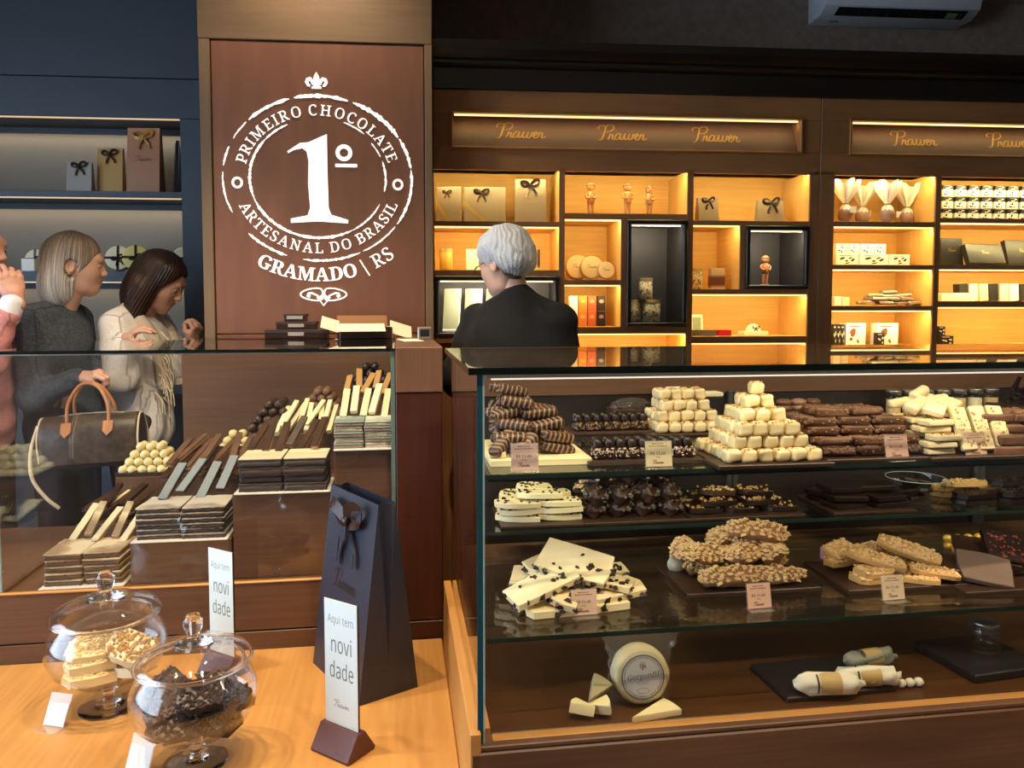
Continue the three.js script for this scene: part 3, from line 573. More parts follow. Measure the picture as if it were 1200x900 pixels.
  const a2 = toWorld('C', (x0 + x1) / 2, 1.0205, -1.481), b2 = toWorld('C', (x0 + x1) / 2, 0.72, -1.68);
  areaLight('shelf_case_light', x1 - x0 - 0.07, 0.01, a2.toArray(), b2.toArray(), CASE_LED, 36);
  const shelf = (y, z0, z1, name) => {
    P(name, plain(x0 + 0.012, x1 - 0.01, y - 0.009, y, z1, z0 - 0.002), M.paneGreen);
    P(name + '_edge', plain(x0 + 0.012, x1 - 0.01, y - 0.009, y, z0 - 0.002, z0), M.edgeGreen ??= std({ color: 0x1e2f28, roughness: 0.12 }), 'dark green polished shelf edge');
  };
  shelf(1.037, -1.47, -2.1, 'glass_shelf'); shelf(0.72, -1.455, -1.945, 'glass_shelf'); shelf(0.81, -1.86, -2.1, 'glass_shelf');
  for (const x of [0.955, 1.75]) P('upright', merge([span(x - 0.017, x - 0.001, 0.7, 1.12, -2.116, -2.102, 0.002), span(x + 0.001, x + 0.017, 0.7, 1.12, -2.116, -2.102, 0.002)]), M.steel);
}

// ================================================================ confectionery
// a print in the manner of the price cards
const tagTex = (() => { const cache = new Map(); return (price, tint) => {
  const key = price + tint; if (cache.has(key)) return cache.get(key);
  const t = canvasTex(276, 280, (c, w, h) => {
    c.fillStyle = tint; c.fillRect(0, 0, w, h);
    c.fillStyle = '#4a3328';
    const bars = (y, x0, x1, hh, s) => { for (let x = x0, i = 0; x < x1; i++) { const l = 10 + 26 * hash(i, y, s); c.fillRect(x, y, Math.min(l, x1 - x), hh); x += l + 7; } };
    bars(26, 70, 190, 9, 3); bars(52, 36, 222, 10, 5);
    c.textAlign = 'center'; c.font = 'bold 40px serif'; c.fillText(price, 128, 150);
    c.font = '22px serif'; c.fillText('100g', 128, 184);
    scriptDraw(c, 128, 236, 19, '#4a3024', 5);
  });
  const m = std({ map: t, roughness: 0.6 }); cache.set(key, m); return m;
}; })();
function priceTag(fr, pos, turn, label, price = 'R$ 11,60', tint = '#ead2c4', s = 1) {
  const u = thing('price_tag', label, 'price tag'), w = 0.057 * s, h = 0.054 * s;
  put(u, fr, pos, [0, turn, 0]);
  const lean = -0.2;
  part(u, 'card', facedBox(w - 0.003, h - 0.003, 0.0012, 0.0003).rotateX(lean).translate(0, 0.003, 0.0022), tagTex(price, tint));
  part(u, 'holder', merge([cbox(w, h, 0.0015, 0.0005).translate(0, h / 2, 0.0).rotateX(lean).translate(0, 0.002, 0), cbox(w, 0.0015, 0.03, 0.0005).translate(0, 0.001, 0.004)]), M.acrylic, 'clear acrylic stand');
  return u;
}
// --- shapes shared between alike pieces
function pebble(rx, ry, rz, rough, seed, detail = 1) { return jitter(new THREE.IcosahedronGeometry(1, detail).scale(rx, ry, rz), rough, 1.2 / Math.max(rx, rz), seed); }
function softBar(w, h, d, r, seed, rough = 0.0008) { return jitter(new RoundedBoxGeometry(w, h, d, 2, r), rough, 60, seed); }
function flakes(n, spread, place, seed, size = [0.006, 0.0018, 0.004]) {      // many small chips joined
  const r = rng(seed), out = [];
  for (let i = 0; i < n; i++) {
    const k = 0.6 + r() * 0.8, g = new THREE.OctahedronGeometry(1, 0).scale(size[0] * k, size[1] * (0.7 + r() * 0.6), size[2] * k);
    g.rotateX((r() - 0.5) * 1.6).rotateY(r() * 6.3).rotateZ((r() - 0.5) * 1.6);
    g.translate(...place(r, i)); out.push(g);
  }
  return merge(out.map(flat));
}
function slabShape(w, d, n, seed, ragged = 0.12) {      // broken slab outline in the xz plane
  const r = rng(seed), pts = [];
  for (let i = 0; i < n; i++) {
    const a = (i + 0.3 * (r() - 0.5)) / n * 2 * Math.PI, sq = 1 / Math.max(Math.abs(Math.cos(a)), Math.abs(Math.sin(a))), k = Math.min(sq, 1.32) * (1 - ragged * r());
    pts.push([w / 2 * k * Math.cos(a), d / 2 * k * Math.sin(a)]);
  }
  return pts;
}
function slab(w, h, d, seed, n = 9, ragged = 0.12) { return uvMetres(toCreasedNormals(extrude(slabShape(w, d, n, seed, ragged), h - 0.003, 0.0015).rotateX(-Math.PI / 2).translate(0, 0.0015, 0), 0.5)); }
const bitsOn = (w, h, d) => (r) => [(r() - 0.5) * w * 0.86, h + 0.0008, (r() - 0.5) * d * 0.86];
const each = (n, f) => Array.from({ length: n }, (_, i) => f(i));
// places copies of prototypes: the first use of a prototype is the prototype itself
function stamp(makers, name, label, category, group) {
  let n = 0;
  return (fr, pos, rot = [0, 0, 0], scale = 1, which) => {
    const parts = makers[(which ?? n) % makers.length], u = parts.length === 1 ? solid(name, label, category, parts[0][1], parts[0][2], group) : thing(name, label, category, group);
    n++;
    if (parts.length > 1) for (const [pn, g, m, k] of parts) part(u, pn, g, m, undefined, k);
    put(u, fr, pos, rot); if (scale !== 1) u.scale.setScalar(scale);
    return u;
  };
}
const mound = (place, fr, [cx, y0, cz], layers, dx, dy, dz, { yaw = 0, jitterYaw = 0.2, seed = 1, j = 0.1, turn = 0, tilt = 0 } = {}) => {
  const r = rng(seed);
  layers.forEach(([nx, nz, ox = 0, oz = 0], k) => { for (let a = 0; a < nx; a++) for (let b = 0; b < nz; b++) {
    const lx = (a - (nx - 1) / 2) * dx + ox + (r() - 0.5) * dx * j, lz = (b - (nz - 1) / 2) * dz + oz + (r() - 0.5) * dz * j;
    place(fr, [cx + lx * Math.cos(turn) + lz * Math.sin(turn), y0 + k * dy, cz - lx * Math.sin(turn) + lz * Math.cos(turn)], [(r() - 0.5) * tilt, yaw + turn + (r() - 0.5) * jitterYaw, (r() - 0.5) * tilt]);
  } });
};

// ---------------------------------------------------------------- stepped case
const STEP = [[-1.03, -0.785, DECK_L], [-0.778, -0.493, 0.675], [-0.488, -0.196, 0.807], [-0.192, -0.012, 0.93]];
for (const [i, [a, b, y]] of STEP.entries()) {
  if (i) { const g = span(a - (a + b) / 2, b - (a + b) / 2, 0, y - DECK_L - 0.0005, -0.33, 0.33, 0.002); put(solid('riser_block', ['', 'lowest', 'middle', 'tallest'][i] + ' brown wooden riser block under stacked tablets in the stepped case', 'riser', g, M.dark), 'C', [(a + b) / 2, DECK_L + 0.0005, -2.7]); }
}
{
  const ragged = (w, h, d, s) => jitter(new THREE.BoxGeometry(w, h, d, 18, 2, 10), 0.0022, 160, s);
  const layered = (w, h, d, body, top, th, s) => [['filling', ragged(w, h - th, d, s).translate(0, (h - th) / 2, 0), body], ['coating', ragged(w + 0.002, th, d + 0.002, s + 3).translate(0, h - th / 2, 0), top]];
  const grey = std({ color: 0x57493f, roughness: 0.6, bumpMap: bumpFine, bumpScale: 0.002 }), dusk = std({ color: 0x463c3a, roughness: 0.6, bumpMap: bumpFine, bumpScale: 0.002 }), marble = (a, b, q) => std({ map: paint(256, 256, (u, v) => mix3(hex(a), hex(b), clamp((fbm(u, v, 8, 8, q, 4) - 0.5) * 7 + 0.35))), roughness: 0.55, bumpMap: bumpFine, bumpScale: 0.001 }), ivory = marble(0xdccfae, 0x9c8468, 5), pale = marble(0xcfc8b8, 0x9a8f82, 6), sky = marble(0xcdd3c4, 0x8a9a94, 7);
  const defs = [ // step, columns, layers, layer height, depth, body, coating, coating share, names
    [0, 2, 5, 0.0195, 0.15, grey, ivory, 0.006, 'grey and ivory layered tablet in the lowest stack of the stepped case'],
    [1, 2, 6, 0.0155, 0.15, dusk, pale, 0.0042, 'charcoal tablet with pale edges on the low riser block'],
    [2, 2, 4, 0.024, 0.15, dusk, grey, 0.003, 'thick dark layered tablet on the middle riser block'],
    [3, 2, 5, 0.0165, 0.13, ivory, sky, 0.006, 'pale layered tablet on the tallest riser block'],
  ];
  for (const [s, cols, n, h, d, body, top, th, label] of defs) {
    const [a, b, y] = STEP[s], cx = (a + b) / 2, W = (b - a) - (s === 3 ? 0.0 : 0.035), w = W / cols - 0.004;
    put(solid('cake_card', ['white card under the grey and ivory tablets', 'white card under the charcoal tablets', 'white card under the thick dark tablets', 'white card under the pale tablets'][s], 'card', cbox(Math.min(b - a, W + 0.02), 0.004, d + 0.04, 0.001).translate(0, 0.002, 0), M.card), 'C', [cx, y + 0.0007, ZL - 0.015 - (d + 0.04) / 2]);
    const make = [layered(w, h - 0.001, d, body, top, th, s * 9 + 1), layered(w - 0.003, h - 0.001, d - 0.004, body, top, th, s * 9 + 2)];
    const place = stamp(make, 'chocolate_tablet', label, 'chocolate', label.split(' tablet')[0] + ' tablets');
    const r = rng(90 + s);
    for (let c = 0; c < cols; c++) for (let k = 0; k < n; k++) place('C', [cx + (c - (cols - 1) / 2) * (w + 0.005) + (r() - 0.5) * 0.004, y + 0.005 + k * h, ZL - 0.032 - d / 2 + (r() - 0.5) * 0.008], [0, (r() - 0.5) * 0.035, 0]);
    if (s === 2) { const lid = stamp([[['filling', cbox(w, 0.004, d, 0.001).translate(0, 0.002, 0), M.cream]]], 'chocolate_tablet', 'thin cream tablet topping the thick dark stack', 'chocolate', 'cream topping tablets'); for (let c = 0; c < 2; c++) lid('C', [cx + (c - 0.5) * (w + 0.005), y + 0.005 + n * h, ZL - 0.03 - d / 2]); }
  }
  // raised rear row: riser blocks a step higher than the front ones
  const REAR = [[-1.03, -0.785, 0.66, -2.74, 0.2], [-0.776, -0.495, 0.8, -2.87, 0.33], [-0.486, -0.198, 0.93, -2.87, 0.33], [-0.19, -0.014, 1.05, -2.87, 0.33]];
  REAR.forEach(([a, b, y, z, d], i) => { const y0 = i ? STEP[i][2] + 0.0005 : DECK_L + 0.0005; put(solid('riser_block', ['shallow', 'second', 'third', 'topmost'][i] + ' brown riser of the raised rear row in the stepped case', 'riser', span(a - (a + b) / 2, b - (a + b) / 2, 0, y - y0, -d / 2, d / 2, 0.002), M.dark), 'C', [(a + b) / 2, y0, z]); });
  const bar = (w, h, l, m1, m2) => [['body', cbox(w, h * 0.62, l, 0.0012).translate(0, h * 0.31, 0), m1], ['coating', cbox(w + 0.001, h * 0.36, l + 0.001, 0.001).translate(0, h * 0.8, 0), m2]];
  const blueGrey = std({ color: 0x8d9499, roughness: 0.3 }), biscuit = std({ color: 0xb98a55, roughness: 0.6, bumpMap: bumpFine, bumpScale: 0.002 });
  const rows = [ // x range, y, z centre, length, columns, tilt, bar width share, materials, label
    [-1.0, -0.8, 0.668, -2.56, 0.17, 5, 0.42, 0.5, biscuit, ivory, 'slim ivory coated bar leaning from the lowest stack'],
    [-1.02, -0.79, 0.672, -2.74, 0.17, 4, 0.12, 0.72, M.choc, M.white, 'white topped dark bar on the shallow riser'],
    [-1.0, -0.8, 0.7, -2.75, 0.16, 6, 0.2, 0.6, M.chocDark, M.choc, 'dark bar laid over the white topped bars'],
    [-0.73, -0.52, 0.795, -2.57, 0.17, 4, 0.5, 0.5, M.choc, blueGrey, 'grey coated bar leaning from the charcoal tablets'],
    [-0.77, -0.5, 0.812, -2.76, 0.2, 7, 0.26, 0.66, M.milk, M.choc, 'milk chocolate bar sloping on the second riser'],
    [-0.76, -0.51, 0.85, -2.79, 0.19, 7, 0.34, 0.58, biscuit, M.milk, 'biscuit brown bar stacked over the sloping milk bars'],
    [-0.46, -0.23, 0.932, -2.565, 0.16, 6, 0.55, 0.56, biscuit, M.choc, 'dark coated biscuit bar leaning from the thick dark tablets'],
    [-0.40, -0.21, 0.965, -2.755, 0.17, 9, 0.42, 0.72, M.white, M.cream, 'cream coloured chocolate stick fanned on the third riser'],
    [-0.185, -0.02, 1.035, -2.545, 0.15, 5, 0.55, 0.62, M.white, M.cream, 'pale yellow bar leaning from the pale tablets'],
    [-0.185, -0.02, 1.08, -2.76, 0.15, 5, 0.35, 0.6, M.milk, biscuit, 'brown bar sloping on the topmost riser'],
  ];
  rows.forEach(([a, b, y, z, l, n, tilt, share, m1, m2, label], i) => {
    const w = (b - a) / n, place = stamp([bar(w * share, 0.016, l, m1, m2), bar(w * share, 0.014, l * 0.93, m1, m2)], 'chocolate_bar', label, 'chocolate', 'row of ' + label.replace(/ (bar|stick) /, ' $1s '));
    const r = rng(300 + i);
    for (let k = 0; k < n; k++) place('C', [a + w * (k + 0.5), y + 0.016 * (k % 2) + 0.01 * r(), z + (r() - 0.5) * 0.05], [tilt + (r() - 0.5) * 0.12, -0.16 + (r() - 0.5) * 0.4, (r() - 0.5) * 0.5]);
  });
  // truffle piles at the rear
  const ball = (m, s) => each(3, (i) => [['truffle', pebble(0.0165, 0.0155, 0.0165, 0.0025, s + i, 2), m]]);
  const pile = (place, x, y, z, n, m, s) => mound(place, 'C', [x, y + 0.0155, z], [[n, m], [n - 1, m - 1], [n - 2, m - 2], [n - 3, m - 3]].filter(([p, q]) => p > 0 && q > 0), 0.0325, 0.0245, 0.0325, { seed: s, jitterYaw: 6, j: 0.1, tilt: 2 });
  const tray = (x, y, z, w, d, label, m = M.tray, h = 0.014) => put(solid('tray', label, 'tray', merge([span(-w / 2, w / 2, 0, 0.004, -d / 2, d / 2), span(-w / 2, w / 2, 0.004, h, -d / 2, -d / 2 + 0.004), span(-w / 2, w / 2, 0.004, h, d / 2 - 0.004, d / 2), span(-w / 2, -w / 2 + 0.004, 0.004, h, -d / 2 + 0.004, d / 2 - 0.004), span(w / 2 - 0.004, w / 2, 0.004, h, -d / 2 + 0.004, d / 2 - 0.004)]), m), 'C', [x, y, z]);
  const heap = (m, s, label, group, x, y, z, n, k) => pile(stamp(ball(m, s), 'truffle', label, 'truffle', group), x, y, z, n, k, s + 60);
  heap(M.white, 12, 'round ivory truffle on the second riser behind the sloping bars', 'ivory truffles on the second riser', -0.585, 0.8305, -2.955, 4, 3);
  heap(M.choc, 15, 'round dark truffle beside the ivory truffles on the second riser', 'dark truffles on the second riser', -0.62 + 0.09, 0.8605, -2.985, 2, 2);
  heap(M.choc, 5, 'round dark truffle beside the cream sticks', 'dark truffles beside the sticks', -0.43, 0.9305, -2.86, 5, 8);
  heap(M.milk, 8, 'round milk truffle heaped behind the cream sticks', 'milk truffles behind the sticks', -0.275, 0.9605, -2.94, 5, 6);
  put(solid('chocolate_block', 'thick milk chocolate block under the heaped milk truffles', 'chocolate', cbox(0.15, 0.029, 0.17).translate(0, 0.0145, 0), M.milk), 'C', [-0.278, 0.9307, -2.945]);
  heap(M.chocDark, 18, 'round black truffle heaped on the topmost riser', 'black truffles on the topmost riser', -0.1, 1.0505, -2.93, 5, 5);
  put(solid('riser_block', 'tall slim brown riser under the ivory truffle tray', 'riser', span(-0.1, 0.1, 0, 0.214, -0.085, 0.085), M.dark), 'C', [-0.882, DECK_L + 0.0005, -2.95]);
  tray(-0.882, 0.765, -2.95, 0.2, 0.17, 'dark tray of ivory truffles on the tall slim riser');
  heap(M.white, 22, 'round ivory truffle stacked on the dark tray', 'ivory truffles on the dark tray', -0.882, 0.7695, -2.95, 6, 5);
}

// ---------------------------------------------------------------- flat-topped case: upper shelf
const YU = 1.0372, YL = 0.7202, YM = 0.8102;
const flatTray = (label, x, y, z, w, d, m = M.tray, h = 0.006) => put(solid('tray', label, 'tray', cbox(w, h, d, 0.0015).translate(0, h / 2, 0), m), 'C', [x, y, z]);
const U = (px, py) => onLevel('C', px, py, YU), L = (px, py) => onLevel('C', px, py, YL), D = (px, py) => onLevel('C', px, py, DECK_R), MS = (px, py) => onLevel('C', px, py, YM);
{ // drizzled bars on the cream board
  const drizzle = (s) => paint(128, 64, (u, v) => mix3(hex(0x35201a), hex(0xb08a62), clamp((Math.sin((u * 9 + 0.35 * Math.sin(v * 6.28) + s) * 6.28) - 0.25) * 2.2, 0, 0.85)), { repeat: [10, 10] });
  const m1 = std({ map: drizzle(0), roughness: 0.4 }), m2 = std({ map: drizzle(0.4), roughness: 0.4 });
  const [x0, , z0] = U(574, 546), [x1] = U(696, 546), cx = (x0 + x1) / 2;
  flatTray('cream coloured board under the drizzled bars', cx, YU, z0 - 0.11, x1 - x0, 0.25, M.board, 0.014);
  const p = stamp([[['bar', softBar(0.072, 0.023, 0.03, 0.009, 1), m1]], [['bar', softBar(0.078, 0.022, 0.029, 0.009, 2), m2]]], 'drizzled_bar', 'dark chocolate bar with caramel drizzle heaped on the cream board', 'chocolate', 'drizzled bars on the cream board');
  mound(p, 'C', [cx - 0.002, YU + 0.0265, z0 - 0.12], [[2, 5, 0.004], [2, 5, -0.004], [2, 4, -0.008, -0.01], [2, 3, -0.016, -0.02], [1, 3, -0.03, -0.02], [1, 2, -0.045, -0.03]], 0.08, 0.0225, 0.04, { jitterYaw: 1.3, seed: 5, j: 0.3, tilt: 0.5 });
  p('C', [x0 + 0.03, YU + 0.041, z0 - 0.028], [0.1, 0.9, 0.5]); p('C', [x0 + 0.075, YU + 0.036, z0 - 0.022], [0.1, 0.7, 0.55]);
  put(solid('chocolate_piece', 'white chocolate chip lying before the drizzled bars', 'chocolate', slab(0.028, 0.012, 0.018, 4, 6), M.white), 'C', [x0 + 0.022, YU + 0.0145, z0 - 0.012], [0, -0.5, 0]);
}
{ // rows of dark and sprinkled bonbons
  const cup = (s) => jitter(lathe([[0.0001, 0], [0.011, 0], [0.0122, 0.003], [0.0118, 0.013], [0.008, 0.0185], [0.0001, 0.02]], 9), 0.0008, 90, s);
  const bits = (s, m) => ['sprinkles', flakes(40, 0, (r) => { const a = r() * 6.28, t = r(); return [0.0118 * Math.cos(a) * Math.sqrt(1 - t * t * 0.8), 0.004 + 0.016 * t, 0.0118 * Math.sin(a) * Math.sqrt(1 - t * t * 0.8)]; }, s, [0.0034, 0.0018, 0.0022]), m, 'stuff'];
  const pinkish = std({ color: 0xc9ac98, roughness: 0.6 }), tan = std({ color: 0xa5794f, roughness: 0.6 });
  for (const [k, px0, px1, py, lab, mb] of [[0, 690, 838, 546, 'front tray', pinkish], [1, 668, 778, 511, 'rear tray', tan]]) {
    const [x0, , z0] = U(px0, py), [x1] = U(px1, py), n = Math.floor((x1 - x0 - 0.02) / 0.0245), cx = (x0 + x1) / 2;
    flatTray(`dark tray of ${k ? 'tan' : 'pale'} sprinkled bonbons on the upper glass shelf`, cx, YU, z0 - 0.055, x1 - x0, 0.115, M.tray, 0.008);
    const a = stamp([[['bonbon', cup(1), M.chocDark], bits(3 + k, mb)], [['bonbon', cup(2), M.chocDark], bits(4 + k, mb)]], 'bonbon', `dark bonbon coated with ${k ? 'tan' : 'pale'} sprinkles on its tray`, 'bonbon', `${k ? 'tan' : 'pale'} sprinkled bonbons`);
    const b = stamp([[['bonbon', cup(3), M.chocDark]], [['bonbon', cup(4), M.chocDark]]], 'bonbon', `plain dark bonbon atop the ${k ? 'tan' : 'pale'} sprinkled row`, 'bonbon', `plain dark bonbons over the ${k ? 'tan' : 'pale'} row`);
    mound(a, 'C', [cx, YU + 0.0085, z0 - 0.04], [[n, 2]], 0.0245, 0.02, 0.0245, { seed: 11 + k, j: 0.05, jitterYaw: 6 });
    mound(b, 'C', [cx, YU + 0.0285, z0 - 0.055], [[n, 2]], 0.0245, 0.02, 0.0245, { seed: 13 + k, j: 0.05, jitterYaw: 6 });
  }
}
{ // white bonbon pyramids
  const body = (s) => softBar(0.031, 0.026, 0.03, 0.0085, s, 0.006), fl = (s) => ['toasted_flakes', flakes(16, 0, (r) => [(r() - 0.5) * 0.022, 0.0128, (r() - 0.5) * 0.022], s, [0.0034, 0.0012, 0.0024]), M.toast, 'stuff'];
  const mk = (m) => each(4, (i) => [['bonbon', body(20 + i), m], fl(50 + i)]);
  { const [x, , z] = U(902, 549), cx = x - 0.0, p = stamp(mk(M.white), 'white_bonbon', 'ivory bonbon with toasted flakes in the tall pyramid', 'bonbon', 'ivory bonbons of the tall pyramid');
    const tx0 = U(838, 549)[0], tx1 = U(975, 545)[0];
    flatTray('dark tray under the tall ivory bonbon pyramid', (tx0 + tx1) / 2, YU, z - 0.1, tx1 - tx0, 0.2, M.tray, 0.008);
    mound(p, 'C', [(tx0 + tx1) / 2 + 0.004, YU + 0.0215, z - 0.1], [[6, 5], [5, 4], [4, 4, -0.004], [3, 3, -0.008], [2, 2, -0.008], [1, 1, -0.004]], 0.0345, 0.0262, 0.0345, { seed: 21, j: 0.1, jitterYaw: 0.35 }); }
  { const warm = std({ color: 0xe6d2a4, roughness: 0.45 }), p = stamp(mk(warm), 'white_bonbon', 'cream bonbon with browned top in the wide low stack', 'bonbon', 'cream bonbons of the wide stack');
    const [x0, , z] = U(762, 512), [x1] = U(856, 510);
    flatTray('dark tray under the wide cream bonbon stack', (x0 + x1) / 2, YU, z - 0.075, x1 - x0 + 0.02, 0.16, M.tray, 0.006);
    mound(p, 'C', [(x0 + x1) / 2, YU + 0.0195, z - 0.075], [[5, 4], [5, 3, 0.004], [4, 3, 0.004, -0.01], [4, 2, 0.002, -0.01]], 0.0335, 0.0262, 0.0335, { seed: 23, j: 0.12, jitterYaw: 0.4 }); }
}
{ // cookies stacked behind the pyramid
  const ck = (s) => jitter(lathe([[0.0001, 0], [0.018, 0], [0.0205, 0.004], [0.019, 0.0095], [0.012, 0.013], [0.0001, 0.014]], 12), 0.002, 70, s);
  const p = stamp(each(3, (i) => [['cookie', ck(i), i === 1 ? M.milkPale : M.milk]]), 'coated_cookie', 'brown coated cookie stacked behind the ivory pyramid', 'cookie', 'coated cookies behind the pyramid');
  const [x0, , z] = U(925, 508), [x1] = U(955, 508);
  for (let k = 0; k < 6; k++) for (let i = 0; i < 3; i++) p('C', [x0 + 0.0 + i * 0.041, YU + 0.0005 + k * 0.0142, z - 0.03 - 0.004 * (k % 2)], [0, k + i, 0]);
}
{ // nutty fingers with yellow rolls on top
  const fg = (s) => [['finger', jitter(new RoundedBoxGeometry(0.075, 0.018, 0.024, 3, 0.008), 0.009, 80, s), M.milk], ['nut_pieces', flakes(44, 0, (r) => { const a = (r() - 0.25) * 4; return [(r() - 0.5) * 0.07, 0.0088 * Math.sin(a + 0.8), 0.0118 * Math.cos(a + 0.8)]; }, 90 + s, [0.0034, 0.0024, 0.003]), M.milkPale, 'stuff']];
  const p = stamp(each(4, fg), 'nut_finger', 'lumpy milk chocolate nut finger stacked on the dark tray', 'chocolate', 'nut fingers on dark tray');
  const [x0, , z] = U(962, 543), [x1] = U(1108, 541), cx = (x0 + x1) / 2;
  flatTray('dark tray under the lumpy nut fingers', cx, YU, z - 0.1, x1 - x0, 0.21, M.tray, 0.008);
  mound(p, 'C', [cx, YU + 0.019, z - 0.1], [[3, 6], [3, 5], [3, 4, -0.01, -0.01], [3, 4, -0.015, -0.02], [2, 3, -0.02, -0.02]], 0.08, 0.0185, 0.028, { seed: 31, j: 0.15, jitterYaw: 0.3, tilt: 0.06 });
  p('C', [x0 - 0.012, YU + 0.017, z - 0.06], [0, 1.1, 0.02]); p('C', [x0 - 0.022, YU + 0.017, z - 0.13], [0, 1.0, 0.02]);
  const roll = stamp([[['roll', softBar(0.06, 0.022, 0.024, 0.009, 8, 0.002), M.white]]], 'white_roll', 'pale yellow chocolate roll lying on the nut fingers', 'chocolate', 'pale rolls on the nut fingers');
  for (const [px, py, k, t, e] of [[990, 484, 4.9, 0.1, 0.1], [1004, 480, 5.2, 0.5, 0.35], [1020, 482, 5.0, 0.45, 0.3], [1012, 470, 6.1, 0.4, 0.25]]) { const [x] = U(px, 505); roll('C', [x - 0.01, YU + 0.0185 * k + 0.012, z - 0.15], [0, t, e]); }
}
{ // white flaked bars
  const wb = (w, h, d, s) => [['bar', softBar(w, h, d, 0.004, s, 0.0025), M.white], ['nut_flakes', flakes(34, 0, (r) => [(r() - 0.5) * w * 0.85, h / 2 + 0.0006, (r() - 0.5) * d * 0.85], 120 + s, [0.0034, 0.001, 0.0024]), M.nutDark, 'stuff']];
  const p = stamp([wb(0.075, 0.013, 0.036, 1), wb(0.07, 0.013, 0.034, 2)], 'white_bar', 'flat white chocolate nut bar in the stack beside the upright bars', 'chocolate', 'flat white nut bars');
  const [x0, , z] = U(1092, 541), tall = stamp([wb(0.037, 0.014, 0.098, 3), wb(0.037, 0.014, 0.1, 4)], 'white_bar', 'white chocolate nut bar leaning upright behind its price tag', 'chocolate', 'upright white nut bars');
  flatTray('dark tray under the white nut bars', x0 + 0.12, YU, z - 0.1, 0.24, 0.2, M.tray, 0.008);
  mound(p, 'C', [x0 + 0.045, YU + 0.0155, z - 0.1], [[1, 4], [1, 4], [1, 4], [1, 3], [1, 3]], 0.08, 0.0148, 0.042, { seed: 41, j: 0.25, jitterYaw: 0.35 });
  for (let i = 0; i < 3; i++) tall('C', [x0 + 0.105 + i * 0.046, YU + 0.06, z - 0.045 - 0.004 * i], [1.1, 0.05 - 0.04 * i, 0]);
  const lump = stamp([[['bar', softBar(0.05, 0.022, 0.036, 0.009, 6, 0.003), M.white]], [['bar', softBar(0.055, 0.016, 0.044, 0.006, 7, 0.003), M.white]]], 'white_bar', 'chunky white chocolate piece tossed onto the bar stack', 'chocolate', 'chunky white pieces');
  for (const [dx, dy, dz, r] of [[0.03, 0.103, -0.1, 0.5], [0.065, 0.108, -0.115, 1.1], [0.1, 0.112, -0.12, -0.4], [0.055, 0.1, -0.07, 0.9], [0.115, 0.105, -0.1, 0.4]]) lump('C', [x0 + dx, YU + dy, z + dz], [0.3, r, 0.25]);
  const brown = stamp(each(2, (s) => [['bar', softBar(0.08, 0.02, 0.05, 0.006, 9 + s, 0.004), M.milk], ['nut_flakes', flakes(50, 0, (r) => [(r() - 0.5) * 0.072, 0.0105, (r() - 0.5) * 0.044], 150 + s, [0.0034, 0.0016, 0.0026]), M.milkPale, 'stuff']]), 'flaked_bar', 'brown flaked chocolate block behind the upright white bars', 'chocolate', 'brown flaked blocks');
  mound(brown, 'C', [x0 + 0.255, YU + 0.012, z - 0.1], [[2, 3], [2, 3], [2, 2], [2, 2, -0.02]], 0.086, 0.0225, 0.056, { seed: 43, j: 0.2, jitterYaw: 0.3 });
}
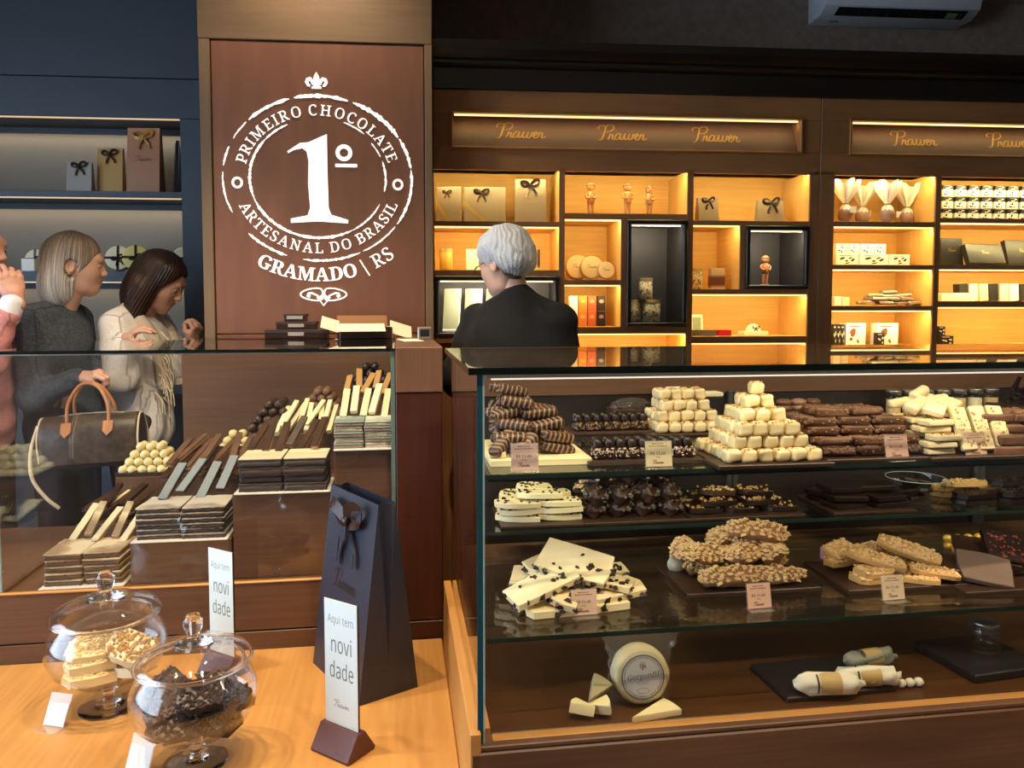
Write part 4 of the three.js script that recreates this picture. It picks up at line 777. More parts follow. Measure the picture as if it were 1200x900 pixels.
{ // along the rear of the upper shelf
  const [kx, , kz] = U(758, 488), o = thing('price_keypad', 'white square keypad of dark keys at the rear of the case', 'keypad');
  put(o, 'C', [kx + 0.03, YU + 0.055, -2.06], [0, 0, 0]);
  part(o, 'plate', cbox(0.045, 0.045, 0.01).rotateX(-0.4).translate(0, 0.025, 0), M.paper);
  for (let i = 0; i < 20; i++) part(o, 'key', cbox(0.006, 0.006, 0.004).translate(-0.016 + (i % 5) * 0.008, -0.012 + Math.floor(i / 5) * 0.008, 0.006).rotateX(-0.4).translate(0, 0.025, 0), M.charcoal);
  part(o, 'stand', cbox(0.05, 0.06, 0.04).translate(0, -0.025, -0.01), M.charcoal);
  const bx = thing('carton', 'cream carton standing behind the cream bonbons', 'box'); put(bx, 'C', [kx + 0.115, YU, -2.05]);
  part(bx, 'body', cbox(0.09, 0.075, 0.05).translate(0, 0.0375, 0), M.charcoal); part(bx, 'lid', cbox(0.092, 0.012, 0.052).translate(0, 0.082, 0), M.cream);
  const film = thing('wrapped_tray', 'dark chocolate shavings under clear film behind the sprinkled bonbons', 'tray'); const [fx] = U(702, 480); put(film, 'C', [fx, YU, -2.03]);
  part(film, 'tray_base', cbox(0.12, 0.05, 0.08).translate(0, 0.025, 0), M.tray); part(film, 'shavings', flakes(120, 0, (r) => [(r() - 0.5) * 0.1, 0.052 + r() * 0.012, (r() - 0.5) * 0.06], 7, [0.01, 0.002, 0.003]), M.choc, undefined, 'stuff'); part(film, 'film', new THREE.SphereGeometry(0.06, 16, 8, 0, 6.3, 0, 1.57).scale(1, 0.45, 0.66).translate(0, 0.051, 0), M.cello);
  for (const [i, px] of [1047, 1066, 1085, 1104, 1123, 1142, 1161].entries()) {
    const j = thing('glass_jar', 'small lidded glass jar of cream in the row at the rear of the case', 'jar', 'glass jars at the rear of the case'), [x] = onWall('C', px, 470, -2.06);
    put(j, 'C', [x, YU, -2.06]);
    part(j, 'glass', lathe([[0.0001, 0], [0.019, 0], [0.021, 0.004], [0.021, 0.062], [0.017, 0.07]], 18), M.pane);
    part(j, 'filling', lathe([[0.0001, 0.002], [0.0185, 0.002], [0.0195, 0.006], [0.0195, 0.056], [0.0001, 0.058]], 16), i % 3 === 2 ? M.cream : std({ color: 0xd8b783, roughness: 0.6 }));
    part(j, 'lid', lathe([[0.0001, 0.083], [0.0205, 0.083], [0.0215, 0.081], [0.0215, 0.069], [0.0001, 0.069]], 18), M.alu);
  }
  const st = stamp([[['stick', softBar(0.12, 0.01, 0.012, 0.004, 3, 0.001), M.chocDark]]], 'chocolate_stick', 'long dark chocolate stick heaped at the rear beside the jars', 'chocolate', 'dark sticks beside the jars');
  const [sx] = onWall('C', 1190, 470, -2.0); for (let i = 0; i < 9; i++) st('C', [sx + 0.02 * (i % 3), YU + 0.068 + 0.011 * Math.floor(i / 2), -2.0 + 0.015 * (i % 3)], [0, 0.5 + 0.1 * (i % 4), 0.25]);
  put(solid('tray', 'dark tray of long sticks beside the jars', 'tray', cbox(0.18, 0.045, 0.09).translate(0, 0.0225, 0), M.tray), 'C', [sx + 0.02, YU, -1.99]);
}
const tagAt = (px, py, y, label, price, tint, turn = 0, s = 1) => { const [x, , z] = onLevel('C', px, py, y); priceTag('C', [x, y + 0.0003, Math.min(z, -1.487)], turn, label, price, tint, s); };
tagAt(615, 552, YU, 'pinkish price tag before the drizzled bars', 'R$ 11,60', '#cfae9a', -0.05); tagAt(775, 550, YU, 'cream price tag before the sprinkled bonbons', 'R$ 11,60', '#cfc096', -0.05);
tagAt(929, 548, YU, 'pink price tag before the ivory pyramid', 'R$ 11,60', '#d2b0aa', 0.02); tagAt(1069, 545, YU, 'pinkish price tag before the nut fingers', 'R$ 11,60', '#c9a592', 0.05); tagAt(1168, 543, YU, 'pinkish price tag before the upright white bars', 'R$ 11,60', '#cfae94', 0.08);
const tagLow = (px, py, label, price, tint, turn) => { const [x, , z] = onLevel('C', px, py, YL); priceTag('C', [x, YL + 0.0003, Math.min(z, -1.475)], turn, label, price, tint, 1.0); };
tagLow(685, 722, 'pinkish price tag before the white berry bark', 'R$ 11,60', '#d8b79c', 0); tagLow(890, 714, 'pinkish price tag before the almond clusters', 'R$ 11,60', '#d0a78e', 0.05); tagLow(1047, 704, 'grey price tag before the caramel nut bars', 'R$ 11,60', '#ccb698', 0.05);

// ---------------------------------------------------------------- lower shelf
function tumble(place, base, list, fr = 'C') { list.forEach(([dx, dy, dz, rx, ry, rz, s, w]) => place(fr, [base[0] + dx, base[1] + dy, base[2] + dz], [rx, ry, rz], s ?? 1, w)); }
{ // white berry bark
  const bark = (w, d, h, s) => { const r0 = rng(s * 13 + 1), pts = slabShape(w, d, 8, s, 0.1);
    const berries = flakes(26, 0, (r, i) => { const t = r() * 8, a = Math.floor(t) % 8, b = (a + 1) % 8, f = t - Math.floor(t), e = i % 3 ? 1.0 : 0.3 + 0.5 * r(); return [lerp(pts[a][0], pts[b][0], f) * e, i % 3 ? h * (0.25 + 0.5 * r()) : h + 0.0003, -lerp(pts[a][1], pts[b][1], f) * e]; }, s + 200, [0.0085, 0.0055, 0.006]);
    return [['slab', slab(w, h, d, s, 8, 0.1), M.white], ['berries', berries, M.berry, 'stuff']]; };
  const p = stamp([bark(0.17, 0.085, 0.015, 1), bark(0.12, 0.09, 0.014, 2), bark(0.16, 0.1, 0.016, 3), bark(0.085, 0.06, 0.016, 4), bark(0.2, 0.1, 0.014, 5)], 'berry_bark', 'white chocolate bark studded with dark berries heaped on the lower shelf', 'chocolate', 'white berry bark pieces');
  const b = L(668, 712), base = [b[0] + 0.015, YL, -1.6];
  tumble(p, base, [
    [-0.01, 0.0005, 0.0, 0, 0.12, 0, 1.25, 4], [0.055, 0.001, -0.1, 0, -0.4, 0, 1, 2], [-0.06, 0.001, -0.1, 0, 0.3, 0, 1, 1], [0.07, 0.02, 0.0, 0.08, 0.25, 0.06, 1, 0],
    [-0.075, 0.044, 0.01, 0.1, 0.35, 0.28, 1.0, 0], [-0.03, 0.024, 0.03, 0.25, 1.2, 0.2, 1, 3], [0.0, 0.026, 0.01, 0.3, 0.9, 0.35, 1.1, 3], [0.075, 0.036, -0.02, -0.1, -0.5, -0.12, 1, 1],
    [-0.05, 0.03, -0.08, 0.1, -0.2, 0.05, 1, 2], [0.04, 0.05, -0.06, 0.2, -0.3, -0.12, 1, 1], [0.005, 0.075, -0.03, 0.42, -0.55, -0.22, 1.02, 2], [-0.06, 0.05, -0.1, 0.15, 0.6, 0.1, 1, 3], [0.1, 0.03, -0.09, 0.1, 0.2, 0, 1, 3],
  ]);
}
{ // almond clusters
  const cl = (w, h, d, s) => { const g = jitter(new THREE.IcosahedronGeometry(1, 3).scale(w / 2, h / 2, d / 2), 0.014, 44, s).translate(0, h / 2, 0), pos = g.attributes.position, nor = g.attributes.normal;
    return [['cluster', g, M.praline ??= std({ color: 0x9a7048, roughness: 0.6 })], ['almond_flakes', flakes(560, 0, (r) => { let i = 0; for (let q = 0; q < 12; q++) { i = Math.floor(r() * pos.count); if (nor.getY(i) > -0.25) break; } return [pos.getX(i), pos.getY(i), pos.getZ(i)]; }, s + 400, [0.0072, 0.0032, 0.0046]), M.nut, 'stuff']]; };
  const p = stamp([cl(0.1, 0.04, 0.06, 1), cl(0.13, 0.036, 0.06, 2), cl(0.075, 0.05, 0.06, 3), cl(0.15, 0.04, 0.07, 4)], 'almond_cluster', 'lumpy almond flake cluster heaped on the dark tray', 'chocolate', 'almond clusters on dark tray');
  const [x0, , z0] = L(805, 702), [x1] = L(966, 695), cx = (x0 + x1) / 2, zc = Math.min(z0, -1.5) - 0.1;
  flatTray('dark tray under the almond clusters', cx, YL, zc, x1 - x0, 0.2, M.tray, 0.01);
  tumble(p, [cx, YL + 0.01, zc], [[-0.045, 0, 0.06, 0, 0.1, 0, 1, 3], [0.065, 0, 0.055, 0, -0.15, 0, 1, 1], [-0.07, 0, -0.02, 0, 0.2, 0, 1, 0], [0.02, 0, -0.01, 0, -0.2, 0, 1, 1], [0.09, 0, -0.03, 0, 0.3, 0, 1, 0],
    [-0.075, 0.036, 0.0, 0.1, 0.3, -0.1, 1, 1], [0.0, 0.037, 0.02, 0, -0.2, 0.05, 1, 0], [0.075, 0.037, 0.02, 0.1, 0.5, 0.1, 1, 2], [-0.02, 0.055, -0.04, 0, 0.4, 0.2, 0.9, 2], [0.045, 0.085, 0.0, 0.1, -0.12, -0.12, 1, 3], [0.04, 0.06, -0.02, 0, 0.2, 0, 1, 0], [-0.105, 0.03, -0.06, 0, 1, 0.3, 0.9, 2]]);
}
{ // caramel nut bars
  const nb = (w, h, d, s) => [['bar', slab(w, h, d, s, 12, 0.05), M.caramel], ['nut_pieces', flakes(110, 0, bitsOn(w, h, d), s + 500, [0.0056, 0.003, 0.004]), M.nut, 'stuff']];
  const p = stamp([nb(0.13, 0.013, 0.048, 1), nb(0.12, 0.013, 0.05, 2), nb(0.085, 0.014, 0.06, 3)], 'nut_bar', 'golden caramel bar topped with nuts on its dark tray', 'chocolate', 'caramel nut bars');
  const [x0, , z0] = L(1000, 697), [x1] = L(1137, 690), cx = (x0 + x1) / 2, zc = Math.min(z0, -1.5) - 0.1;
  flatTray('dark tray under the caramel nut bars', cx, YL, zc, x1 - x0 + 0.02, 0.2, M.tray, 0.01);
  tumble(p, [cx, YL + 0.0105, zc], [[-0.07, 0, 0.05, 0, 0.1, 0, 1, 2], [0.02, 0, 0.06, 0, -0.5, 0, 1, 0], [0.1, 0, 0.03, 0, -0.4, 0, 1, 1], [-0.06, 0.015, 0.05, 0.05, 0.12, 0, 1, 2], [0.04, 0.014, -0.02, 0, -0.2, 0, 1, 0], [-0.08, 0.014, -0.04, 0, 0.4, 0, 1, 1],
    [-0.045, 0.038, 0.03, 0.25, -0.55, -0.2, 1, 0], [0.06, 0.045, 0.0, 0.34, -0.75, -0.26, 1.1, 0], [-0.085, 0.034, -0.05, 0.35, 0.4, 0.12, 1, 2], [0.0, 0.03, -0.06, 0.1, 0.3, 0, 1, 1], [0.075, 0.015, 0.07, 0.1, -0.4, -0.1, 0.9, 1]]);
}
{ // dark slabs and what stands behind
  const ds = (w, h, d, s) => [['slab', slab(w, h, d, s, 8, 0.04), M.choc]];
  const p = stamp([ds(0.13, 0.014, 0.11, 1), ds(0.1, 0.013, 0.09, 2)], 'dark_slab', 'large flat dark chocolate slab beside the caramel nut bars', 'chocolate', 'flat dark chocolate slabs');
  const greyish = stamp([[['slab', slab(0.115, 0.012, 0.1, 5, 8, 0.03), std({ color: 0x6f5a4c, roughness: 0.5, bumpMap: bumpFine, bumpScale: 0.002 })]]], 'dark_slab', 'bloomed greyish chocolate slab propped on the dark slabs', 'chocolate');
  const [x0, , z0] = L(1150, 690), b = [x0, YL + 0.001, Math.min(z0, -1.52) - 0.06];
  flatTray('dark tray under the flat dark slabs', b[0] + 0.05, YL, b[2], 0.23, 0.19, M.tray, 0.008);
  tumble(p, [b[0], b[1] + 0.008, b[2]], [[0.01, 0, 0, 0, -0.4, 0, 1, 0], [-0.03, 0.016, -0.03, 0.05, -0.5, -0.05, 1, 0], [0.1, 0, -0.02, 0, 0.2, 0, 1, 1], [0.1, 0.03, -0.05, 0.2, -0.5, -0.1, 1.1, 0]]);
  greyish('C', [b[0] + 0.03, b[1] + 0.03, b[2] + 0.03], [0.45, -0.55, -0.15]);
  const red = stamp([[['slab', slab(0.12, 0.014, 0.1, 7, 8, 0.06), M.chocDark], ['berry_bits', flakes(50, 0, bitsOn(0.12, 0.014, 0.1), 77, [0.005, 0.002, 0.004]), std({ color: 0x7a2a22, roughness: 0.5 }), 'stuff']]], 'dark_slab', 'dark slab sprinkled with red bits leaning on the pile', 'chocolate');
  red('C', [b[0] + 0.135, b[1] + 0.055, b[2] - 0.02], [0.5, -0.4, -0.2]);
  const candy = stamp([[['candy', pebble(0.014, 0.011, 0.011, 0.002, 3), std({ color: 0xd8b04a, roughness: 0.3, metalness: 0.3 })]]], 'wrapped_candy', 'gold wrapped candy at the rear of the lower shelf', 'candy', 'gold wrapped candies');
  const [cx] = L(1110, 640); const r = rng(8); for (let i = 0; i < 14; i++) candy('C', [cx - 0.02 + (i % 5) * 0.03, YL + 0.011 + 0.018 * Math.floor(i / 10), -1.83 + 0.03 * (Math.floor(i / 5) % 2)], [r(), r() * 6, 0]);
  const pb = stamp([[['ball', pebble(0.022, 0.02, 0.022, 0.002, 9, 2), std({ color: 0xb9b5a8, roughness: 0.6 })]]], 'sugared_ball', 'pale sugared ball behind the almond clusters', 'candy', 'pale sugared balls');
  const [bx] = L(770, 650); for (const [dx, dz, dy] of [[0, 0, 0], [0.046, -0.01, 0], [0.092, 0.004, 0], [0.02, -0.04, 0], [0.025, -0.01, 0.034]]) pb('C', [bx + dx, YL + 0.02 + dy, -1.76 + dz]);
  const pc = solid('candy_carton', 'small pink carton by the steel upright', 'box', cbox(0.05, 0.03, 0.03).translate(0, 0.015, 0), std({ color: 0xd98fb0, roughness: 0.5 })); const [qx] = L(948, 640); put(pc, 'C', [qx, YL, -1.8]);
}
// ---------------------------------------------------------------- narrow shelf at the rear
{
  const bark = (m1, m2, n, s, w = 0.1, d = 0.07) => [['slab', slab(w, 0.014, d, s, 9, 0.14), m1], ['topping', flakes(n, 0, bitsOn(w, 0.0135, d), s + 700, [0.006, 0.004, 0.005]), m2, 'stuff']];
  const kinds = [
    ['white_bark', 'white chocolate bark with berries on the narrow rear shelf', 'white bark on the rear shelf', [bark(M.white, M.berry, 20, 1), bark(M.white, M.berry, 18, 2, 0.12)], 630, [[2, 2], [2, 2], [2, 2], [1, 2]], 0.1],
    ['rocky_cluster', 'rocky dark and golden nut cluster on the narrow rear shelf', 'rocky clusters on the rear shelf', [[['cluster', jitter(new THREE.IcosahedronGeometry(1, 3).scale(0.03, 0.02, 0.026), 0.022, 55, 4).translate(0, 0.02, 0), M.chocDark], ['nut_pieces', flakes(70, 0, (r) => { const a = r() * 6.3, t = r(); return [0.03 * Math.cos(a) * Math.sqrt(1 - t * t), 0.016 + 0.024 * t, 0.026 * Math.sin(a) * Math.sqrt(1 - t * t)]; }, 3, [0.007, 0.0045, 0.005]), M.nut, 'stuff']], [['cluster', jitter(new THREE.IcosahedronGeometry(1, 3).scale(0.03, 0.022, 0.03), 0.024, 60, 6).translate(0, 0.022, 0), M.choc], ['nut_pieces', flakes(50, 0, (r) => { const a = r() * 6.3, t = r(); return [0.03 * Math.cos(a) * Math.sqrt(1 - t * t), 0.018 + 0.024 * t, 0.03 * Math.sin(a) * Math.sqrt(1 - t * t)]; }, 5, [0.006, 0.004, 0.004]), std({ color: 0x6d6a62, roughness: 0.7 }), 'stuff']]], 738, [[4, 2], [4, 2], [3, 1]], 0.068],
    ['nut_bark', 'dark bark with golden nuts on the narrow rear shelf', 'nut bark on the rear shelf', [bark(M.choc, M.nut, 34, 3), bark(M.chocDark, M.nutDark, 24, 4)], 862, [[3, 2], [2, 2], [2, 1]], 0.105],
    ['dark_tablet', 'plain dark tablet on the narrow rear shelf', 'dark tablets on the rear shelf', [[['tablet', slab(0.11, 0.013, 0.07, 8, 8, 0.03), M.chocDark]]], 1008, [[2, 2], [2, 2], [2, 1]], 0.115],
  ];
  for (const [name, label, group, mk, px, layers, dx] of kinds) {
    const p = stamp(mk, name, label, 'chocolate', group), [x] = onWall('C', px, 600, -1.95), w = layers[0][0] * dx;
    flatTray('dark tray under the ' + group, x, YM, -1.975, w + 0.01, 0.2, M.tray, 0.008);
    mound(p, 'C', [x, YM + 0.0085, -1.975], layers, dx, name === 'rocky_cluster' ? 0.036 : 0.0185, 0.085, { seed: px, j: 0.15, jitterYaw: 0.5, tilt: 0.14 });
  }
  const b = thing('glass_bowl', 'round glass bowl of dark chocolates on the narrow rear shelf', 'bowl'), [x] = onWall('C', 1075, 590, -1.95); put(b, 'C', [x, YM, -1.96]);
  part(b, 'bowl', lathe([[0.0001, 0.002], [0.035, 0.002], [0.062, 0.02], [0.075, 0.05], [0.078, 0.075]], 30), M.pane); part(b, 'rim', new THREE.TorusGeometry(0.078, 0.0012, 6, 36).rotateX(Math.PI / 2).translate(0, 0.075, 0), M.edgePale);
  const bb = stamp([[['piece', cbox(0.05, 0.012, 0.035, 0.002), M.chocDark]]], 'dark_piece', 'dark chocolate piece inside the round glass bowl', 'chocolate', 'pieces in the glass bowl');
  for (const [dx, dy, dz, a, e] of [[0, 0.02, 0, 0, 0.1], [0.018, 0.04, 0.01, 0.7, -0.2], [-0.02, 0.042, 0, -0.6, 0.3], [0.0, 0.058, -0.01, 0.2, 0.1], [0.01, 0.072, 0.015, 1.2, 0.2], [-0.02, 0.07, 0.01, -0.3, -0.2]]) bb('C', [x + dx, YM + dy, -1.96 + dz], [e, a, e]);
  const bk = stamp([bark(M.caramel, M.nut, 30, 12, 0.13, 0.06), bark(M.chocDark, M.choc, 30, 13, 0.12, 0.07)], 'mixed_bark', 'caramel or dark bark on the rear shelf beside the glass bowl', 'chocolate', 'bark beside the glass bowl'), [mx] = onWall('C', 1160, 590, -1.95);
  mound(bk, 'C', [mx, YM + 0.002, -1.98], [[2, 2], [2, 2], [2, 1]], 0.13, 0.02, 0.08, { seed: 3, j: 0.2, jitterYaw: 0.5, tilt: 0.1 });
}
// ---------------------------------------------------------------- bottom deck: cheese and sausages
{
  const rind = std({ map: grainTex(0xd8c69a, 0xb7a06e, 91, 14), roughness: 0.75, bumpMap: bumpFine, bumpScale: 0.002 });
  const label = canvasTex(512, 512, (c, w) => {
    c.fillStyle = '#8b8584'; c.fillRect(0, 0, w, w);
    c.fillStyle = '#5b5552'; c.beginPath(); c.arc(256, 256, 252, 0, 7); c.fill(); c.fillStyle = '#b9b2ac'; c.beginPath(); c.arc(256, 256, 240, 0, 7); c.fill();
    c.fillStyle = '#77706c'; for (let i = 0; i < 90; i++) { const a = i / 90 * 6.283; if (hash(i, 3, 1) > 0.25) { c.save(); c.translate(256 + 222 * Math.cos(a), 256 + 222 * Math.sin(a)); c.rotate(a + 1.57); c.fillRect(-5, -7, 8, 13); c.restore(); } }
    c.fillStyle = '#c6c1bb'; c.beginPath(); c.arc(256, 256, 204, 0, 7); c.fill();
    c.fillStyle = '#6a625e'; for (let i = 0; i < 60; i++) { const a = hash(i, 1, 7) * 6.28, q = hash(i, 2, 7); c.beginPath(); c.ellipse(262 + Math.cos(a) * 46 * q, 128 + Math.sin(a) * 52 * q, 8, 4, a, 0, 7); c.fill(); }
    c.fillStyle = '#3a3230'; c.font = 'italic 84px serif'; c.textAlign = 'center'; c.save(); c.translate(256, 275); c.rotate(-0.1); c.fillText('Gorgonfil', 0, 0); c.restore();
    c.strokeStyle = '#57504c'; c.lineWidth = 4; c.beginPath(); c.ellipse(256, 410, 70, 30, 0, 0, 7); c.stroke();
    c.fillStyle = '#857c77'; c.fillRect(170, 310, 172, 6); c.fillRect(190, 330, 132, 6);
  });
  const [x, , z] = D(762, 842), w = thing('whole_cheese', 'round cheese wheel with grey paper label in clear bag on the deck', 'cheese'); put(w, 'C', [x, DECK_R + 0.0605, Math.min(z, -1.5) - 0.03], [0.0, -0.05, 0]);
  const wg = jitter(lathe([[0.0001, -0.026], [0.05, -0.026], [0.058, -0.018], [0.06, 0], [0.058, 0.018], [0.05, 0.026], [0.0001, 0.026]], 40).rotateX(Math.PI / 2), 0.0015, 60, 2);
  part(w, 'rind', wg.rotateX(-0.12), rind);
  part(w, 'label', new THREE.CircleGeometry(0.0455, 40).translate(0, 0, 0.0272).rotateX(-0.12), std({ map: label, roughness: 0.6 }), 'round grey label with dark handwriting');
  { // clear bag: a puffed sheet front and back with a flared top
    const n = 20, rows = 16, v = [], idx = []; const r = rng(4);
    for (const s of [1, -1]) for (let j = 0; j <= rows; j++) for (let i = 0; i <= n; i++) { const u = i / n * 2 - 1, t = j / rows, yy = lerp(-0.059, 0.092, t), half = t < 0.62 ? 0.066 : lerp(0.066, 0.086, (t - 0.62) / 0.38), bulge = s * 0.034 * Math.sqrt(Math.max(0, 1 - u * u)) * (t < 0.7 ? 1 : (1 - t) / 0.3 * 0.9 + 0.1) * Math.sin(Math.min(1, t * 4 + 0.25) * 1.57); v.push(u * half + 0.003 * Math.sin(j * 2 + i), yy + 0.012 * Math.max(0, t - 0.7) * Math.sin(u * 5), bulge + 0.003 * Math.sin(i * 2.3 + j * 1.1) * (1 - u * u)); }
    const per = (n + 1) * (rows + 1); for (let s = 0; s < 2; s++) for (let j = 0; j < rows; j++) for (let i = 0; i < n; i++) { const a = s * per + j * (n + 1) + i, b = a + 1, c = a + n + 1, d = c + 1; s ? idx.push(a, c, b, b, c, d) : idx.push(a, b, c, b, d, c); }
    const g = new THREE.BufferGeometry(); g.setAttribute('position', new THREE.Float32BufferAttribute(v, 3)); g.setIndex(idx); g.computeVertexNormals(); part(w, 'clear_bag', g, M.cello, 'crinkled transparent bag');
  }
  const wedge = (a, r, h, s) => { const pts = [[0, 0]]; for (let i = 0; i <= 6; i++) pts.push([r * Math.cos(a * i / 6), r * Math.sin(a * i / 6)]); return uvMetres(toCreasedNormals(extrude(pts, h - 0.003, 0.0015).rotateX(-Math.PI / 2).translate(-r * 0.6, 0.0015, r * 0.25), 0.5)); };
  const pal = std({ color: 0xe0cf9c, roughness: 0.6, bumpMap: bumpFine, bumpScale: 0.001 }), grey = std({ color: 0x9c8e68, roughness: 0.7 });
  for (const [px, py, a, r, h, rot, m, lab] of [[700, 832, 0.7, 0.065, 0.03, [0.5, 0.6, 0.2], grey, 'greyish cheese wedge tilted behind two pale wedges'], [682, 852, 0.8, 0.05, 0.022, [0.25, 2.2, 0], pal, 'pale cheese wedge with rind at the corner of the case'], [712, 851, 0.8, 0.05, 0.022, [0.2, -0.5, 0.1], pal, 'small pale cheese wedge beside the rind wedge'], [778, 850, 0.5, 0.11, 0.014, [0, 0.15, 0], pal, 'flat long pale cheese wedge before the cheese wheel']]) {
    const [wx, , wz] = D(px, py); put(solid('cheese_wedge', lab, 'cheese', wedge(a, r, h), m), 'C', [wx, DECK_R + (rot[0] > 0.4 ? 0.028 : rot[0] ? 0.012 : 0.0005), Math.min(wz, -1.465) - 0.015], rot);
  }
  const [bx, , bz] = D(1000, 830), board = put(solid('serving_board', 'thin dark serving board under the wrapped sausages', 'board', cbox(0.26, 0.012, 0.16, 0.003).translate(0, 0.006, 0), M.charcoal), 'C', [bx, DECK_R + 0.0003, Math.min(bz, -1.5) - 0.06], [0, 0.05, 0]);
  const saus = (len, r, s, m, lab, px, py, turn, dz, dy = 0) => {
    const o = thing('wrapped_sausage', lab, 'sausage'), [sx, , sz] = D(px, py); put(o, 'C', [sx, DECK_R + 0.0125 + r + dy, Math.min(sz, -1.48) + dz], [0, turn, 0]);
    const prof = [[0.0001, -len / 2], [r * 0.35, -len / 2 + 0.002], [r * 0.4, -len / 2 + 0.012], [r * 0.9, -len / 2 + 0.02], [r, -len / 2 + 0.035], [r, 0], [r, len / 2 - 0.03], [r * 0.8, len / 2 - 0.012], [r * 0.3, len / 2 - 0.004], [0.0001, len / 2]];
    part(o, 'paper_wrap', jitter(lathe(prof, 22).rotateZ(Math.PI / 2), 0.009, 75, s), m);
    part(o, 'band', lathe([[r * 1.06, -0.022], [r * 1.07, 0], [r * 1.06, 0.022]], 20).rotateZ(Math.PI / 2), std({ color: 0xb99c62, roughness: 0.6 }), 'tan paper band');
    part(o, 'print_stripe', lathe([[r * 1.065, 0.026], [r * 1.065, 0.03]], 20).rotateZ(Math.PI / 2), std({ color: 0x3d3428, roughness: 0.6 }));
  };
  const wp = std({ color: 0xd9d3bd, roughness: 0.65 }), gp = std({ color: 0x8c8a7e, roughness: 0.5 });
  saus(0.15, 0.021, 1, wp, 'white paper wrapped sausage at the edge of the dark board', 985, 832, -0.15, 0.0); saus(0.15, 0.02, 2, wp, 'white paper wrapped sausage in the middle of the dark board', 1030, 820, -0.12, -0.02); saus(0.14, 0.02, 3, gp, 'grey film wrapped sausage at the rear of the board', 1035, 800, 0.12, -0.05);
  const nk = stamp([[['knot', pebble(0.011, 0.01, 0.01, 0.002, 2), wp]]], 'sausage_knot', 'small tied sausage link beside the wrapped sausages', 'sausage', 'small tied links'); const [nx, , nz] = D(1082, 826); for (let i = 0; i < 3; i++) nk('C', [nx + i * 0.021, DECK_R + 0.0105, Math.min(nz, -1.5)]);
  const [ex, , ez] = D(1185, 822); put(solid('serving_board', 'thick black serving board at the bare end of the deck', 'board', cbox(0.2, 0.02, 0.18, 0.003).translate(0, 0.01, 0), M.charcoal), 'C', [ex + 0.07, DECK_R + 0.0003, Math.min(ez, -1.5) - 0.09], [0, 0.1, 0]);
  const gj = thing('glass_jar', 'round glass jar on the thick black board', 'jar'); put(gj, 'C', [ex + 0.09, DECK_R + 0.0205, Math.min(ez, -1.5) - 0.1]); part(gj, 'glass', lathe([[0.0001, 0], [0.03, 0], [0.036, 0.01], [0.036, 0.05], [0.03, 0.062]], 22), M.pane); part(gj, 'lid', lathe([[0.0001, 0.075], [0.031, 0.075], [0.032, 0.061], [0.0001, 0.061]], 22), M.alu);
}

// ================================================================ on the low ledge
const TB = (px, py) => onLevel('C', px, py, TABLE);
function candyJar(px, py, label, s, turn) {
  const [x, , z] = TB(px, py), j = thing('candy_jar', label, 'jar'); put(j, 'C', [x, TABLE + 0.0005, z], [0, turn, 0]); j.scale.setScalar(s);
  part(j, 'foot', lathe([[0.0001, 0.006], [0.05, 0.003], [0.066, 0], [0.066, 0.004], [0.045, 0.009], [0.014, 0.018], [0.012, 0.03], [0.014, 0.05], [0.03, 0.062], [0.0001, 0.066]], 36), M.clear, 'clear glass foot and stem');
  part(j, 'bowl', lathe([[0.0001, 0.062], [0.04, 0.064], [0.085, 0.078], [0.118, 0.106], [0.132, 0.142], [0.13, 0.172], [0.116, 0.2], [0.104, 0.214], [0.102, 0.222], [0.098, 0.222], [0.1, 0.213], [0.112, 0.198], [0.126, 0.171], [0.128, 0.142], [0.115, 0.109], [0.083, 0.082], [0.04, 0.068], [0.0001, 0.067]], 56), M.pane);
  part(j, 'bowl_rim', new THREE.TorusGeometry(0.102, 0.0035, 8, 56).rotateX(Math.PI / 2).translate(0, 0.222, 0), M.clear);
  const lid = part(j, 'lid', lathe([[0.118, 0.224], [0.12, 0.23], [0.112, 0.243], [0.085, 0.256], [0.05, 0.265], [0.0001, 0.268], [0.0001, 0.264], [0.05, 0.261], [0.083, 0.252], [0.109, 0.24], [0.115, 0.231]], 56), M.pane);
  part(lid, 'lid_rim', new THREE.TorusGeometry(0.1185, 0.004, 8, 56).rotateX(Math.PI / 2).translate(0, 0.227, 0), M.clear);
  part(lid, 'knob', lathe([[0.0001, 0.264], [0.042, 0.262], [0.036, 0.271], [0.016, 0.277], [0.014, 0.285], [0.019, 0.3], [0.02, 0.314], [0.014, 0.327], [0.0001, 0.331]], 30), M.clear, 'clear glass knob');
  return [x, z, s];
}
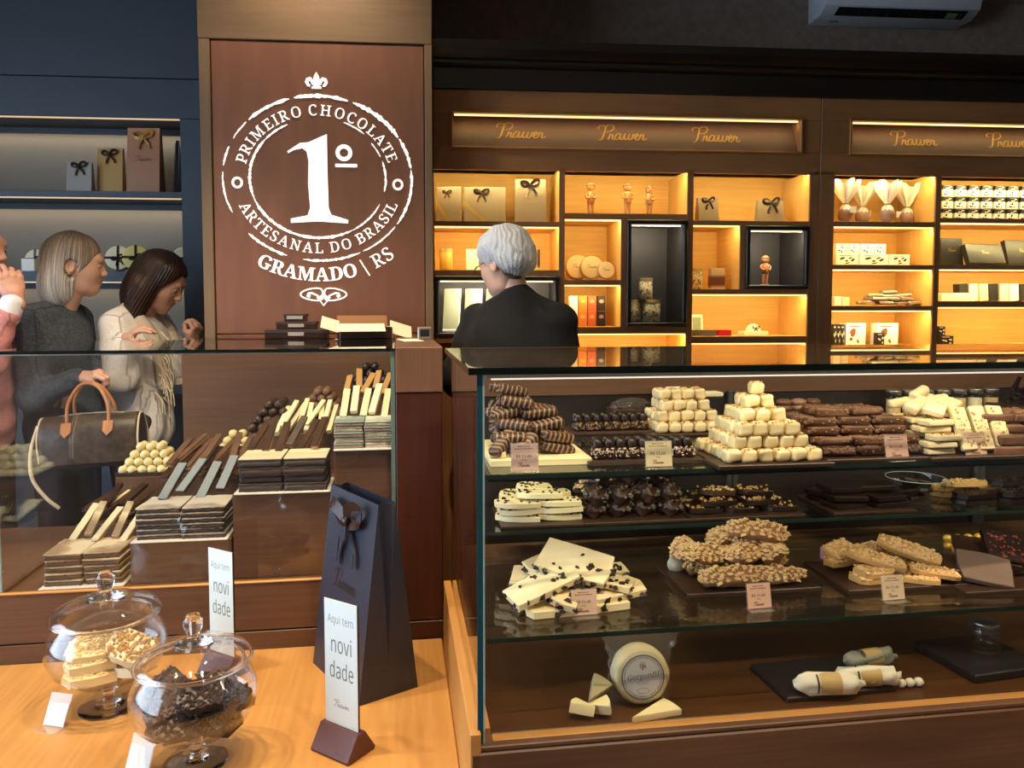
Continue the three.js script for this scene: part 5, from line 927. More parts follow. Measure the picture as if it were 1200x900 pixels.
{
  const chunk = (w, h, d, body, topm, n, s) => [['slab', slab(w, h, d, s, 9, 0.14), body], ['crumbs', flakes(n * 2, 0, bitsOn(w, h, d), s + 900, [0.0062, 0.0045, 0.005]), topm, 'stuff']];
  const A = candyJar(128, 828, 'footed glass candy jar of pale nut slabs beside the leaning sign', 1.06, 0);
  const p = stamp([chunk(0.125, 0.024, 0.1, M.white, M.nut, 80, 1), chunk(0.115, 0.024, 0.09, M.cream, M.caramel, 75, 2)], 'nut_slab', 'pale chocolate slab with nuts inside the footed jar', 'chocolate', 'pale nut slabs in the jar');
  for (const [dx, dy, dz, r, w] of [[-0.03, 0.076, 0.01, [0.1, 0.3, 0], 0], [0.045, 0.08, 0.0, [0, -0.6, 0.1], 1], [0.0, 0.078, -0.045, [0, 1.0, 0.05], 0], [-0.03, 0.1, 0.0, [0.12, 0.2, 0.08], 0], [0.0, 0.102, -0.04, [0, 0.6, -0.1], 1], [-0.03, 0.124, -0.01, [0.3, 0.1, 0.05], 0], [0.05, 0.13, 0.015, [0.5, -0.35, -0.35], 1], [0.03, 0.106, -0.02, [0.1, 0.9, -0.1], 1]]) p('C', [A[0] + dx * 1.2 * A[2], TABLE + (dy * 1.1 - 0.004) * A[2], A[1] + dz * 1.2 * A[2]], r, 1, w);
  const B = candyJar(230, 893, 'footed glass candy jar of dark puffed slabs near the small white tag', 1.02, 0);
  const q = stamp([chunk(0.1, 0.02, 0.08, M.chocDark, M.choc, 80, 3), chunk(0.09, 0.02, 0.075, M.chocDark, M.milk, 60, 4)], 'puffed_slab', 'dark chocolate slab with puffed crumbs inside the footed jar', 'chocolate', 'dark puffed slabs in the jar');
  for (const [dx, dy, dz, r, w] of [[-0.04, 0.077, 0.02, [0, 0.2, 0], 0], [0.045, 0.078, 0.02, [0, -0.3, 0], 1], [0.0, 0.078, -0.05, [0, 0.9, 0], 0], [-0.05, 0.099, 0.0, [0.2, 0.4, 0.1], 1], [0.03, 0.099, 0.025, [0.4, -0.2, 0], 0], [0.06, 0.1, -0.02, [0, 0.8, -0.1], 1], [-0.02, 0.1, 0.04, [0.6, 0.15, 0], 0], [0.0, 0.122, -0.01, [0.25, 0.1, 0.1], 0], [-0.05, 0.122, 0.02, [0.4, 0.7, 0.2], 1], [0.055, 0.13, 0.0, [0.7, -0.5, -0.3], 0], [0.03, 0.142, -0.03, [0.2, 0.5, -0.1], 1], [-0.06, 0.14, -0.03, [0.3, 0.9, 0.3], 1], [0.02, 0.15, 0.03, [0.5, 0.2, 0.1], 0]]) q('C', [B[0] + dx * 1.15 * B[2], TABLE + (dy * 1.06 - 0.001) * B[2], B[1] + dz * 1.15 * B[2]], r, 1, w);
}
{ // two tall paper signs in wooden feet
  const tex = (bg) => canvasTex(256, 800, (c, w, h) => {
    c.fillStyle = bg; c.fillRect(0, 0, w, h); c.fillStyle = '#8d9a9c'; c.textAlign = 'center';
    c.save(); c.translate(128, 150); c.scale(0.86, 1.25); c.font = '58px sans-serif'; c.fillText('Aqui tem', 0, 0); c.restore();
    c.fillStyle = '#6a777b'; c.save(); c.translate(132, 335); c.scale(0.95, 1.5); c.font = '96px sans-serif'; c.fillText('novi', 0, 0); c.restore(); c.save(); c.translate(132, 500); c.scale(0.9, 1.5); c.font = '96px sans-serif'; c.fillText('dade', 0, 0); c.restore();
    scriptDraw(c, 128, 668, 19, '#6d7478', 3);
  });
  const sign = (x, z, turn, label, h, w) => {
    const u = thing('table_sign', label, 'sign'); put(u, 'C', [x, TABLE + 0.0004, z], [0, turn, 0]);
    part(u, 'foot', uvMetres(toCreasedNormals(extrude([[-0.042, 0], [0.042, 0], [0.044, 0.006], [0.012, 0.055], [-0.012, 0.055], [-0.044, 0.006]], w + 0.012, 0.002).rotateY(Math.PI / 2).translate(-(w + 0.012) / 2, 0, 0), 0.4)), std({ color: 0x55302a, roughness: 0.45 }), 'dark wooden wedge foot');
    part(u, 'board', cbox(w, h - 0.03, 0.006).translate(0, 0.03 + (h - 0.03) / 2, -0.001), std({ color: 0x33231c, roughness: 0.5 }));
    part(u, 'printed_sheet', facedBox(w - 0.001, h - 0.056, 0.0014, 0.0003).translate(0, 0.0555, 0.0028), std({ map: tex('#dcebec'), roughness: 0.55 }), 'pale sheet reading Aqui tem novidade');
  };
  const [x, , z] = TB(402, 878); sign(x, z, -0.72, 'tall narrow pale sign on wooden foot leaning before the dark gift bag', 0.345, 0.103);
  const [x2, , z2] = TB(262, 788); sign(x2, z2, -0.68, 'tall narrow pale sign standing behind the glass candy jars', 0.345, 0.098);
}
function bow(u, s, mat, at, rot = [0, 0, 0]) {      // ribbon bow: loops, knot, tails
  const g = new THREE.Group(); g.name = 'bow'; g.position.set(...at); g.rotation.set(...rot); u.add(g);
  const strip = (pts, w) => { const c = new THREE.CatmullRomCurve3(pts.map((p) => new THREE.Vector3(...p).multiplyScalar(s))), P = c.getPoints(16), v = [], idx = []; P.forEach((p, i) => { const t = c.getTangent(i / 16), n = new THREE.Vector3(-t.y, t.x, 0.6).normalize().multiplyScalar(w * s / 2); v.push(p.x - n.x, p.y - n.y, p.z - n.z, p.x + n.x, p.y + n.y, p.z + n.z); if (i < 16) { const a = i * 2; idx.push(a, a + 2, a + 1, a + 1, a + 2, a + 3); } }); const q = new THREE.BufferGeometry(); q.setAttribute('position', new THREE.Float32BufferAttribute(v, 3)); q.setIndex(idx); q.computeVertexNormals(); return q; };
  for (const k of [-1, 1]) { part(g, 'loop', strip([[0, 0, 0.1], [k * 0.5, 0.45, 0.35], [k * 1.05, 0.5, 0.2], [k * 0.95, 0.05, 0.1], [k * 0.45, -0.1, 0.1], [0, 0, 0.12]], 0.34), mat); part(g, 'tail', strip([[0, 0, 0.1], [k * 0.25, -0.5, 0.22], [k * 0.55, -1.0, 0.1], [k * 0.6, -1.4, 0.14]], 0.3), mat); }
  part(g, 'knot', new THREE.SphereGeometry(0.2 * s, 10, 8).scale(1, 0.85, 0.8).translate(0, 0, 0.14 * s), mat);
}
function giftBag(fr, pos, turn, w, h, d, mat, sideMat, label, { dTop = 0.3, bowMat = M.ribbon, name = true, letters = M.gold, bowS } = {}) {
  const u = thing('gift_bag', label, 'gift bag'), q = d * dTop / 2; put(u, fr, pos, [0, turn, 0]);
  const A = [-w / 2, 0, d / 2], B = [w / 2, 0, d / 2], C = [w / 2, 0, -d / 2], E = [-w / 2, 0, -d / 2], tw = w * 0.97 / 2, a = [-tw, h, q], b = [tw, h, q], c = [tw, h, -q], e = [-tw, h, -q], mid = new THREE.Vector3(0, h / 2, 0);
  part(u, 'front_face', polygons([[A, B, b, a]], mid), mat); part(u, 'back_face', polygons([[E, C, c, e]], mid), mat);
  for (const s of [-1, 1]) { const f = (p) => [p[0] * s, p[1], p[2]], k = [s * (w / 2 - 0.0), h * 0.2, 0], ft = [s * (tw - d * 0.12), h, 0];
    const BB = f(B), CC = f(C), bb = f(b), cc = f(c); part(u, 'gusset', polygons([[BB, CC, k], [BB, k, bb], [CC, k, cc], [k, ft, bb], [k, cc, ft]], mid), sideMat ?? mat); }
  part(u, 'bottom', polygons([[A, B, C, E]].map((f) => f.map((p) => [p[0], 0.0003, p[2]])), mid), mat);
  const lean = Math.atan2(d / 2 - q, h);
  if (name) part(u, 'lettering', scriptRibbon(w * 0.075, 0.13, 0.02).rotateX(-lean).translate(0, h * 0.52, lerp(d / 2, q, 0.52) + 0.0012), letters, 'handwritten Prawer');
  if (bowMat) bow(u, bowS ?? w * 0.27, bowMat, [0, h * 0.86, lerp(d / 2, q, 0.86) + 0.002], [-lean, 0, 0.1]);
  return u;
}
{
  const N = TB(421, 828), R = TB(491, 806), L2 = TB(366, 776), ang = Math.atan2(-(N[2] - L2[2]), N[0] - L2[0]), w = Math.hypot(N[0] - L2[0], N[2] - L2[2]), d = Math.hypot(R[0] - N[0], R[2] - N[2]);
  const cx = (L2[0] + R[0]) / 2, cz = (L2[2] + R[2]) / 2, navy = std({ color: 0x2e3140, roughness: 0.38 });
  giftBag('C', [cx, TABLE + 0.0004, cz], ang, Math.min(w, 0.3), 0.505, Math.min(d, 0.19), navy, navy, 'tall dark slate paper gift bag with brown ribbon bow on the ledge', { dTop: 0.28, letters: std({ color: 0x4d3a2e, roughness: 0.4, metalness: 0.4 }), bowS: 0.085 });
}
for (const [px, py, lab] of [[62, 852, 'small white table tag in clear holder before the pale nut jar'], [160, 905, 'small white table tag in clear holder before the dark puffed jar']]) {
  const [x, , z] = TB(px, py), u = thing('table_tag', lab, 'tag'); put(u, 'C', [x, TABLE + 0.0003, z], [0, -0.35, 0]);
  part(u, 'card', cbox(0.055, 0.05, 0.001).translate(0, 0.028, 0.001).rotateX(-0.45), M.paper); part(u, 'holder', merge([cbox(0.06, 0.075, 0.002).translate(0, 0.038, 0).rotateX(-0.45), cbox(0.06, 0.002, 0.05).translate(0, 0.001, 0.006)]), M.acrylic);
}

// ================================================================ on top of the counters
{
  const yT = TOP_L + 0.0006, box = (x, y, z, w, h, d, lab, turn = 0) => {
    const u = thing('gift_box', lab, 'box'); put(u, 'C', [x, y, z], [0, turn, 0]);
    part(u, 'base', cbox(w, h * 0.62, d, 0.001).translate(0, h * 0.31, 0), M.ribbon); part(u, 'lid', cbox(w + 0.004, h * 0.4, d + 0.004, 0.001).translate(0, h * 0.8, 0), M.choco2 ??= std({ color: 0x2a1a17, roughness: 0.5 }));
    part(u, 'label', cbox(0.06, h * 0.42, 0.001, 0.0002).translate(0, h * 0.52, d / 2 + 0.003), std({ color: 0x8d8580, roughness: 0.6 }), 'small grey label');
  };
  const [x] = onWall('C', 349, 390, -3.16);
  box(x, yT, -3.16, 0.235, 0.034, 0.11, 'largest dark box at the bottom of the stack on the slab'); box(x, yT + 0.0345, -3.16, 0.15, 0.031, 0.1, 'medium dark box in the middle of the stack'); box(x - 0.005, yT + 0.066, -3.16, 0.08, 0.03, 0.09, 'small dark box topping the stack');
  const o = thing('open_box', 'opened dark gift box with cream lining flaps beside the box stack', 'box'), [ox] = onWall('C', 433, 388, -3.12); put(o, 'C', [ox - 0.02, yT, -3.13], [0, 0.15, 0]);
  const W = 0.2, H = 0.045, Dp = 0.14, tan = std({ color: 0x9a6a42, roughness: 0.7 }), cr = std({ color: 0xe8d8bf, roughness: 0.7 });
  part(o, 'bottom', cbox(W, 0.003, Dp).translate(0, 0.0015, 0), M.ribbon);
  part(o, 'front_wall', cbox(W, H, 0.003).translate(0, H / 2, Dp / 2), M.ribbon); part(o, 'back_wall', cbox(W, H, 0.003).translate(0, H / 2, -Dp / 2), tan);
  for (const s of [-1, 1]) part(o, 'side_wall', cbox(0.003, H, Dp).translate(s * W / 2, H / 2, 0), s > 0 ? cr : M.ribbon);
  part(o, 'flap', cbox(W * 0.9, 0.003, 0.06).rotateX(0.5).translate(-0.02, H - 0.002, Dp / 2 + 0.012), cr, 'cream flap'); part(o, 'flap', cbox(W, 0.045, 0.003).translate(0, 0.022, 0).rotateX(-0.3).translate(0, H, -Dp / 2), tan, 'tan flap'); part(o, 'flap', cbox(0.09, 0.003, Dp * 0.8).translate(0.045, 0, 0).rotateX(0.45).rotateZ(-0.3).translate(W / 2, H, 0.01), cr, 'cream flap'); part(o, 'flap', cbox(0.07, 0.003, Dp * 0.8).translate(-0.035, 0, 0).rotateX(0.4).rotateZ(-0.3).translate(-W / 2, H, 0.01), cr, 'cream flap');
  const [tx] = onWall('C', 497, 395, -2.95), t = thing('card_reader', 'small dark card reader with pale rim on the wooden post', 'card reader'); put(t, 'C', [tx, 1.2415, -2.9]); part(t, 'body', cbox(0.05, 0.045, 0.05).translate(0, 0.0225, 0), M.alu); part(t, 'screen', cbox(0.034, 0.026, 0.002).translate(0, 0.024, 0.0255), M.black);
  put(solid('paper_slip', 'cream paper slip curling on the wooden post', 'paper', cbox(0.07, 0.002, 0.09).rotateX(0.05).translate(0, 0.004, 0), cr), 'C', [0.045, 1.2415, -2.72], [0, 0.3, 0]);
}

// ================================================================ goods on the back shelving
const zI = ZB - 0.12, ORD = ['first', 'second', 'third', 'fourth', 'fifth', 'sixth', 'seventh', 'eighth'];
const shelfTop = (col, i) => (i < 0 ? null : col.shelves[i][1] + 0.0006);
const xI = (px, py = 300, z = zI) => onWall('B', px, py, z)[0];
const sizeI = (a, b, z = zI) => xI(b, 300, z) - xI(a, 300, z);
{
  const taupe = std({ color: 0x8f7d66, roughness: 0.35, metalness: 0.15 });
  const { c1, c2, c2b, c3, dv, d3 } = S1;
  // leaning gift boxes with ribbon across, and a bag
  const flatBox = (px0, px1, lab, y, turn, h) => { const w = sizeI(px0, px1), u = thing('gift_box', lab, 'box'); put(u, 'B', [xI((px0 + px1) / 2), y + 0.0026, zI + 0.02], [0, turn, 0]);
    part(u, 'lid', cbox(w, h, 0.035).translate(0, h / 2, 0).rotateX(-0.14), taupe); part(u, 'diagonal_ribbon', polygons([[[-w * 0.5, h * 0.62, 0.0186], [-w * 0.5, h * 0.46, 0.0186], [-w * 0.06, 0.002, 0.0186], [w * 0.06, 0.002, 0.0186]]], new THREE.Vector3(0, 0, -1)).rotateX(-0.14), M.ribbonGold); bow(u, w * 0.16, M.ribbon, [-w * 0.08, h * 0.82, 0.0], [-0.14, 0, 0]); };
  flatBox(512, 541, 'taupe gift box with dark bow half hidden beside the shelf end', shelfTop(c1, 0), -0.12, 0.165); flatBox(544, 592, 'taupe gift box with dark bow leaning between box and bag', shelfTop(c1, 0), -0.06, 0.165);
  giftBag('B', [xI(621), shelfTop(c1, 0), zI + 0.01], -0.05, sizeI(603, 639), 0.205, 0.06, taupe, taupe, 'upright taupe gift bag with dark bow over the bouffant cap', { letters: M.ribbonGold });
  giftBag('B', [xI(826), shelfTop(c3, 0), zI + 0.02], 0.12, sizeI(814, 839), 0.115, 0.05, taupe, taupe, 'small taupe gift bag with dark bow by the bay divider', { name: false }); giftBag('B', [xI(901), shelfTop(c3, 0), zI + 0.0], 0.05, sizeI(885, 917), 0.112, 0.05, taupe, taupe, 'small taupe gift bag with dark bow above the figurine niche', { name: false });
  // canisters, card and tin in the second row
  const tin = (px, y, r, h, m, lab, z = zI) => { const u = thing('round_tin', lab, 'tin'); put(u, 'B', [xI(px, 300, z), y, z]); part(u, 'body', lathe([[0.0001, 0], [r, 0], [r, h * 0.86], [0.0001, h * 0.86]], 26), m); part(u, 'lid', lathe([[r * 1.03, h * 0.84], [r * 1.03, h * 0.99], [r * 0.96, h], [0.0001, h]], 26), M.goldPale ??= std({ color: 0xc7b078, roughness: 0.35, metalness: 0.4 })); };
  const floral = std({ map: paint(256, 128, (u, v) => { const k = fbm(u, v, 16, 24, 3, 3), d = fbm(u, v, 20, 30, 8, 2); return mix3(mix3(hex(0xf3e8bc), hex(0xb59a58), clamp((k - 0.52) * 6)), hex(0x5a4e2c), clamp((d - 0.66) * 9)); }), roughness: 0.45 });
  const yellow = std({ color: 0xd9b655, roughness: 0.5 });
  tin(523, shelfTop(c1, 1), 0.03, 0.1, yellow, 'yellow round canister on the second shelf of the end bay', zI + 0.03);
  const slim = (px0, px1, y, h, m, lab, z = zI, d = 0.05) => { const u = solid('carton', lab, 'box', cbox(sizeI(px0, px1, z), h, d, 0.001).translate(0, h / 2, 0), m); put(u, 'B', [xI((px0 + px1) / 2, 300, z), y, z]); return u; };
  slim(546, 562, shelfTop(c1, 1), 0.1, M.card, 'white carton partly behind the bouffant cap', zI, 0.05);
  slim(624, 632, shelfTop(c1, 1), 0.1, std({ map: paint(64, 128, (u, v) => mix3(hex(0x2a1a14), hex(0xb8a884), fbm(u, v, 10, 20, 5, 2) > 0.56 ? 1 : 0)), roughness: 0.5 }), 'dark patterned carton beyond the bouffant cap', zI, 0.05);
  // niche of pale green folders
  const green = std({ color: 0xb9c0a0, roughness: 0.55 });
  for (let i = 0; i < 4; i++) put(solid('gift_folder', `${ORD[i]} pale green gift folder from the emblem pillar in the wide niche`, 'folder', cbox(0.1, 0.2, 0.012).translate(0, 0.1, 0), green, 'pale green folders in the niche'), 'B', [xI(528 + i * 25), 1.247, zI - 0.02], [-0.08, -0.75, 0]);
  put(solid('paper_card', 'white card lying on the niche floor', 'card', cbox(0.1, 0.012, 0.06).translate(0, 0.006, 0), M.card), 'B', [xI(531, 300, ZB - 0.06), 1.247, ZB - 0.06]);
  // wooden figurines
  const wood = std({ color: 0xb07a48, roughness: 0.55 }), woodDark = std({ color: 0x8a5a34, roughness: 0.55 });
  const fig = (px, y, h, lab, group, z = zI + 0.02) => { const u = thing('wooden_figurine', lab, 'figurine', group), k = h / 0.155; put(u, 'B', [xI(px, 300, z), y, z]); u.scale.setScalar(k);
    part(u, 'base', lathe([[0.0001, 0], [0.021, 0], [0.021, 0.007], [0.0001, 0.009]], 20), woodDark);
    for (const s of [-1, 1]) part(u, 'leg', lathe([[0.0001, 0.008], [0.0062, 0.008], [0.0068, 0.03], [0.0088, 0.062], [0.0001, 0.066]], 12).translate(s * 0.0085, 0, 0), wood);
    part(u, 'torso', lathe([[0.0001, 0.058], [0.0165, 0.06], [0.0185, 0.075], [0.0165, 0.09], [0.019, 0.104], [0.012, 0.113], [0.0001, 0.115]], 18), wood);
    for (const s of [-1, 1]) part(u, 'arm', tube([[s * 0.017, 0.106, 0], [s * 0.025, 0.093, 0.004], [s * 0.017, 0.08, 0.014], [s * 0.004, 0.083, 0.019]], 0.0052, 10, 6), wood);
    part(u, 'head', new THREE.SphereGeometry(0.0205, 18, 14).translate(0, 0.133, 0), wood); part(u, 'cap_band', new THREE.TorusGeometry(0.0195, 0.0035, 6, 22).rotateX(Math.PI / 2).translate(0, 0.14, 0), woodDark); };
  [692, 735, 760].forEach((px, i) => fig(px, shelfTop(c2, 0), px === 760 ? 0.145 : 0.155, `${ORD[i]} carved wooden child figurine from the gift bag on the top shelf`, 'figurines on the top shelf')); fig(897, c3.shelves[1][1] + 0.021, 0.145, 'carved wooden child figurine inside the square black niche', undefined, zI);
  // round boxes leaning
  const disc = (px, r, lab, z, y, tilt) => { const u = thing('round_box', lab, 'box'); put(u, 'B', [xI(px, 300, z), y + 0.0055, z], [0, 0, 0]); const pal = M.boxPale ??= std({ color: 0xd9bd8c, roughness: 0.6 }); part(u, 'lid', lathe([[0.0001, 0], [r, 0], [r, 0.022], [r - 0.004, 0.025], [0.0001, 0.025]], 36).rotateX(Math.PI / 2).translate(0, r, 0).rotateX(tilt), pal); part(u, 'lettering', scriptRibbon(r * 0.14, 0.16, 0.02).translate(0, r, 0.0255).rotateX(tilt), M.brownInk ??= std({ color: 0x5a3a22, roughness: 0.6 }), 'handwritten Prawer'); };
  const yA = c2b.shelves[0][1] + 0.001; disc(677, 0.058, 'largest pale round box leaning at the rear of its bay', zI - 0.05, yA, -0.2); disc(693, 0.054, 'middle pale round box leaning on the largest one', zI - 0.005, yA, -0.2); disc(710, 0.039, 'smallest pale round box leaning beside the others', zI + 0.03, yA, -0.2);
  // small cartons in two layers
  const yBx = c2.shelves[1][1] + 0.0006, cols = [[0xf3ead8, 'white'], [0xc9762e, 'orange'], [0xb5522a, 'rust red'], [0x2a1610, 'dark brown']];
  for (let k = 0; k < 2; k++) cols.forEach(([h, nm], i) => { const u = thing('small_carton', `${nm} little carton in the ${k ? 'upper' : 'lower'} row below the round boxes`, 'box'), px = 670.5 + i * 10.8; put(u, 'B', [xI(px), yBx + k * 0.0715, zI + 0.02]); part(u, 'carton_body', cbox(0.04, 0.07, 0.05, 0.001).translate(0, 0.035, 0), std({ color: h, roughness: 0.5 })); if (i) part(u, 'motif', new THREE.CircleGeometry(0.011, 14).scale(1, 0.8, 1).translate(0, 0.045, 0.0256), std({ color: [0, 0xe0a050, 0xd98a60, 0x9a8a80][i], roughness: 0.5 })); });
  // tins in the tall niche, tin and box beside, goods below
  const yN = c2.shelves[1][1] + 0.021; tin(745, yN, 0.03, 0.105, floral, 'gold floral tin at the edge of the tall black niche', zI - 0.04); tin(764, yN, 0.043, 0.105, floral, 'wide gold floral tin in the tall black niche', zI + 0.01); tin(757, yN + 0.1058, 0.032, 0.1, floral, 'gold floral tin standing on another in the tall niche', zI + 0.01);
  tin(817, shelfTop(c3, 1), 0.027, 0.1, floral, 'gold floral tin beside the striped carton', zI + 0.02);
  slim(832, 848, shelfTop(c3, 1), 0.1, std({ map: paint(64, 64, (u, v) => mix3(hex(0xd9b98c), hex(0x7a4424), Math.sin(u * 38) > 0.5 ? 1 : 0)), roughness: 0.5 }), 'striped tan carton next to the floral tin', zI + 0.02, 0.05);
  const y3 = shelfTop(c3, 2), fr = thing('picture_card', 'white framed card with grey green print above the lowest lit shelf', 'card'); put(fr, 'B', [xI(817, 380, zI - 0.05), y3, zI - 0.05]); part(fr, 'frame', cbox(0.06, 0.1, 0.008).translate(0, 0.05, 0).rotateX(-0.15), M.cream); part(fr, 'print', cbox(0.04, 0.07, 0.001).translate(0, 0.05, 0.0046).rotateX(-0.15), std({ color: 0x8a9478, roughness: 0.6 }));
  const flatc = (px0, px1, h, m, lab, z) => slim(px0, px1, y3, h, m, lab, z, 0.08); flatc(811, 837, 0.028, std({ color: 0x6d6a60, roughness: 0.5 }), 'flat grey box on the lowest lit shelf', zI + 0.05); flatc(840, 855, 0.028, std({ color: 0xc8202c, roughness: 0.4 }), 'flat red box on the lowest lit shelf', zI + 0.04);
  const dm = thing('domed_box', 'white domed gift box with dark bow on the lowest lit shelf', 'box'); put(dm, 'B', [xI(884), y3, zI]); part(dm, 'base', cbox(0.12, 0.02, 0.08).translate(0, 0.01, 0), M.cream); part(dm, 'dome', new THREE.SphereGeometry(0.035, 20, 10, 0, 6.3, 0, 1.57).translate(0, 0.02, 0), M.cream); bow(dm, 0.016, M.ribbon, [0, 0.035, 0.034]);
  // bay of wrapped eggs
  const { c4, c5 } = S2, wrapM = phy({ color: 0xfbf6ee, roughness: 0.7, transmission: 0.35, thickness: 0 });
  const mauve = std({ color: 0x9a7a72, roughness: 0.35 });
  [[991, 0], [1011, 1], [1040, 0], [1063, 1]].forEach(([px, v], i) => {
    const u = thing('wrapped_egg', `${ORD[i]} chocolate egg in flaring white wrap counted from the bay pillar`, 'chocolate egg', 'wrapped eggs on the top shelf'), z = zI + 0.05 - 0.1 * v; put(u, 'B', [xI(px, 240, z), shelfTop(c4, 0), z], [0, i, 0]);
    part(u, 'egg', new THREE.SphereGeometry(0.034, 20, 14).scale(1, 1.15, 1).translate(0, 0.039, 0), mauve);
    const n = 44, prof = [[0.03, 0.05], [0.022, 0.078], [0.009, 0.09], [0.026, 0.12], [0.048, 0.16], [0.058, 0.192]], g = lathe(prof, n), p = g.attributes.position; for (let k = 0; k < p.count; k++) { const y = p.getY(k), a = Math.atan2(p.getZ(k), p.getX(k)), f = 1 + (y > 0.095 ? 0.22 : 0.05) * Math.sin(a * 9 + i) ; p.setXYZ(k, p.getX(k) * f, y + (y > 0.18 ? 0.012 * Math.sin(a * 5 + i * 2) : 0), p.getZ(k) * f); } g.computeVertexNormals();
    part(u, 'wrap', g, wrapM, 'flared white wrap'); part(u, 'tie', new THREE.TorusGeometry(0.011, 0.004, 6, 16).rotateX(1.57).translate(0, 0.09, 0), M.ribbonGold); part(u, 'gift_card', cbox(0.032, 0.03, 0.001).translate(0.02, 0.06, 0.034), M.card);
  });
  // printed boxes
  const blob = (bg, fg, n, s) => std({ map: canvasTex(128, 128, (c) => { c.fillStyle = bg; c.fillRect(0, 0, 128, 128); c.fillStyle = fg; const r = rng(s); for (let i = 0; i < n; i++) { c.beginPath(); c.ellipse(20 + r() * 88, 40 + r() * 70, 8 + r() * 14, 6 + r() * 9, r() * 3, 0, 7); c.fill(); } c.fillRect(20, 14, 70, 7); }), roughness: 0.55 });
  const cow = blob('#efe7d8', '#3a2418', 5, 3), cow2 = blob('#f2ecdf', '#51331f', 4, 8), dots = blob('#f6f1e6', '#7a4a2a', 6, 15), dk = blob('#1f1512', '#e9e1d2', 4, 21);
  const pbox = (px0, px1, y, h, m, lab, group, z = zI, d = 0.06) => { const u = solid('printed_box', lab, 'box', facedBox(sizeI(px0, px1, z), h, d), m, group); put(u, 'B', [xI((px0 + px1) / 2, 300, z), y, z]); return u; };
  let y = shelfTop(c4, 1); [[976, 1002], [1004, 1037], [1039, 1062]].forEach(([a, b], i) => pbox(a, b, y, 0.055, cow, `${ORD[i]} white window box from the bay pillar in the lower row`, 'lower window boxes'));
  [[976, 990], [991, 1003], [1005, 1020], [1021, 1034]].forEach(([a, b], i) => pbox(a, b, y + 0.0556, 0.05, cow2, `${ORD[i]} white box from the bay pillar stacked on the window boxes`, 'upper window boxes', zI - 0.01));
  y = shelfTop(c4, 2); pbox(975, 984, y, 0.045, M.card, 'narrow plain white box at the end of its shelf'); pbox(985, 993, y, 0.042, M.cream, 'narrow cream box next to the plain white one');
  const foil = std({ color: 0xb0a394, roughness: 0.3, metalness: 0.55 }), bag = stamp(each(3, (i) => [['packet', jitter(new RoundedBoxGeometry(0.07, 0.016, 0.045, 2, 0.006), 0.006, 55, i + 2), foil]]), 'foil_packet', 'crumpled silver foil packet in the heap between the white boxes', 'packet', 'silver foil packets');
  mound(bag, 'B', [xI(1043), y + 0.017, zI], [[4, 2], [3, 2], [3, 1], [1, 1]], 0.072, 0.017, 0.05, { seed: 6, jitterYaw: 0.8, tilt: 0.3 });
  y = shelfTop(c4, 3); for (let i = 0; i < 3; i++) pbox(975 + i * 4.6, 979 + i * 4.6, y, 0.1, dk, `${ORD[i]} narrow dark box from the bay pillar on the fourth shelf`, 'narrow dark boxes'); pbox(990, 1013, y, 0.105, dots, 'white box with round brown prints beside the narrow dark boxes'); pbox(1026, 1051, y, 0.105, dots, 'white box with round brown prints standing alone on its shelf'); pbox(1028, 1037, y, 0.06, dk, 'short dark box before the lone white box', undefined, zI + 0.05, 0.03);
  // the packed bay at the end
  const pk = [blob('#f4efe4', '#2c1a12', 4, 31), blob('#1d1410', '#efe6d6', 5, 33)];
  y = shelfTop(c5, 0); for (let k = 0; k < 3; k++) for (let i = 0; i < 8; i++) { const p = 1103 + i * 15.2, u = thing('cookie_packet', `${ORD[i]} cookie packet from the divider in the ${['bottom', 'middle', 'top'][k]} layer of the packed shelf`, 'packet', `${['bottom', 'middle', 'top'][k]} layer of cookie packets`); if (p > 1206) continue; put(u, 'B', [xI(p + 2, 300, zI + 0.02), y + k * 0.056, zI + 0.02]); part(u, 'label_band', facedBox(0.054, 0.02, 0.05).translate(0, 0.034, 0), pk[1]); part(u, 'packet_body', facedBox(0.052, 0.034, 0.048), pk[0]); }
  y = shelfTop(c5, 1); const blk = std({ color: 0x2c2a26, roughness: 0.35 }); const lid = (px0, px1, h, lean, lab, z, turn = 0) => { const u = thing('black_box', lab, 'box'); put(u, 'B', [xI((px0 + px1) / 2, 300, z), y + 0.0155 * Math.sin(-lean), z], [0, turn, 0]); part(u, 'lid', cbox(sizeI(px0, px1, z), h, 0.03).translate(0, h / 2, 0).rotateX(lean), blk); part(u, 'lettering', scriptRibbon(0.007, 0.2, 0.02).translate(0, h * 0.55, 0.0155).rotateX(lean), M.ribbonGold, 'small handwritten Prawer'); };
  lid(1101, 1127, 0.13, -0.1, 'upright black box at the divider of the packed bay', zI); lid(1131, 1180, 0.1, -0.35, 'black box leaning low between two others', zI + 0.04, 0.15); lid(1178, 1220, 0.125, -0.25, 'black box leaning at the rear of the packed bay', zI, 0.1);
  y = shelfTop(c5, 2); pbox(1100, 1140, y, 0.04, M.card, 'long white box lying on the third shelf', undefined, zI + 0.03); const pat = std({ map: paint(64, 64, (u, v) => mix3(hex(0xe8dfc8), hex(0x9a7a50), fbm(u, v, 9, 9, 4, 2) > 0.55 ? 1 : 0)), roughness: 0.6 });
  [blk, pat, M.cream, blk, pat, M.card, blk].forEach((m, i) => { const u = solid('standing_box', `${ORD[i]} slim leaning box from the divider, ${['dark', 'patterned', 'cream', 'dark', 'patterned', 'white', 'dark'][i]}, on the third shelf`, 'box', cbox(0.045, 0.085, 0.05).translate(0, 0.0425, 0), m, 'slim boxes on the third shelf'); put(u, 'B', [xI(1134 + i * 12), y + 0.0022, zI - 0.04], [0, 0, 0.08]); });
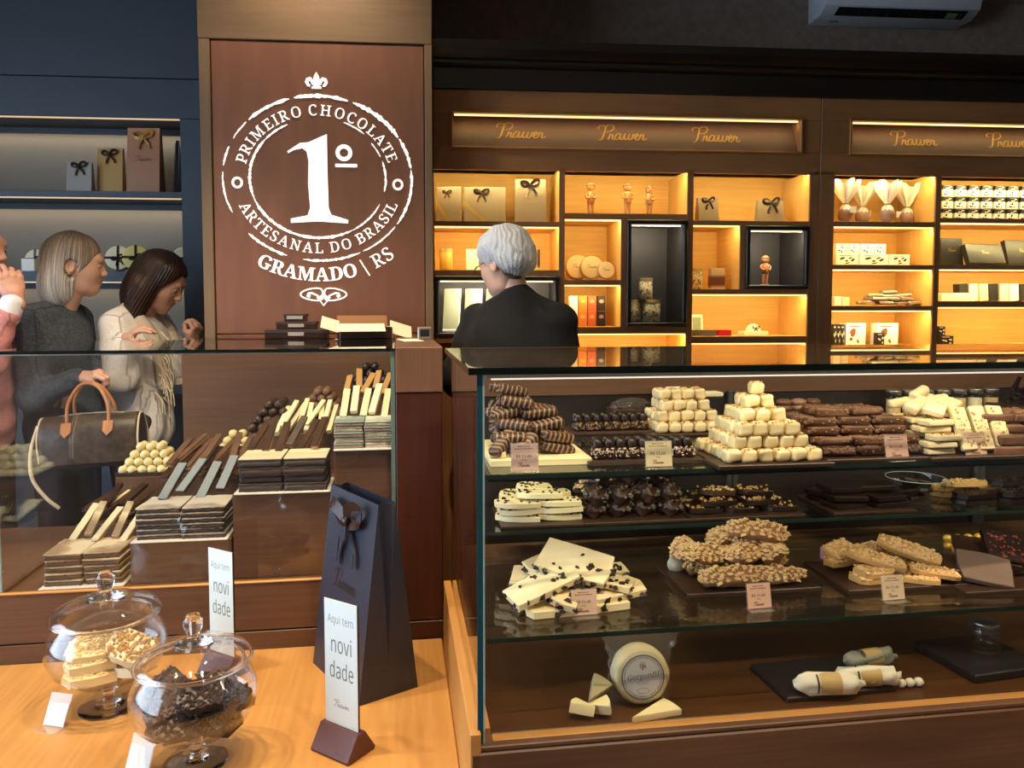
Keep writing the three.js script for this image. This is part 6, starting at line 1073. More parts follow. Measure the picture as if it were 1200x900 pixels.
  y = shelfTop(c5, 3); pbox(1100, 1116, y, 0.045, dk, 'dark box with pale print on the fourth shelf of the packed bay', undefined, zI + 0.04); pbox(1097.5, 1106, y + 0.0456, 0.045, dk, 'small dark box standing on the dark printed box', undefined, zI + 0.04); for (const [i, px] of [1152, 1190].entries()) put(solid('flat_packet', `${ORD[i]} flat golden packet from the divider on the bare fourth shelf`, 'packet', cbox(0.07, 0.008, 0.05).translate(0, 0.004, 0), M.caramel, 'flat golden packets'), 'B', [xI(px, 400, zI + 0.05), y, zI + 0.05]);
}
{ // in the blue-grey wall unit
  const { Z, boards } = WU, z = Z - 0.12, X = (px, py = 210, zz = z) => onWall('B', px, py, zz)[0], y = boards[0][1] + 0.0006, w = (a, b) => X(b) - X(a);
  const silver = std({ color: 0x9a948e, roughness: 0.3, metalness: 0.35 }), goldish = std({ color: 0xb08a52, roughness: 0.3, metalness: 0.35 }), bronze = std({ color: 0x9a6a4c, roughness: 0.4, metalness: 0.2 }), brown = std({ color: 0x3a2a26, roughness: 0.5 });
  giftBag('B', [X(100), y, z + 0.05], 0, w(86, 115), 0.145, 0.05, silver, silver, 'small silver gift bag with bow at the front of the recess', { name: false }); giftBag('B', [X(131), y, z + 0.0], 0, w(116, 146), 0.225, 0.06, goldish, goldish, 'gold gift bag with bow between the silver and bronze bags', { name: false });
  giftBag('B', [X(173), y, z + 0.02], -0.05, w(153, 192), 0.32, 0.08, bronze, bronze, 'tall bronze gift bag with bow beside the recess end', { bowMat: M.ribbonGold, letters: brown }); giftBag('B', [X(203), y, z - 0.07], -1.2, 0.14, 0.27, 0.05, std({ color: 0x2a2a30, roughness: 0.4 }), undefined, 'dark gift bag turned edgewise against the recess end', { bowMat: null, name: false });
  const y2 = boards[1][1] + 0.0006, z2 = Z - 0.1, paleM = std({ color: 0xe9dcb6, roughness: 0.5 }), yel = std({ color: 0xe2cf7e, roughness: 0.5 });
  [[44, 0.05, paleM], [135, 0.062, paleM], [160, 0.062, yel], [212, 0.06, paleM]].forEach(([px, r, m], i) => { const u = thing('gift_plate', `${ORD[3 - i]} round ribboned sweet box from the emblem pillar on the recess shelf`, 'gift box', 'round ribboned boxes on the recess shelf'); put(u, 'B', [X(px, 300, z2), y2 + 0.006, z2 - 0.05 * (i % 2)], [0, 0.1 * i, 0]); part(u, 'disc', lathe([[0.0001, 0], [r, 0], [r, 0.03], [r - 0.006, 0.036], [0.0001, 0.036]], 32).rotateX(Math.PI / 2).translate(0, r, 0).rotateX(-0.15), m); part(u, 'ribbon', merge([cbox(0.012, r * 2, 0.001).translate(0, r, 0.037), cbox(r * 2, 0.012, 0.001).translate(0, r, 0.0375)]).rotateX(-0.15), M.ribbon); bow(u, r * 0.42, M.ribbon, [0, r, 0.03], [-0.15, 0, 0.3]); });
  put(solid('white_carton', 'small white carton beside the ribboned boxes', 'box', cbox(0.06, 0.06, 0.05).translate(0, 0.03, 0), M.card), 'B', [X(37, 310, z2 + 0.05), y2, z2 + 0.06]);
}

// ================================================================ people
const V = (x, y, z) => [x, y, z];
const smin = (a, b, k) => { const h = Math.max(k - Math.abs(a - b), 0) / k; return Math.min(a, b) - h * h * k * 0.25; };
function bone(a, b, ra, rb) {      // tapered capsule
  const dx = b[0] - a[0], dy = b[1] - a[1], dz = b[2] - a[2], l2 = dx * dx + dy * dy + dz * dz || 1e-9;
  return (x, y, z) => { const t = clamp(((x - a[0]) * dx + (y - a[1]) * dy + (z - a[2]) * dz) / l2); return Math.hypot(x - a[0] - dx * t, y - a[1] - dy * t, z - a[2] - dz * t) - (ra + (rb - ra) * t); };
}
function egg(c, r, rot) {      // ellipsoid, optionally turned (matrix3 rows)
  return (x, y, z) => { let p = x - c[0], q = y - c[1], s = z - c[2]; if (rot) { const a = p, b = q, d = s; p = rot[0][0] * a + rot[0][1] * b + rot[0][2] * d; q = rot[1][0] * a + rot[1][1] * b + rot[1][2] * d; s = rot[2][0] * a + rot[2][1] * b + rot[2][2] * d; }
    const k0 = Math.hypot(p / r[0], q / r[1], s / r[2]), k1 = Math.hypot(p / (r[0] * r[0]), q / (r[1] * r[1]), s / (r[2] * r[2])); return k1 < 1e-9 ? -Math.min(...r) : k0 * (k0 - 1) / k1; };
}
const blend = (list, k) => (x, y, z) => { let d = 1e3; for (const f of list) d = smin(d, f(x, y, z), k); return d; };
const carve = (f, g, k) => (x, y, z) => -smin(-f(x, y, z), g(x, y, z), k);
function meshField(f, lo, hi, cell) {      // surface nets
  const n = [0, 1, 2].map((i) => Math.ceil((hi[i] - lo[i]) / cell) + 1), [nx, ny, nz] = n, F = new Float32Array(nx * ny * nz), id = new Int32Array(nx * ny * nz).fill(-1), at = (i, j, k) => i + nx * (j + ny * k);
  for (let k = 0; k < nz; k++) for (let j = 0; j < ny; j++) for (let i = 0; i < nx; i++) F[at(i, j, k)] = f(lo[0] + i * cell, lo[1] + j * cell, lo[2] + k * cell);
  const v = [], idx = [], E = [[0, 1], [2, 3], [4, 5], [6, 7], [0, 2], [1, 3], [4, 6], [5, 7], [0, 4], [1, 5], [2, 6], [3, 7]], c = new Float32Array(8);
  for (let k = 0; k < nz - 1; k++) for (let j = 0; j < ny - 1; j++) for (let i = 0; i < nx - 1; i++) {
    let m = 0; for (let q = 0; q < 8; q++) { c[q] = F[at(i + (q & 1), j + ((q >> 1) & 1), k + (q >> 2))]; if (c[q] < 0) m |= 1 << q; }
    if (m === 0 || m === 255) continue;
    let x = 0, y = 0, z = 0, w = 0;
    for (const [a, b] of E) if ((c[a] < 0) !== (c[b] < 0)) { const t = c[a] / (c[a] - c[b]); x += lerp(a & 1, b & 1, t); y += lerp((a >> 1) & 1, (b >> 1) & 1, t); z += lerp(a >> 2, b >> 2, t); w++; }
    id[at(i, j, k)] = v.length / 3; v.push(lo[0] + (i + x / w) * cell, lo[1] + (j + y / w) * cell, lo[2] + (k + z / w) * cell);
  }
  const quad = (a, b, c2, d, flip) => { if (a < 0 || b < 0 || c2 < 0 || d < 0) return; flip ? idx.push(a, b, c2, a, c2, d) : idx.push(a, c2, b, a, d, c2); };
  for (let k = 1; k < nz - 1; k++) for (let j = 1; j < ny - 1; j++) for (let i = 1; i < nx - 1; i++) {
    const s = F[at(i, j, k)] < 0;
    if (s !== F[at(i + 1, j, k)] < 0) quad(id[at(i, j - 1, k - 1)], id[at(i, j, k - 1)], id[at(i, j, k)], id[at(i, j - 1, k)], s);
    if (s !== F[at(i, j + 1, k)] < 0) quad(id[at(i - 1, j, k - 1)], id[at(i - 1, j, k)], id[at(i, j, k)], id[at(i, j, k - 1)], s);
    if (s !== F[at(i, j, k + 1)] < 0) quad(id[at(i - 1, j - 1, k)], id[at(i, j - 1, k)], id[at(i, j, k)], id[at(i - 1, j, k)], s);
  }
  const g = new THREE.BufferGeometry(); g.setAttribute('position', new THREE.Float32BufferAttribute(v, 3)); g.setIndex(idx);
  const nrm = new Float32Array(v.length), e = cell * 0.4;
  for (let i = 0; i < v.length; i += 3) { const [x, y, z] = [v[i], v[i + 1], v[i + 2]], a = f(x + e, y, z) - f(x - e, y, z), b = f(x, y + e, z) - f(x, y - e, z), d = f(x, y, z + e) - f(x, y, z - e), l = Math.hypot(a, b, d) || 1; nrm[i] = a / l; nrm[i + 1] = b / l; nrm[i + 2] = d / l; }
  g.setAttribute('normal', new THREE.BufferAttribute(nrm, 3));
  return g;
}
const bounds = (pts, pad) => [[0, 1, 2].map((i) => Math.min(...pts.map((p) => p[i])) - pad), [0, 1, 2].map((i) => Math.max(...pts.map((p) => p[i])) + pad)];
// head fields: origin at the head's centre, face towards +x, up +y, its right side towards +z
function headField(o = {}) {
  const s = [egg(V(-0.012, 0.028, 0), V(0.092, 0.085, 0.074)), egg(V(0.028, -0.028, 0), V(0.062, 0.083, 0.058)), egg(V(0.035, -0.085, 0), V(0.044, 0.028, 0.037))];
  let f = blend(s, 0.045);
  const more = [bone(V(0.078, 0.022, -0.028), V(0.078, 0.022, 0.028), 0.014, 0.014), egg(V(0.05, -0.03, 0.032), V(0.03, 0.026, 0.024)), egg(V(0.05, -0.03, -0.032), V(0.03, 0.026, 0.024)), egg(V(0.066, -0.1, 0), V(0.016, 0.015, 0.018))];
  const f1 = blend([f, ...more], 0.03);
  const f2 = carve(f1, blend([egg(V(0.094, -0.002, 0.032), V(0.013, 0.011, 0.017)), egg(V(0.094, -0.002, -0.032), V(0.013, 0.011, 0.017))], 0.005), 0.014);
  const nose = blend([f2, bone(V(0.086, 0.008, 0), V(0.105, -0.028, 0), 0.0075, 0.0105), egg(V(0.097, -0.033, 0.009), V(0.009, 0.006, 0.007)), egg(V(0.097, -0.033, -0.009), V(0.009, 0.006, 0.007))], 0.012);
  const lips = blend([nose, bone(V(0.087, -0.057, -0.016), V(0.0915, -0.055, 0), 0.005, 0.007), bone(V(0.0915, -0.055, 0), V(0.087, -0.057, 0.016), 0.007, 0.005), bone(V(0.085, -0.067, -0.013), V(0.088, -0.068, 0), 0.0055, 0.0075), bone(V(0.088, -0.068, 0), V(0.085, -0.067, 0.013), 0.0075, 0.0055), egg(V(0.079, -0.002, 0.031), V(0.012, 0.0115, 0.013)), egg(V(0.079, -0.002, -0.031), V(0.012, 0.0115, 0.013))], 0.006);
  const ear = (z) => carve(egg(V(-0.012, -0.012, z), V(0.019, 0.031, 0.009)), egg(V(-0.008, -0.01, z * 1.1), V(0.01, 0.02, 0.007)), 0.004);
  return blend([lips, ear(0.074), ear(-0.074)], 0.008);
}
const HEAD_GEO = {};
function headGeo(cell = 0.0034) { return (HEAD_GEO.g ??= meshField(headField(), V(-0.13, -0.14, -0.1), V(0.135, 0.13, 0.1), cell)).clone(); }
// a hand: wrist at the origin, fingers towards +x, palm facing -y, thumb on the +z side (right) or -z
function handGeo(curl, thumb, side = 1, spread = 0.05) {
  const parts = [egg(V(0.045, 0, 0), V(0.048, 0.0145, 0.038)), bone(V(-0.03, 0, 0), V(0.01, 0, 0), 0.024, 0.022), bone(V(0.02, -0.004, side * 0.022), V(0.045, -0.008, side * 0.032), 0.017, 0.014)], pts = [V(-0.04, 0, 0), V(0.1, 0.03, 0.05), V(0, -0.05, -0.05)];
  const fingers = [];
  [[0.03, 0.072, 0.92], [0.0105, 0.078, 1.02], [-0.0095, 0.074, 0.96], [-0.028, 0.062, 0.76]].forEach(([z, len, k], i) => {
    let a = V(0.078 - 0.006 * Math.abs(i - 1), 0.002, side * z), ang = 0; const chain = [], seg = [0.034 * k, 0.024 * k, 0.02 * k], rad = [0.0098, 0.009, 0.0082, 0.007], yaw = side * (1.5 - i) * spread;
    seg.forEach((l, q) => { ang += curl[i] * [0.9, 1.15, 0.75][q]; const b = V(a[0] + l * Math.cos(ang) * Math.cos(yaw), a[1] - l * Math.sin(ang), a[2] + l * Math.cos(ang) * Math.sin(yaw)); chain.push(bone(a, b, rad[q], rad[q + 1])); pts.push(b); a = b; });
    fingers.push(blend(chain, 0.004));
  });
  { let a = V(0.03, -0.006, side * 0.03); const dir = thumb, chain = []; [[0.03, 0.0115, 0.0105], [0.026, 0.0105, 0.0082]].forEach(([l, r0, r1], q) => { const d = dir[q], b = V(a[0] + d[0] * l, a[1] + d[1] * l, a[2] + side * d[2] * l); chain.push(bone(a, b, r0, r1)); pts.push(b); a = b; }); fingers.push(blend(chain, 0.005)); }
  const palm = blend(parts, 0.02), f = (x, y, z) => { let d = palm(x, y, z); let m = 1e3; for (const g of fingers) m = Math.min(m, g(x, y, z)); return smin(d, m, 0.009); };
  const [lo, hi] = bounds(pts, 0.022); return meshField(f, lo, hi, 0.003);
}
const basis = (x, y) => { const X = new THREE.Vector3(...x).normalize(), Z = new THREE.Vector3().crossVectors(X, new THREE.Vector3(...y)).normalize(), Y = new THREE.Vector3().crossVectors(Z, X); return new THREE.Matrix4().makeBasis(X, Y, Z); };
const placed = (g, at, m, s = 1) => g.applyMatrix4(new THREE.Matrix4().makeTranslation(...at).multiply(m).multiply(new THREE.Matrix4().makeScale(s, s, s)));
const headTurn = (yaw, pitch, roll = 0) => new THREE.Matrix4().makeRotationFromEuler(new THREE.Euler(roll, yaw, pitch, 'YZX'));
function strands(g, c, s = 1) {      // uv for hair: angle round the head and height
  const p = g.attributes.position, uv = new Float32Array(p.count * 2); for (let i = 0; i < p.count; i++) { uv[2 * i] = Math.atan2(p.getZ(i) - c[2], p.getX(i) - c[0]) / 6.283 + 0.5; uv[2 * i + 1] = (p.getY(i) - c[1]) / 0.36 * s + 0.55; } g.setAttribute('uv', new THREE.BufferAttribute(uv, 2)); return g;
}
const hairTex = (rows, s) => paint(512, 128, (u, v) => { const k = vnoise(u, v, 150, 3, s) * 0.6 + vnoise(u, v, 60, 2, s + 4) * 0.4, i = clamp(v) * (rows.length - 1), a = Math.floor(Math.min(i, rows.length - 1.001)), c = mix3(hex(rows[a]), hex(rows[a + 1]), i - a); return mix3(c.map((x) => x * 0.6), c.map((x) => Math.min(255, x * 1.28)), k); });
const skin = (h) => std({ color: h, roughness: 0.5 });
const knit = (a, b, s) => std({ map: paint(256, 256, (u, v) => mix3(hex(b), hex(a), clamp(fbm(u, v, 60, 60, s, 3) * 1.2 - 0.1)), { repeat: [4, 4] }), roughness: 0.95, bumpMap: bumpFine, bumpScale: 0.003 });
function personParts(u, skinMat, bodyGeo) { const b = part(u, 'body', bodyGeo, skinMat); return b; }
function eyes(u, at, m, s, lashes = true) {      // eyeballs, iris, brows as small parts
  for (const z of [-0.031, 0.031]) {
    part(u, 'eye', placed(new THREE.SphereGeometry(0.0108, 12, 10).translate(0.0805, -0.002, z), at, m, s), M.eyeWhite ??= std({ color: 0xe8e2dc, roughness: 0.2 }));
    part(u, 'iris', placed(new THREE.SphereGeometry(0.0062, 10, 8).translate(0.0862, -0.003, z), at, m, s), M.iris ??= std({ color: 0x2a1a12, roughness: 0.15 }));
    part(u, 'eyelid', placed(new THREE.SphereGeometry(0.0124, 14, 8, 0, 6.3, 0, 1.25).translate(0.0802, -0.001, z), at, m, s), u.userData.skinMat);
    part(u, 'eyebrow', placed(tube([[0.087, 0.018, z * 0.5], [0.0905, 0.0235, z], [0.078, 0.02, z * 1.6]], 0.003, 8, 5), at, m, s), M.brow ??= std({ color: 0x3a2a20, roughness: 0.8 }));
  }
  part(u, 'lips', placed(merge([tube([[0.0895, -0.0565, -0.017], [0.0975, -0.0545, -0.004], [0.0975, -0.0545, 0.004], [0.0895, -0.0565, 0.017]], 0.0028, 10, 6), tube([[0.0885, -0.0625, -0.015], [0.0945, -0.066, 0], [0.0885, -0.0625, 0.015]], 0.0034, 10, 6)]), at, m, s), M.lip ??= std({ color: 0x9a5a50, roughness: 0.45 }));
  delete u.userData.skinMat;
}
// one continuous body from joints; head and hands joined to it
function bodyGeo(j, opt = {}) {
  const L2 = [];
  L2.push(bone(j.neck0, j.neck1, 0.056, 0.05), egg(j.chest, opt.chestR ?? V(0.1, 0.15, 0.14)), bone(j.chest, j.belly, 0.1, 0.1), egg(j.hips, V(0.12, 0.12, 0.155)));
  const ends = [j.neck0, j.chest, j.hips];
  for (const s of ['R', 'L']) {
    L2.push(bone(j['sh' + s], j['el' + s], 0.046, 0.036), bone(j['el' + s], j['wr' + s], 0.036, 0.024), bone(j.chest, j['sh' + s], 0.08, 0.05));
    L2.push(bone(j['hip' + s], j['kn' + s], 0.078, 0.052), bone(j['kn' + s], j['an' + s], 0.05, 0.034), bone(j['an' + s], j['toe' + s], 0.036, 0.028));
    ends.push(j['sh' + s], j['el' + s], j['wr' + s], j['an' + s], j['toe' + s]);
  }
  const [lo, hi] = bounds(ends, 0.18); lo[1] = -0.005;
  return meshField(blend(L2, 0.04), lo, [hi[0], j.neck1[1] + 0.08, hi[2]], 0.014);
}
const strip = (g) => { const h = new THREE.BufferGeometry(); h.setAttribute('position', g.attributes.position); h.setAttribute('normal', g.attributes.normal); if (g.index) h.setIndex(g.index); return h; };
const joined = (list) => mergeGeometries(list.map(strip));
function legs(x, z, faceX, y = 0.85, gap = 0.085) { return { hipR: V(x, y - 0.03, z + gap), knR: V(x + 0.02 * faceX, 0.46, z + gap), anR: V(x - 0.01 * faceX, 0.075, z + gap), toeR: V(x + 0.13 * faceX, 0.035, z + gap + 0.01), hipL: V(x, y - 0.03, z - gap), knL: V(x + 0.02 * faceX, 0.46, z - gap), anL: V(x - 0.01 * faceX, 0.075, z - gap), toeL: V(x + 0.13 * faceX, 0.035, z - gap - 0.01) }; }
function trousers(j, r = 0.018) { const a = []; for (const s of ['R', 'L']) a.push(bone(j['hip' + s], j['kn' + s], 0.082 + r, 0.056 + r), bone(j['kn' + s], V(j['an' + s][0], 0.09, j['an' + s][2]), 0.054 + r, 0.045 + r)); a.push(egg(j.hips, V(0.125 + r, 0.1, 0.16 + r))); const [lo, hi] = bounds([j.hipR, j.hipL, j.anR, j.anL, j.knR, j.knL], 0.19); lo[1] = 0.03; const f = blend(a, 0.03), top = j.hips[1] + 0.1; return meshField((x, y, z) => Math.max(f(x, y, z), y - top), lo, hi, 0.014); }
function shoes(u, j, m) { for (const s of ['R', 'L']) { const a = j['an' + s], t = j['toe' + s], g = meshField(blend([bone(V(a[0], 0.045, a[2]), V(t[0], 0.036, t[2]), 0.043, 0.036)], 0.02), V(Math.min(a[0], t[0]) - 0.06, 0.001, a[2] - 0.08), V(Math.max(a[0], t[0]) + 0.06, 0.11, a[2] + 0.08), 0.01); part(u, 'shoe', g, m); } }

{ // woman in the dark grey jumper
  const X = -1.91, Z = -3.29, u = thing('person', 'person with ash blonde bob in dark grey jumper holding a brown handbag', 'person');
  const H0 = V(-1.84, 1.542, Z), hm = headTurn(0.42, -0.1), s = 1.07;
  const j = { neck0: V(X + 0.005, 1.355, Z), neck1: V(-1.853, 1.45, Z), chest: V(X - 0.02, 1.2, Z), belly: V(X, 1.0, Z), hips: V(X, 0.87, Z), shR: V(X - 0.035, 1.305, Z + 0.155), elR: V(X - 0.0, 1.0, Z + 0.2), wrR: V(X + 0.2, 1.085, Z + 0.22), shL: V(X - 0.02, 1.305, Z - 0.155), elL: V(X + 0.0, 1.05, Z - 0.17), wrL: V(X + 0.17, 1.1, Z - 0.03), ...legs(X, Z, 1) };
  u.userData.skinMat = skin(0xd2a58e);
  const sm = u.userData.skinMat, hand = placed(handGeo([0.75, 0.85, 0.95, 1.0], [[0.6, -0.4, 0.5], [0.85, -0.4, 0.1]], 1), j.wrR, basis(V(0.9, 0.15, -0.1), V(-0.1, 0.9, 0.3)), 0.95), hand2 = placed(handGeo([0.7, 0.8, 0.9, 0.95], [[0.6, -0.4, 0.5], [0.85, -0.4, 0.1]], -1), j.wrL, basis(V(0.9, 0.25, 0.1), V(-0.2, 0.9, -0.2)), 0.95);
  part(u, 'body', joined([bodyGeo(j), placed(headGeo(), H0, hm, s), hand, hand2]), sm); eyes(u, H0, hm, s);
  const jm = blend([egg(V(X - 0.025, 1.2, Z), V(0.135, 0.185, 0.185)), bone(V(X - 0.015, 1.15, Z), V(X, 0.9, Z), 0.135, 0.145), bone(j.shR, j.elR, 0.068, 0.058), bone(j.elR, V(...j.wrR.map((v, i) => lerp(j.elR[i], v, 0.92))), 0.058, 0.04), bone(j.shL, j.elL, 0.068, 0.058), bone(j.elL, V(...j.wrL.map((v, i) => lerp(j.elL[i], v, 0.92))), 0.058, 0.04), bone(V(X - 0.01, 1.33, Z - 0.1), V(X - 0.01, 1.33, Z + 0.1), 0.05, 0.05)], 0.04);
  part(u, 'jumper', uvMetres(meshField((x, y, z) => Math.max(jm(x, y, z) + 0.003 * Math.sin(y * 60 + x * 25) * clamp((1.2 - y) * 4), 0.8 - y), V(X - 0.24, 0.79, Z - 0.3), V(X + 0.3, 1.42, Z + 0.36), 0.011)), knit(0x56606e, 0x2c323a, 3), 'dark grey knitted jumper');
  part(u, 'jeans', uvMetres(trousers(j)), knit(0x2e3d58, 0x1e2a40, 8)); shoes(u, j, M.charcoal);
  const cut = egg(V(0.09, -0.045, 0), V(0.075, 0.1, 0.09)), hf = carve(blend([egg(V(-0.016, 0.03, 0), V(0.107, 0.098, 0.09)), egg(V(-0.05, -0.05, 0), V(0.072, 0.115, 0.088)), egg(V(-0.06, -0.1, 0), V(0.055, 0.09, 0.07))], 0.04), cut, 0.02), ears = blend([egg(V(-0.005, -0.028, 0.085), V(0.024, 0.04, 0.03))], 0.01);
  const hair = strands(meshField((x, y, z) => -smin(-hf(x, y, z), ears(x, y, z), 0.012) + 0.0012 * Math.sin(Math.atan2(z, x + 0.02) * 70 + y * 12) + 0.006 * perlin.noise(x * 14, y * 6, z * 14), V(-0.14, -0.21, -0.11), V(0.12, 0.15, 0.11), 0.0042), V(0, 0, 0)); part(u, 'hair', placed(hair, H0, hm, s), std({ map: hairTex([0xe6e6e2, 0xdcd9d2, 0xc0b7ac, 0x7d6b5a, 0x44372d], 4), roughness: 0.42 }), 'straight ash blonde bob with dark roots');
  part(u, 'earring', placed(new THREE.SphereGeometry(0.0045, 10, 8).translate(-0.01, -0.043, 0.082), H0, hm, s), M.alu);
}
{ // handbag hanging from the forearm
  const u = thing('handbag', 'brown leather duffle handbag with tan handles hanging from a forearm', 'handbag'), W = 0.36, H = 0.2, D2 = 0.14; u.position.set(-1.625, 0.745, -3.005); u.rotation.y = 0.16; u.rotation.z = 0.05;
  const prof = []; for (let i = 0; i <= 14; i++) { const a = Math.PI * i / 14; prof.push([D2 / 2 * Math.cos(a), 0.1 + 0.1 * Math.sin(a)]); } prof.push([-D2 / 2, 0.02], [-D2 / 2 + 0.02, 0], [D2 / 2 - 0.02, 0], [D2 / 2, 0.02]);
  const leather = std({ map: grainTex(0x54402f, 0x33251b, 33, 60), roughness: 0.4 }), tan = std({ color: 0xb9794a, roughness: 0.5 }), pale = std({ color: 0xd8c3a4, roughness: 0.5 });
  part(u, 'bag_body', uvMetres(toCreasedNormals(extrude(prof, W - 0.03, 0.015, 3).rotateY(Math.PI / 2).translate(-W / 2 + 0.015, 0, 0), 0.7)), leather);
  for (const s of [-1, 1]) { part(u, 'handle', tube([[-0.075, 0.16, s * 0.05], [-0.07, 0.25, s * 0.03], [-0.02, 0.32, s * 0.012], [0.03, 0.31, s * 0.012], [0.07, 0.24, s * 0.03], [0.075, 0.16, s * 0.05]], 0.007, 30, 7), tan, 'tan leather handle'); for (const k of [-1, 1]) part(u, 'handle_tab', extrude([[-0.018, 0.03], [0.018, 0.03], [0.018, -0.01], [0, -0.032], [-0.018, -0.01]].reverse(), 0.003).rotateX(s > 0 ? -0.5 : Math.PI + 0.5).translate(k * 0.075, 0.15, s * 0.066), tan, 'tan leather tab'); }
  part(u, 'zipper', tube([[-W / 2 + 0.01, 0.19, 0], [-0.08, 0.202, 0], [0.08, 0.202, 0], [W / 2 - 0.01, 0.19, 0]], 0.004, 20, 6), M.alu);
  for (const k of [-1, 1]) part(u, 'end_trim', tube([[k * W / 2, 0.03, D2 / 2 - 0.01], [k * W / 2, 0.11, D2 / 2 - 0.004], [k * W / 2, 0.19, 0.02], [k * W / 2, 0.19, -0.02], [k * W / 2, 0.11, -D2 / 2 + 0.004], [k * W / 2, 0.03, -D2 / 2 + 0.01]], 0.004, 30, 6), pale, 'pale piping');
  part(u, 'shoulder_strap', tube([[-W / 2 - 0.005, 0.17, 0.03], [-W / 2 - 0.025, 0.08, 0.06], [-W / 2 - 0.02, -0.02, 0.08], [-W / 2 + 0.03, -0.1, 0.09], [-W / 2 + 0.07, -0.14, 0.09]], 0.007, 24, 6), pale, 'pale leather strap');
}
{ // woman in the white cardigan
  const X = -1.7, Z = -3.54, u = thing('person', 'person with dark brown hair in fringed white cardigan looking down at sweets', 'person');
  const H0 = V(-1.6, 1.482, Z), hm = headTurn(0.05, -0.52), s = 1.1;
  const j = { neck0: V(X + 0.02, 1.345, Z), neck1: V(-1.63, 1.425, Z), chest: V(X, 1.17, Z), belly: V(X - 0.01, 0.98, Z), hips: V(X - 0.02, 0.85, Z), shR: V(X - 0.03, 1.28, Z + 0.155), elR: V(X + 0.02, 1.06, Z + 0.21), wrR: V(X + 0.07, 1.225, Z + 0.27), shL: V(X + 0.01, 1.28, Z - 0.155), elL: V(X + 0.15, 1.07, Z - 0.12), wrL: V(X + 0.235, 1.2, Z - 0.02), ...legs(X - 0.02, Z, 1, 0.84) };
  u.userData.skinMat = skin(0xcd9f88); const sm = u.userData.skinMat;
  const hR = placed(handGeo([0.35, 0.45, 0.55, 0.65], [[0.5, -0.5, 0.5], [0.9, -0.35, 0]], 1), j.wrR, basis(V(0.75, 0.5, 0.15), V(-0.5, 0.7, 0.35)), 0.98), hL = placed(handGeo([0.95, 1.0, 1.05, 1.1], [[0.6, -0.5, 0.45], [0.9, -0.45, 0]], -1), j.wrL, basis(V(0.35, 0.9, 0.15), V(0.85, -0.3, 0.2)), 1.0);
  part(u, 'body', joined([bodyGeo(j), placed(headGeo(), H0, hm, s), hR, hL]), sm); eyes(u, H0, hm, s);
  const cg = blend([egg(V(X - 0.01, 1.17, Z), V(0.135, 0.18, 0.19)), bone(V(X - 0.02, 1.12, Z), V(X - 0.02, 0.82, Z), 0.14, 0.16), bone(j.shR, j.elR, 0.068, 0.066), bone(j.elR, V(...j.wrR.map((v, i) => lerp(j.elR[i], v, 0.8))), 0.066, 0.056), bone(j.shL, j.elL, 0.068, 0.064), bone(j.elL, V(...j.wrL.map((v, i) => lerp(j.elL[i], v, 0.8))), 0.064, 0.054), bone(V(X - 0.02, 1.315, Z - 0.1), V(X - 0.02, 1.315, Z + 0.1), 0.05, 0.05)], 0.04);
  part(u, 'cardigan', uvMetres(meshField((x, y, z) => Math.max(cg(x, y, z) + 0.005 * Math.sin(z * 70 + y * 10) * clamp((1.25 - y) * 3), 0.7 - y), V(X - 0.26, 0.69, Z - 0.32), V(X + 0.34, 1.42, Z + 0.36), 0.011)), knit(0xf6f3f2, 0xe0dcda, 21), 'loose white knitted cardigan');
  const scarf = []; for (const k of [-1, 1]) scarf.push(tube([[X - 0.03, 1.36, Z + k * 0.08], [X + 0.07, 1.28, Z + k * 0.1], [X + 0.13, 1.15, Z + k * 0.09], [X + 0.15, 1.0, Z + k * 0.08]], 0.032, 24, 9)); part(u, 'shawl_collar', merge(scarf), knit(0xe4d8c6, 0xc5b7a4, 25), 'cream ruffled collar');
  part(u, 'fringe', merge(each(26, (i) => { const y0 = 1.26 - 0.012 * i, x0 = X + 0.15 + 0.02 * Math.sin(i), z0 = Z + 0.09 + 0.02 * Math.sin(i * 1.7); return tube([[x0 - 0.02, y0, z0], [x0 + 0.02, y0 - 0.03, z0 + 0.02], [x0 + 0.025 + 0.01 * Math.sin(i * 3), y0 - 0.09, z0 + 0.02]], 0.0028, 5, 4); })), M.cream, 'thin cream fringe', 'stuff');
  part(u, 'trousers', uvMetres(trousers(j)), knit(0x3a3a40, 0x26262a, 9)); shoes(u, j, M.charcoal);
  const cut = egg(V(0.098, -0.035, 0), V(0.07, 0.1, 0.08)), hf = carve(blend([egg(V(-0.012, 0.03, 0), V(0.106, 0.097, 0.089)), egg(V(-0.045, -0.06, 0), V(0.08, 0.12, 0.092)), bone(V(-0.03, -0.06, 0.07), V(0.02, -0.19, 0.085), 0.045, 0.03), bone(V(-0.04, -0.06, -0.07), V(0.01, -0.18, -0.085), 0.045, 0.03), bone(V(0.03, 0.06, 0.06), V(0.0, -0.1, 0.085), 0.03, 0.03)], 0.04), cut, 0.02);
  const hair = strands(meshField((x, y, z) => hf(x, y, z) + 0.0013 * Math.sin(Math.atan2(z, x + 0.02) * 64 + y * 18) + 0.008 * perlin.noise(x * 14 + 3, y * 7, z * 14), V(-0.16, -0.24, -0.13), V(0.12, 0.15, 0.13), 0.0044), V(0, 0, 0)); part(u, 'hair', placed(hair, H0, hm, s), std({ map: hairTex([0x2e1f18, 0x38251b, 0x40291d, 0x33211a], 14), roughness: 0.35 }), 'shoulder length dark brown hair');
}
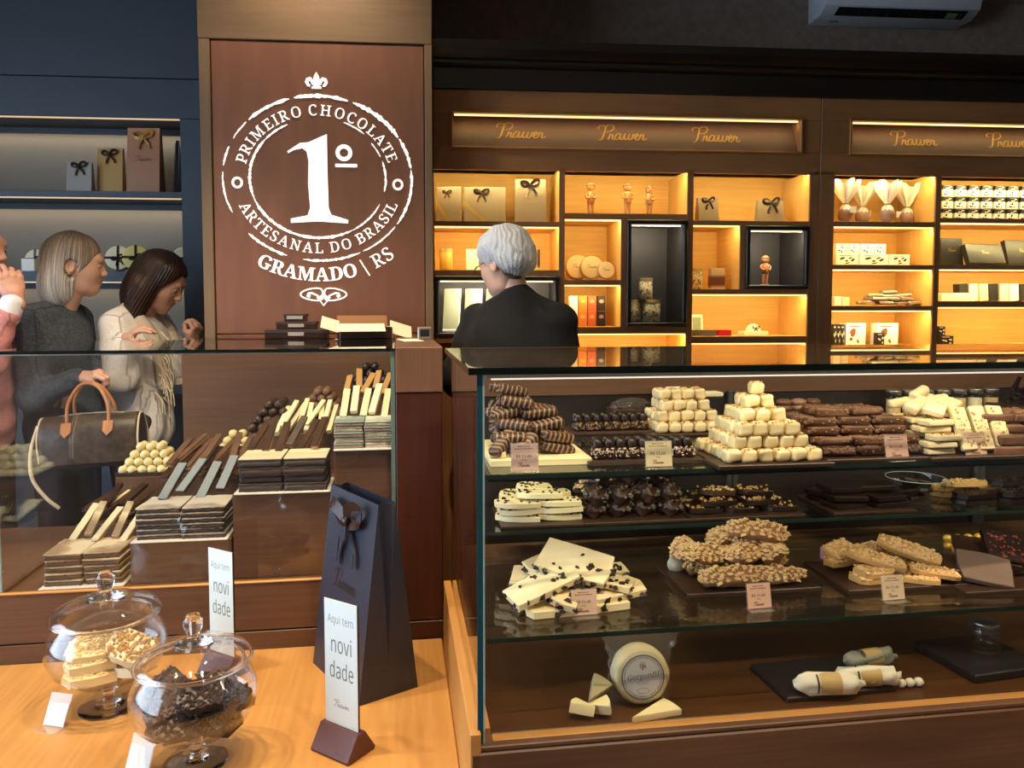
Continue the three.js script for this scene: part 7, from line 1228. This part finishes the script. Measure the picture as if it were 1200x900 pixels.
{ // shop worker with a bouffant cap
  const X = 0.0, Z = -2.98, u = thing('person', 'person in black top and white bouffant cap bending behind the glass case', 'person');
  const H0 = V(-0.032, 1.53, Z), hm = headTurn(Math.PI - 0.75, -0.25), s = 1.0;
  const j = { neck0: V(0.035, 1.36, Z + 0.01), neck1: V(0.0, 1.46, Z), chest: V(0.02, 1.19, Z), belly: V(0.02, 1.0, Z), hips: V(0.02, 0.87, Z + 0.02), shR: V(-0.13, 1.3, Z - 0.08), elR: V(-0.22, 1.08, Z - 0.1), wrR: V(-0.16, 0.95, Z - 0.24), shL: V(0.17, 1.3, Z + 0.06), elL: V(0.2, 1.05, Z + 0.05), wrL: V(0.1, 0.95, Z - 0.16), hipR: V(-0.06, 0.83, Z), knR: V(-0.06, 0.46, Z - 0.02), anR: V(-0.06, 0.075, Z), toeR: V(-0.1, 0.035, Z - 0.12), hipL: V(0.1, 0.83, Z), knL: V(0.1, 0.46, Z - 0.02), anL: V(0.1, 0.075, Z), toeL: V(0.07, 0.035, Z - 0.13) };
  u.userData.skinMat = skin(0xd2a892); const sm = u.userData.skinMat;
  const h1 = placed(handGeo([0.5, 0.6, 0.65, 0.7], [[0.6, -0.4, 0.5], [0.85, -0.4, 0.1]], 1), j.wrR, basis(V(0.2, -0.3, -0.9), V(0, 0.9, -0.3)), 0.95), h2 = placed(handGeo([0.5, 0.6, 0.65, 0.7], [[0.6, -0.4, 0.5], [0.85, -0.4, 0.1]], -1), j.wrL, basis(V(-0.2, -0.3, -0.9), V(0, 0.9, -0.3)), 0.95);
  part(u, 'body', joined([bodyGeo(j), placed(headGeo(), H0, hm, s), h1, h2]), sm); eyes(u, H0, hm, s);
  const tp = blend([egg(V(0.02, 1.2, Z), V(0.2, 0.19, 0.14)), bone(V(0.02, 1.1, Z), V(0.02, 0.85, Z), 0.17, 0.17), bone(j.shR, j.elR, 0.075, 0.062), bone(j.elR, V(...j.wrR.map((v, i) => lerp(j.elR[i], v, 0.9))), 0.062, 0.042), bone(j.shL, j.elL, 0.078, 0.064), bone(j.elL, V(...j.wrL.map((v, i) => lerp(j.elL[i], v, 0.9))), 0.064, 0.042), bone(V(-0.06, 1.35, Z), V(0.1, 1.34, Z + 0.01), 0.05, 0.055), bone(V(0.03, 1.37, Z + 0.02), V(0.025, 1.4, Z + 0.02), 0.058, 0.056)], 0.05);
  part(u, 'top', uvMetres(meshField((x, y, z) => Math.max(tp(x, y, z) + 0.003 * Math.sin(y * 45 + z * 20 + x * 12), 0.78 - y), V(-0.32, 0.77, Z - 0.34), V(0.32, 1.46, Z + 0.24), 0.012)), knit(0x0b0b0c, 0x050506, 31), 'plain black top');
  part(u, 'trousers', uvMetres(trousers(j)), M.charcoal); shoes(u, j, M.charcoal);
  const hairF = carve(blend([egg(V(-0.014, 0.03, 0), V(0.095, 0.082, 0.078)), egg(V(-0.055, -0.02, 0), V(0.05, 0.06, 0.062))], 0.03), egg(V(0.1, -0.04, 0), V(0.07, 0.095, 0.085)), 0.02);
  part(u, 'hair', placed(strands(meshField(hairF, V(-0.14, -0.12, -0.11), V(0.12, 0.14, 0.11), 0.005), V(0, 0, 0)), H0, hm, s), std({ map: hairTex([0x5a5048, 0x4a423a, 0x3a332d], 40), roughness: 0.5 }), 'greyish hair');
  const capF = carve(blend([egg(V(-0.02, 0.05, 0), V(0.114, 0.092, 0.1)), egg(V(-0.07, -0.005, 0), V(0.07, 0.07, 0.085))], 0.03), egg(V(0.1, -0.075, 0), V(0.12, 0.09, 0.14)), 0.02), capS = (x, y, z) => capF(x, y, z) + 0.007 * perlin.noise(x * 26, y * 26, z * 26) + 0.0014 * Math.sin(Math.atan2(z, x + 0.02) * 34 + y * 40 + 6 * perlin.noise(x * 20, y * 20, z * 20));
  part(u, 'bouffant_cap', placed(meshField((x, y, z) => Math.max(capS(x, y, z), -(capS(x, y, z) + 0.006)), V(-0.17, -0.12, -0.13), V(0.13, 0.17, 0.13), 0.0042), H0, hm, s), phy({ color: 0xf2f6fa, roughness: 0.6, transmission: 0.62, thickness: 0 }), 'gathered translucent white cap');
  for (const z of [-0.033, 0.033]) part(u, 'glasses', placed(new THREE.TorusGeometry(0.022, 0.0018, 6, 24).scale(1, 0.8, 1).rotateY(Math.PI / 2).translate(0.104, -0.004, z), H0, hm, s), M.charcoal); part(u, 'glasses', placed(merge([tube([[0.104, 0, 0.056], [0.04, 0.004, 0.078], [-0.02, 0.0, 0.08]], 0.0016, 10, 5), tube([[0.104, 0, -0.056], [0.04, 0.004, -0.078], [-0.02, 0.0, -0.08]], 0.0016, 10, 5), tube([[0.104, 0.002, -0.011], [0.107, 0.005, 0], [0.104, 0.002, 0.011]], 0.0016, 6, 5)]), H0, hm, s), M.charcoal);
}
{ // man at the edge with his hand at his mouth
  const X = -2.12, Z = -3.02, u = thing('person', 'person in pink shirt raising a hand to the mouth beside the grey jumper', 'person');
  const H0 = V(-2.075, 1.585, Z), hm = headTurn(0.0, -0.05), s = 1.06;
  const j = { neck0: V(X, 1.4, Z), neck1: V(X + 0.03, 1.5, Z), chest: V(X - 0.02, 1.24, Z), belly: V(X, 1.03, Z), hips: V(X, 0.9, Z), shR: V(X - 0.03, 1.34, Z + 0.185), elR: V(X + 0.17, 1.16, Z + 0.16), wrR: V(X + 0.272, 1.4, Z + 0.12), shL: V(X - 0.03, 1.34, Z - 0.185), elL: V(X + 0.0, 1.06, Z - 0.22), wrL: V(X + 0.18, 1.02, Z - 0.14), ...legs(X, Z, 1, 0.88) };
  u.userData.skinMat = skin(0xd09c86); const sm = u.userData.skinMat;
  const hR = placed(handGeo([0.45, 0.55, 0.65, 0.8], [[0.75, -0.5, 0.3], [0.95, -0.3, -0.1]], -1), j.wrR, basis(V(-0.22, 0.97, 0.0), V(0.6, 0.15, 0.75)), 1.05), hL = placed(handGeo([0.5, 0.6, 0.65, 0.7], [[0.6, -0.4, 0.5], [0.85, -0.4, 0.1]], -1), j.wrL, basis(V(0.9, 0, 0.2), V(0, 0.9, -0.2)), 1.05);
  part(u, 'body', joined([bodyGeo(j), placed(headGeo(), H0, hm, s), hR, hL]), sm); eyes(u, H0, hm, s);
  const sh = blend([egg(V(X - 0.02, 1.23, Z), V(0.14, 0.2, 0.21)), bone(V(X - 0.01, 1.15, Z), V(X, 0.9, Z), 0.15, 0.155), bone(j.shR, j.elR, 0.075, 0.07), bone(j.elR, V(...j.wrR.map((v, i) => lerp(j.elR[i], v, 0.72))), 0.06, 0.045), bone(j.shL, j.elL, 0.075, 0.065), bone(j.elL, V(...j.wrL.map((v, i) => lerp(j.elL[i], v, 0.85))), 0.065, 0.048), bone(V(X, 1.38, Z - 0.1), V(X, 1.38, Z + 0.1), 0.055, 0.055)], 0.04);
  part(u, 'shirt', uvMetres(meshField((x, y, z) => Math.max(sh(x, y, z) + 0.004 * Math.sin(y * 55 + x * 40 + z * 20), 0.8 - y), V(X - 0.26, 0.79, Z - 0.34), V(X + 0.37, 1.48, Z + 0.34), 0.012)), knit(0xd89a9c, 0xc0807f, 51), 'pink shirt');
  const cuff = blend([bone(V(...j.wrR.map((v, i) => lerp(j.elR[i], v, 0.7))), V(...j.wrR.map((v, i) => lerp(j.elR[i], v, 0.9))), 0.047, 0.04)], 0.01); part(u, 'cuff', meshField(cuff, V(X + 0.1, 1.2, Z + 0.02), V(X + 0.36, 1.48, Z + 0.26), 0.007), std({ color: 0xdfe0ea, roughness: 0.8 }), 'white turned cuff');
  part(u, 'trousers', uvMetres(trousers(j)), knit(0x2a2c36, 0x1c1e26, 55)); shoes(u, j, M.charcoal);
  const hf = carve(egg(V(-0.02, 0.035, 0), V(0.1, 0.088, 0.083)), egg(V(0.1, -0.05, 0), V(0.09, 0.12, 0.1)), 0.02); part(u, 'hair', placed(strands(meshField((x, y, z) => Math.max(hf(x, y, z), -0.06 - y), V(-0.14, -0.12, -0.11), V(0.12, 0.14, 0.11), 0.005), V(0, 0, 0)), H0, hm, s), std({ map: hairTex([0x6a625a, 0x58504a, 0x4a423c], 60), roughness: 0.5 }), 'short greying hair');
}

scene.traverse((o) => { if (o.isMesh) { o.castShadow = true; o.receiveShadow = true; } });
renderer.render(scene, camera);
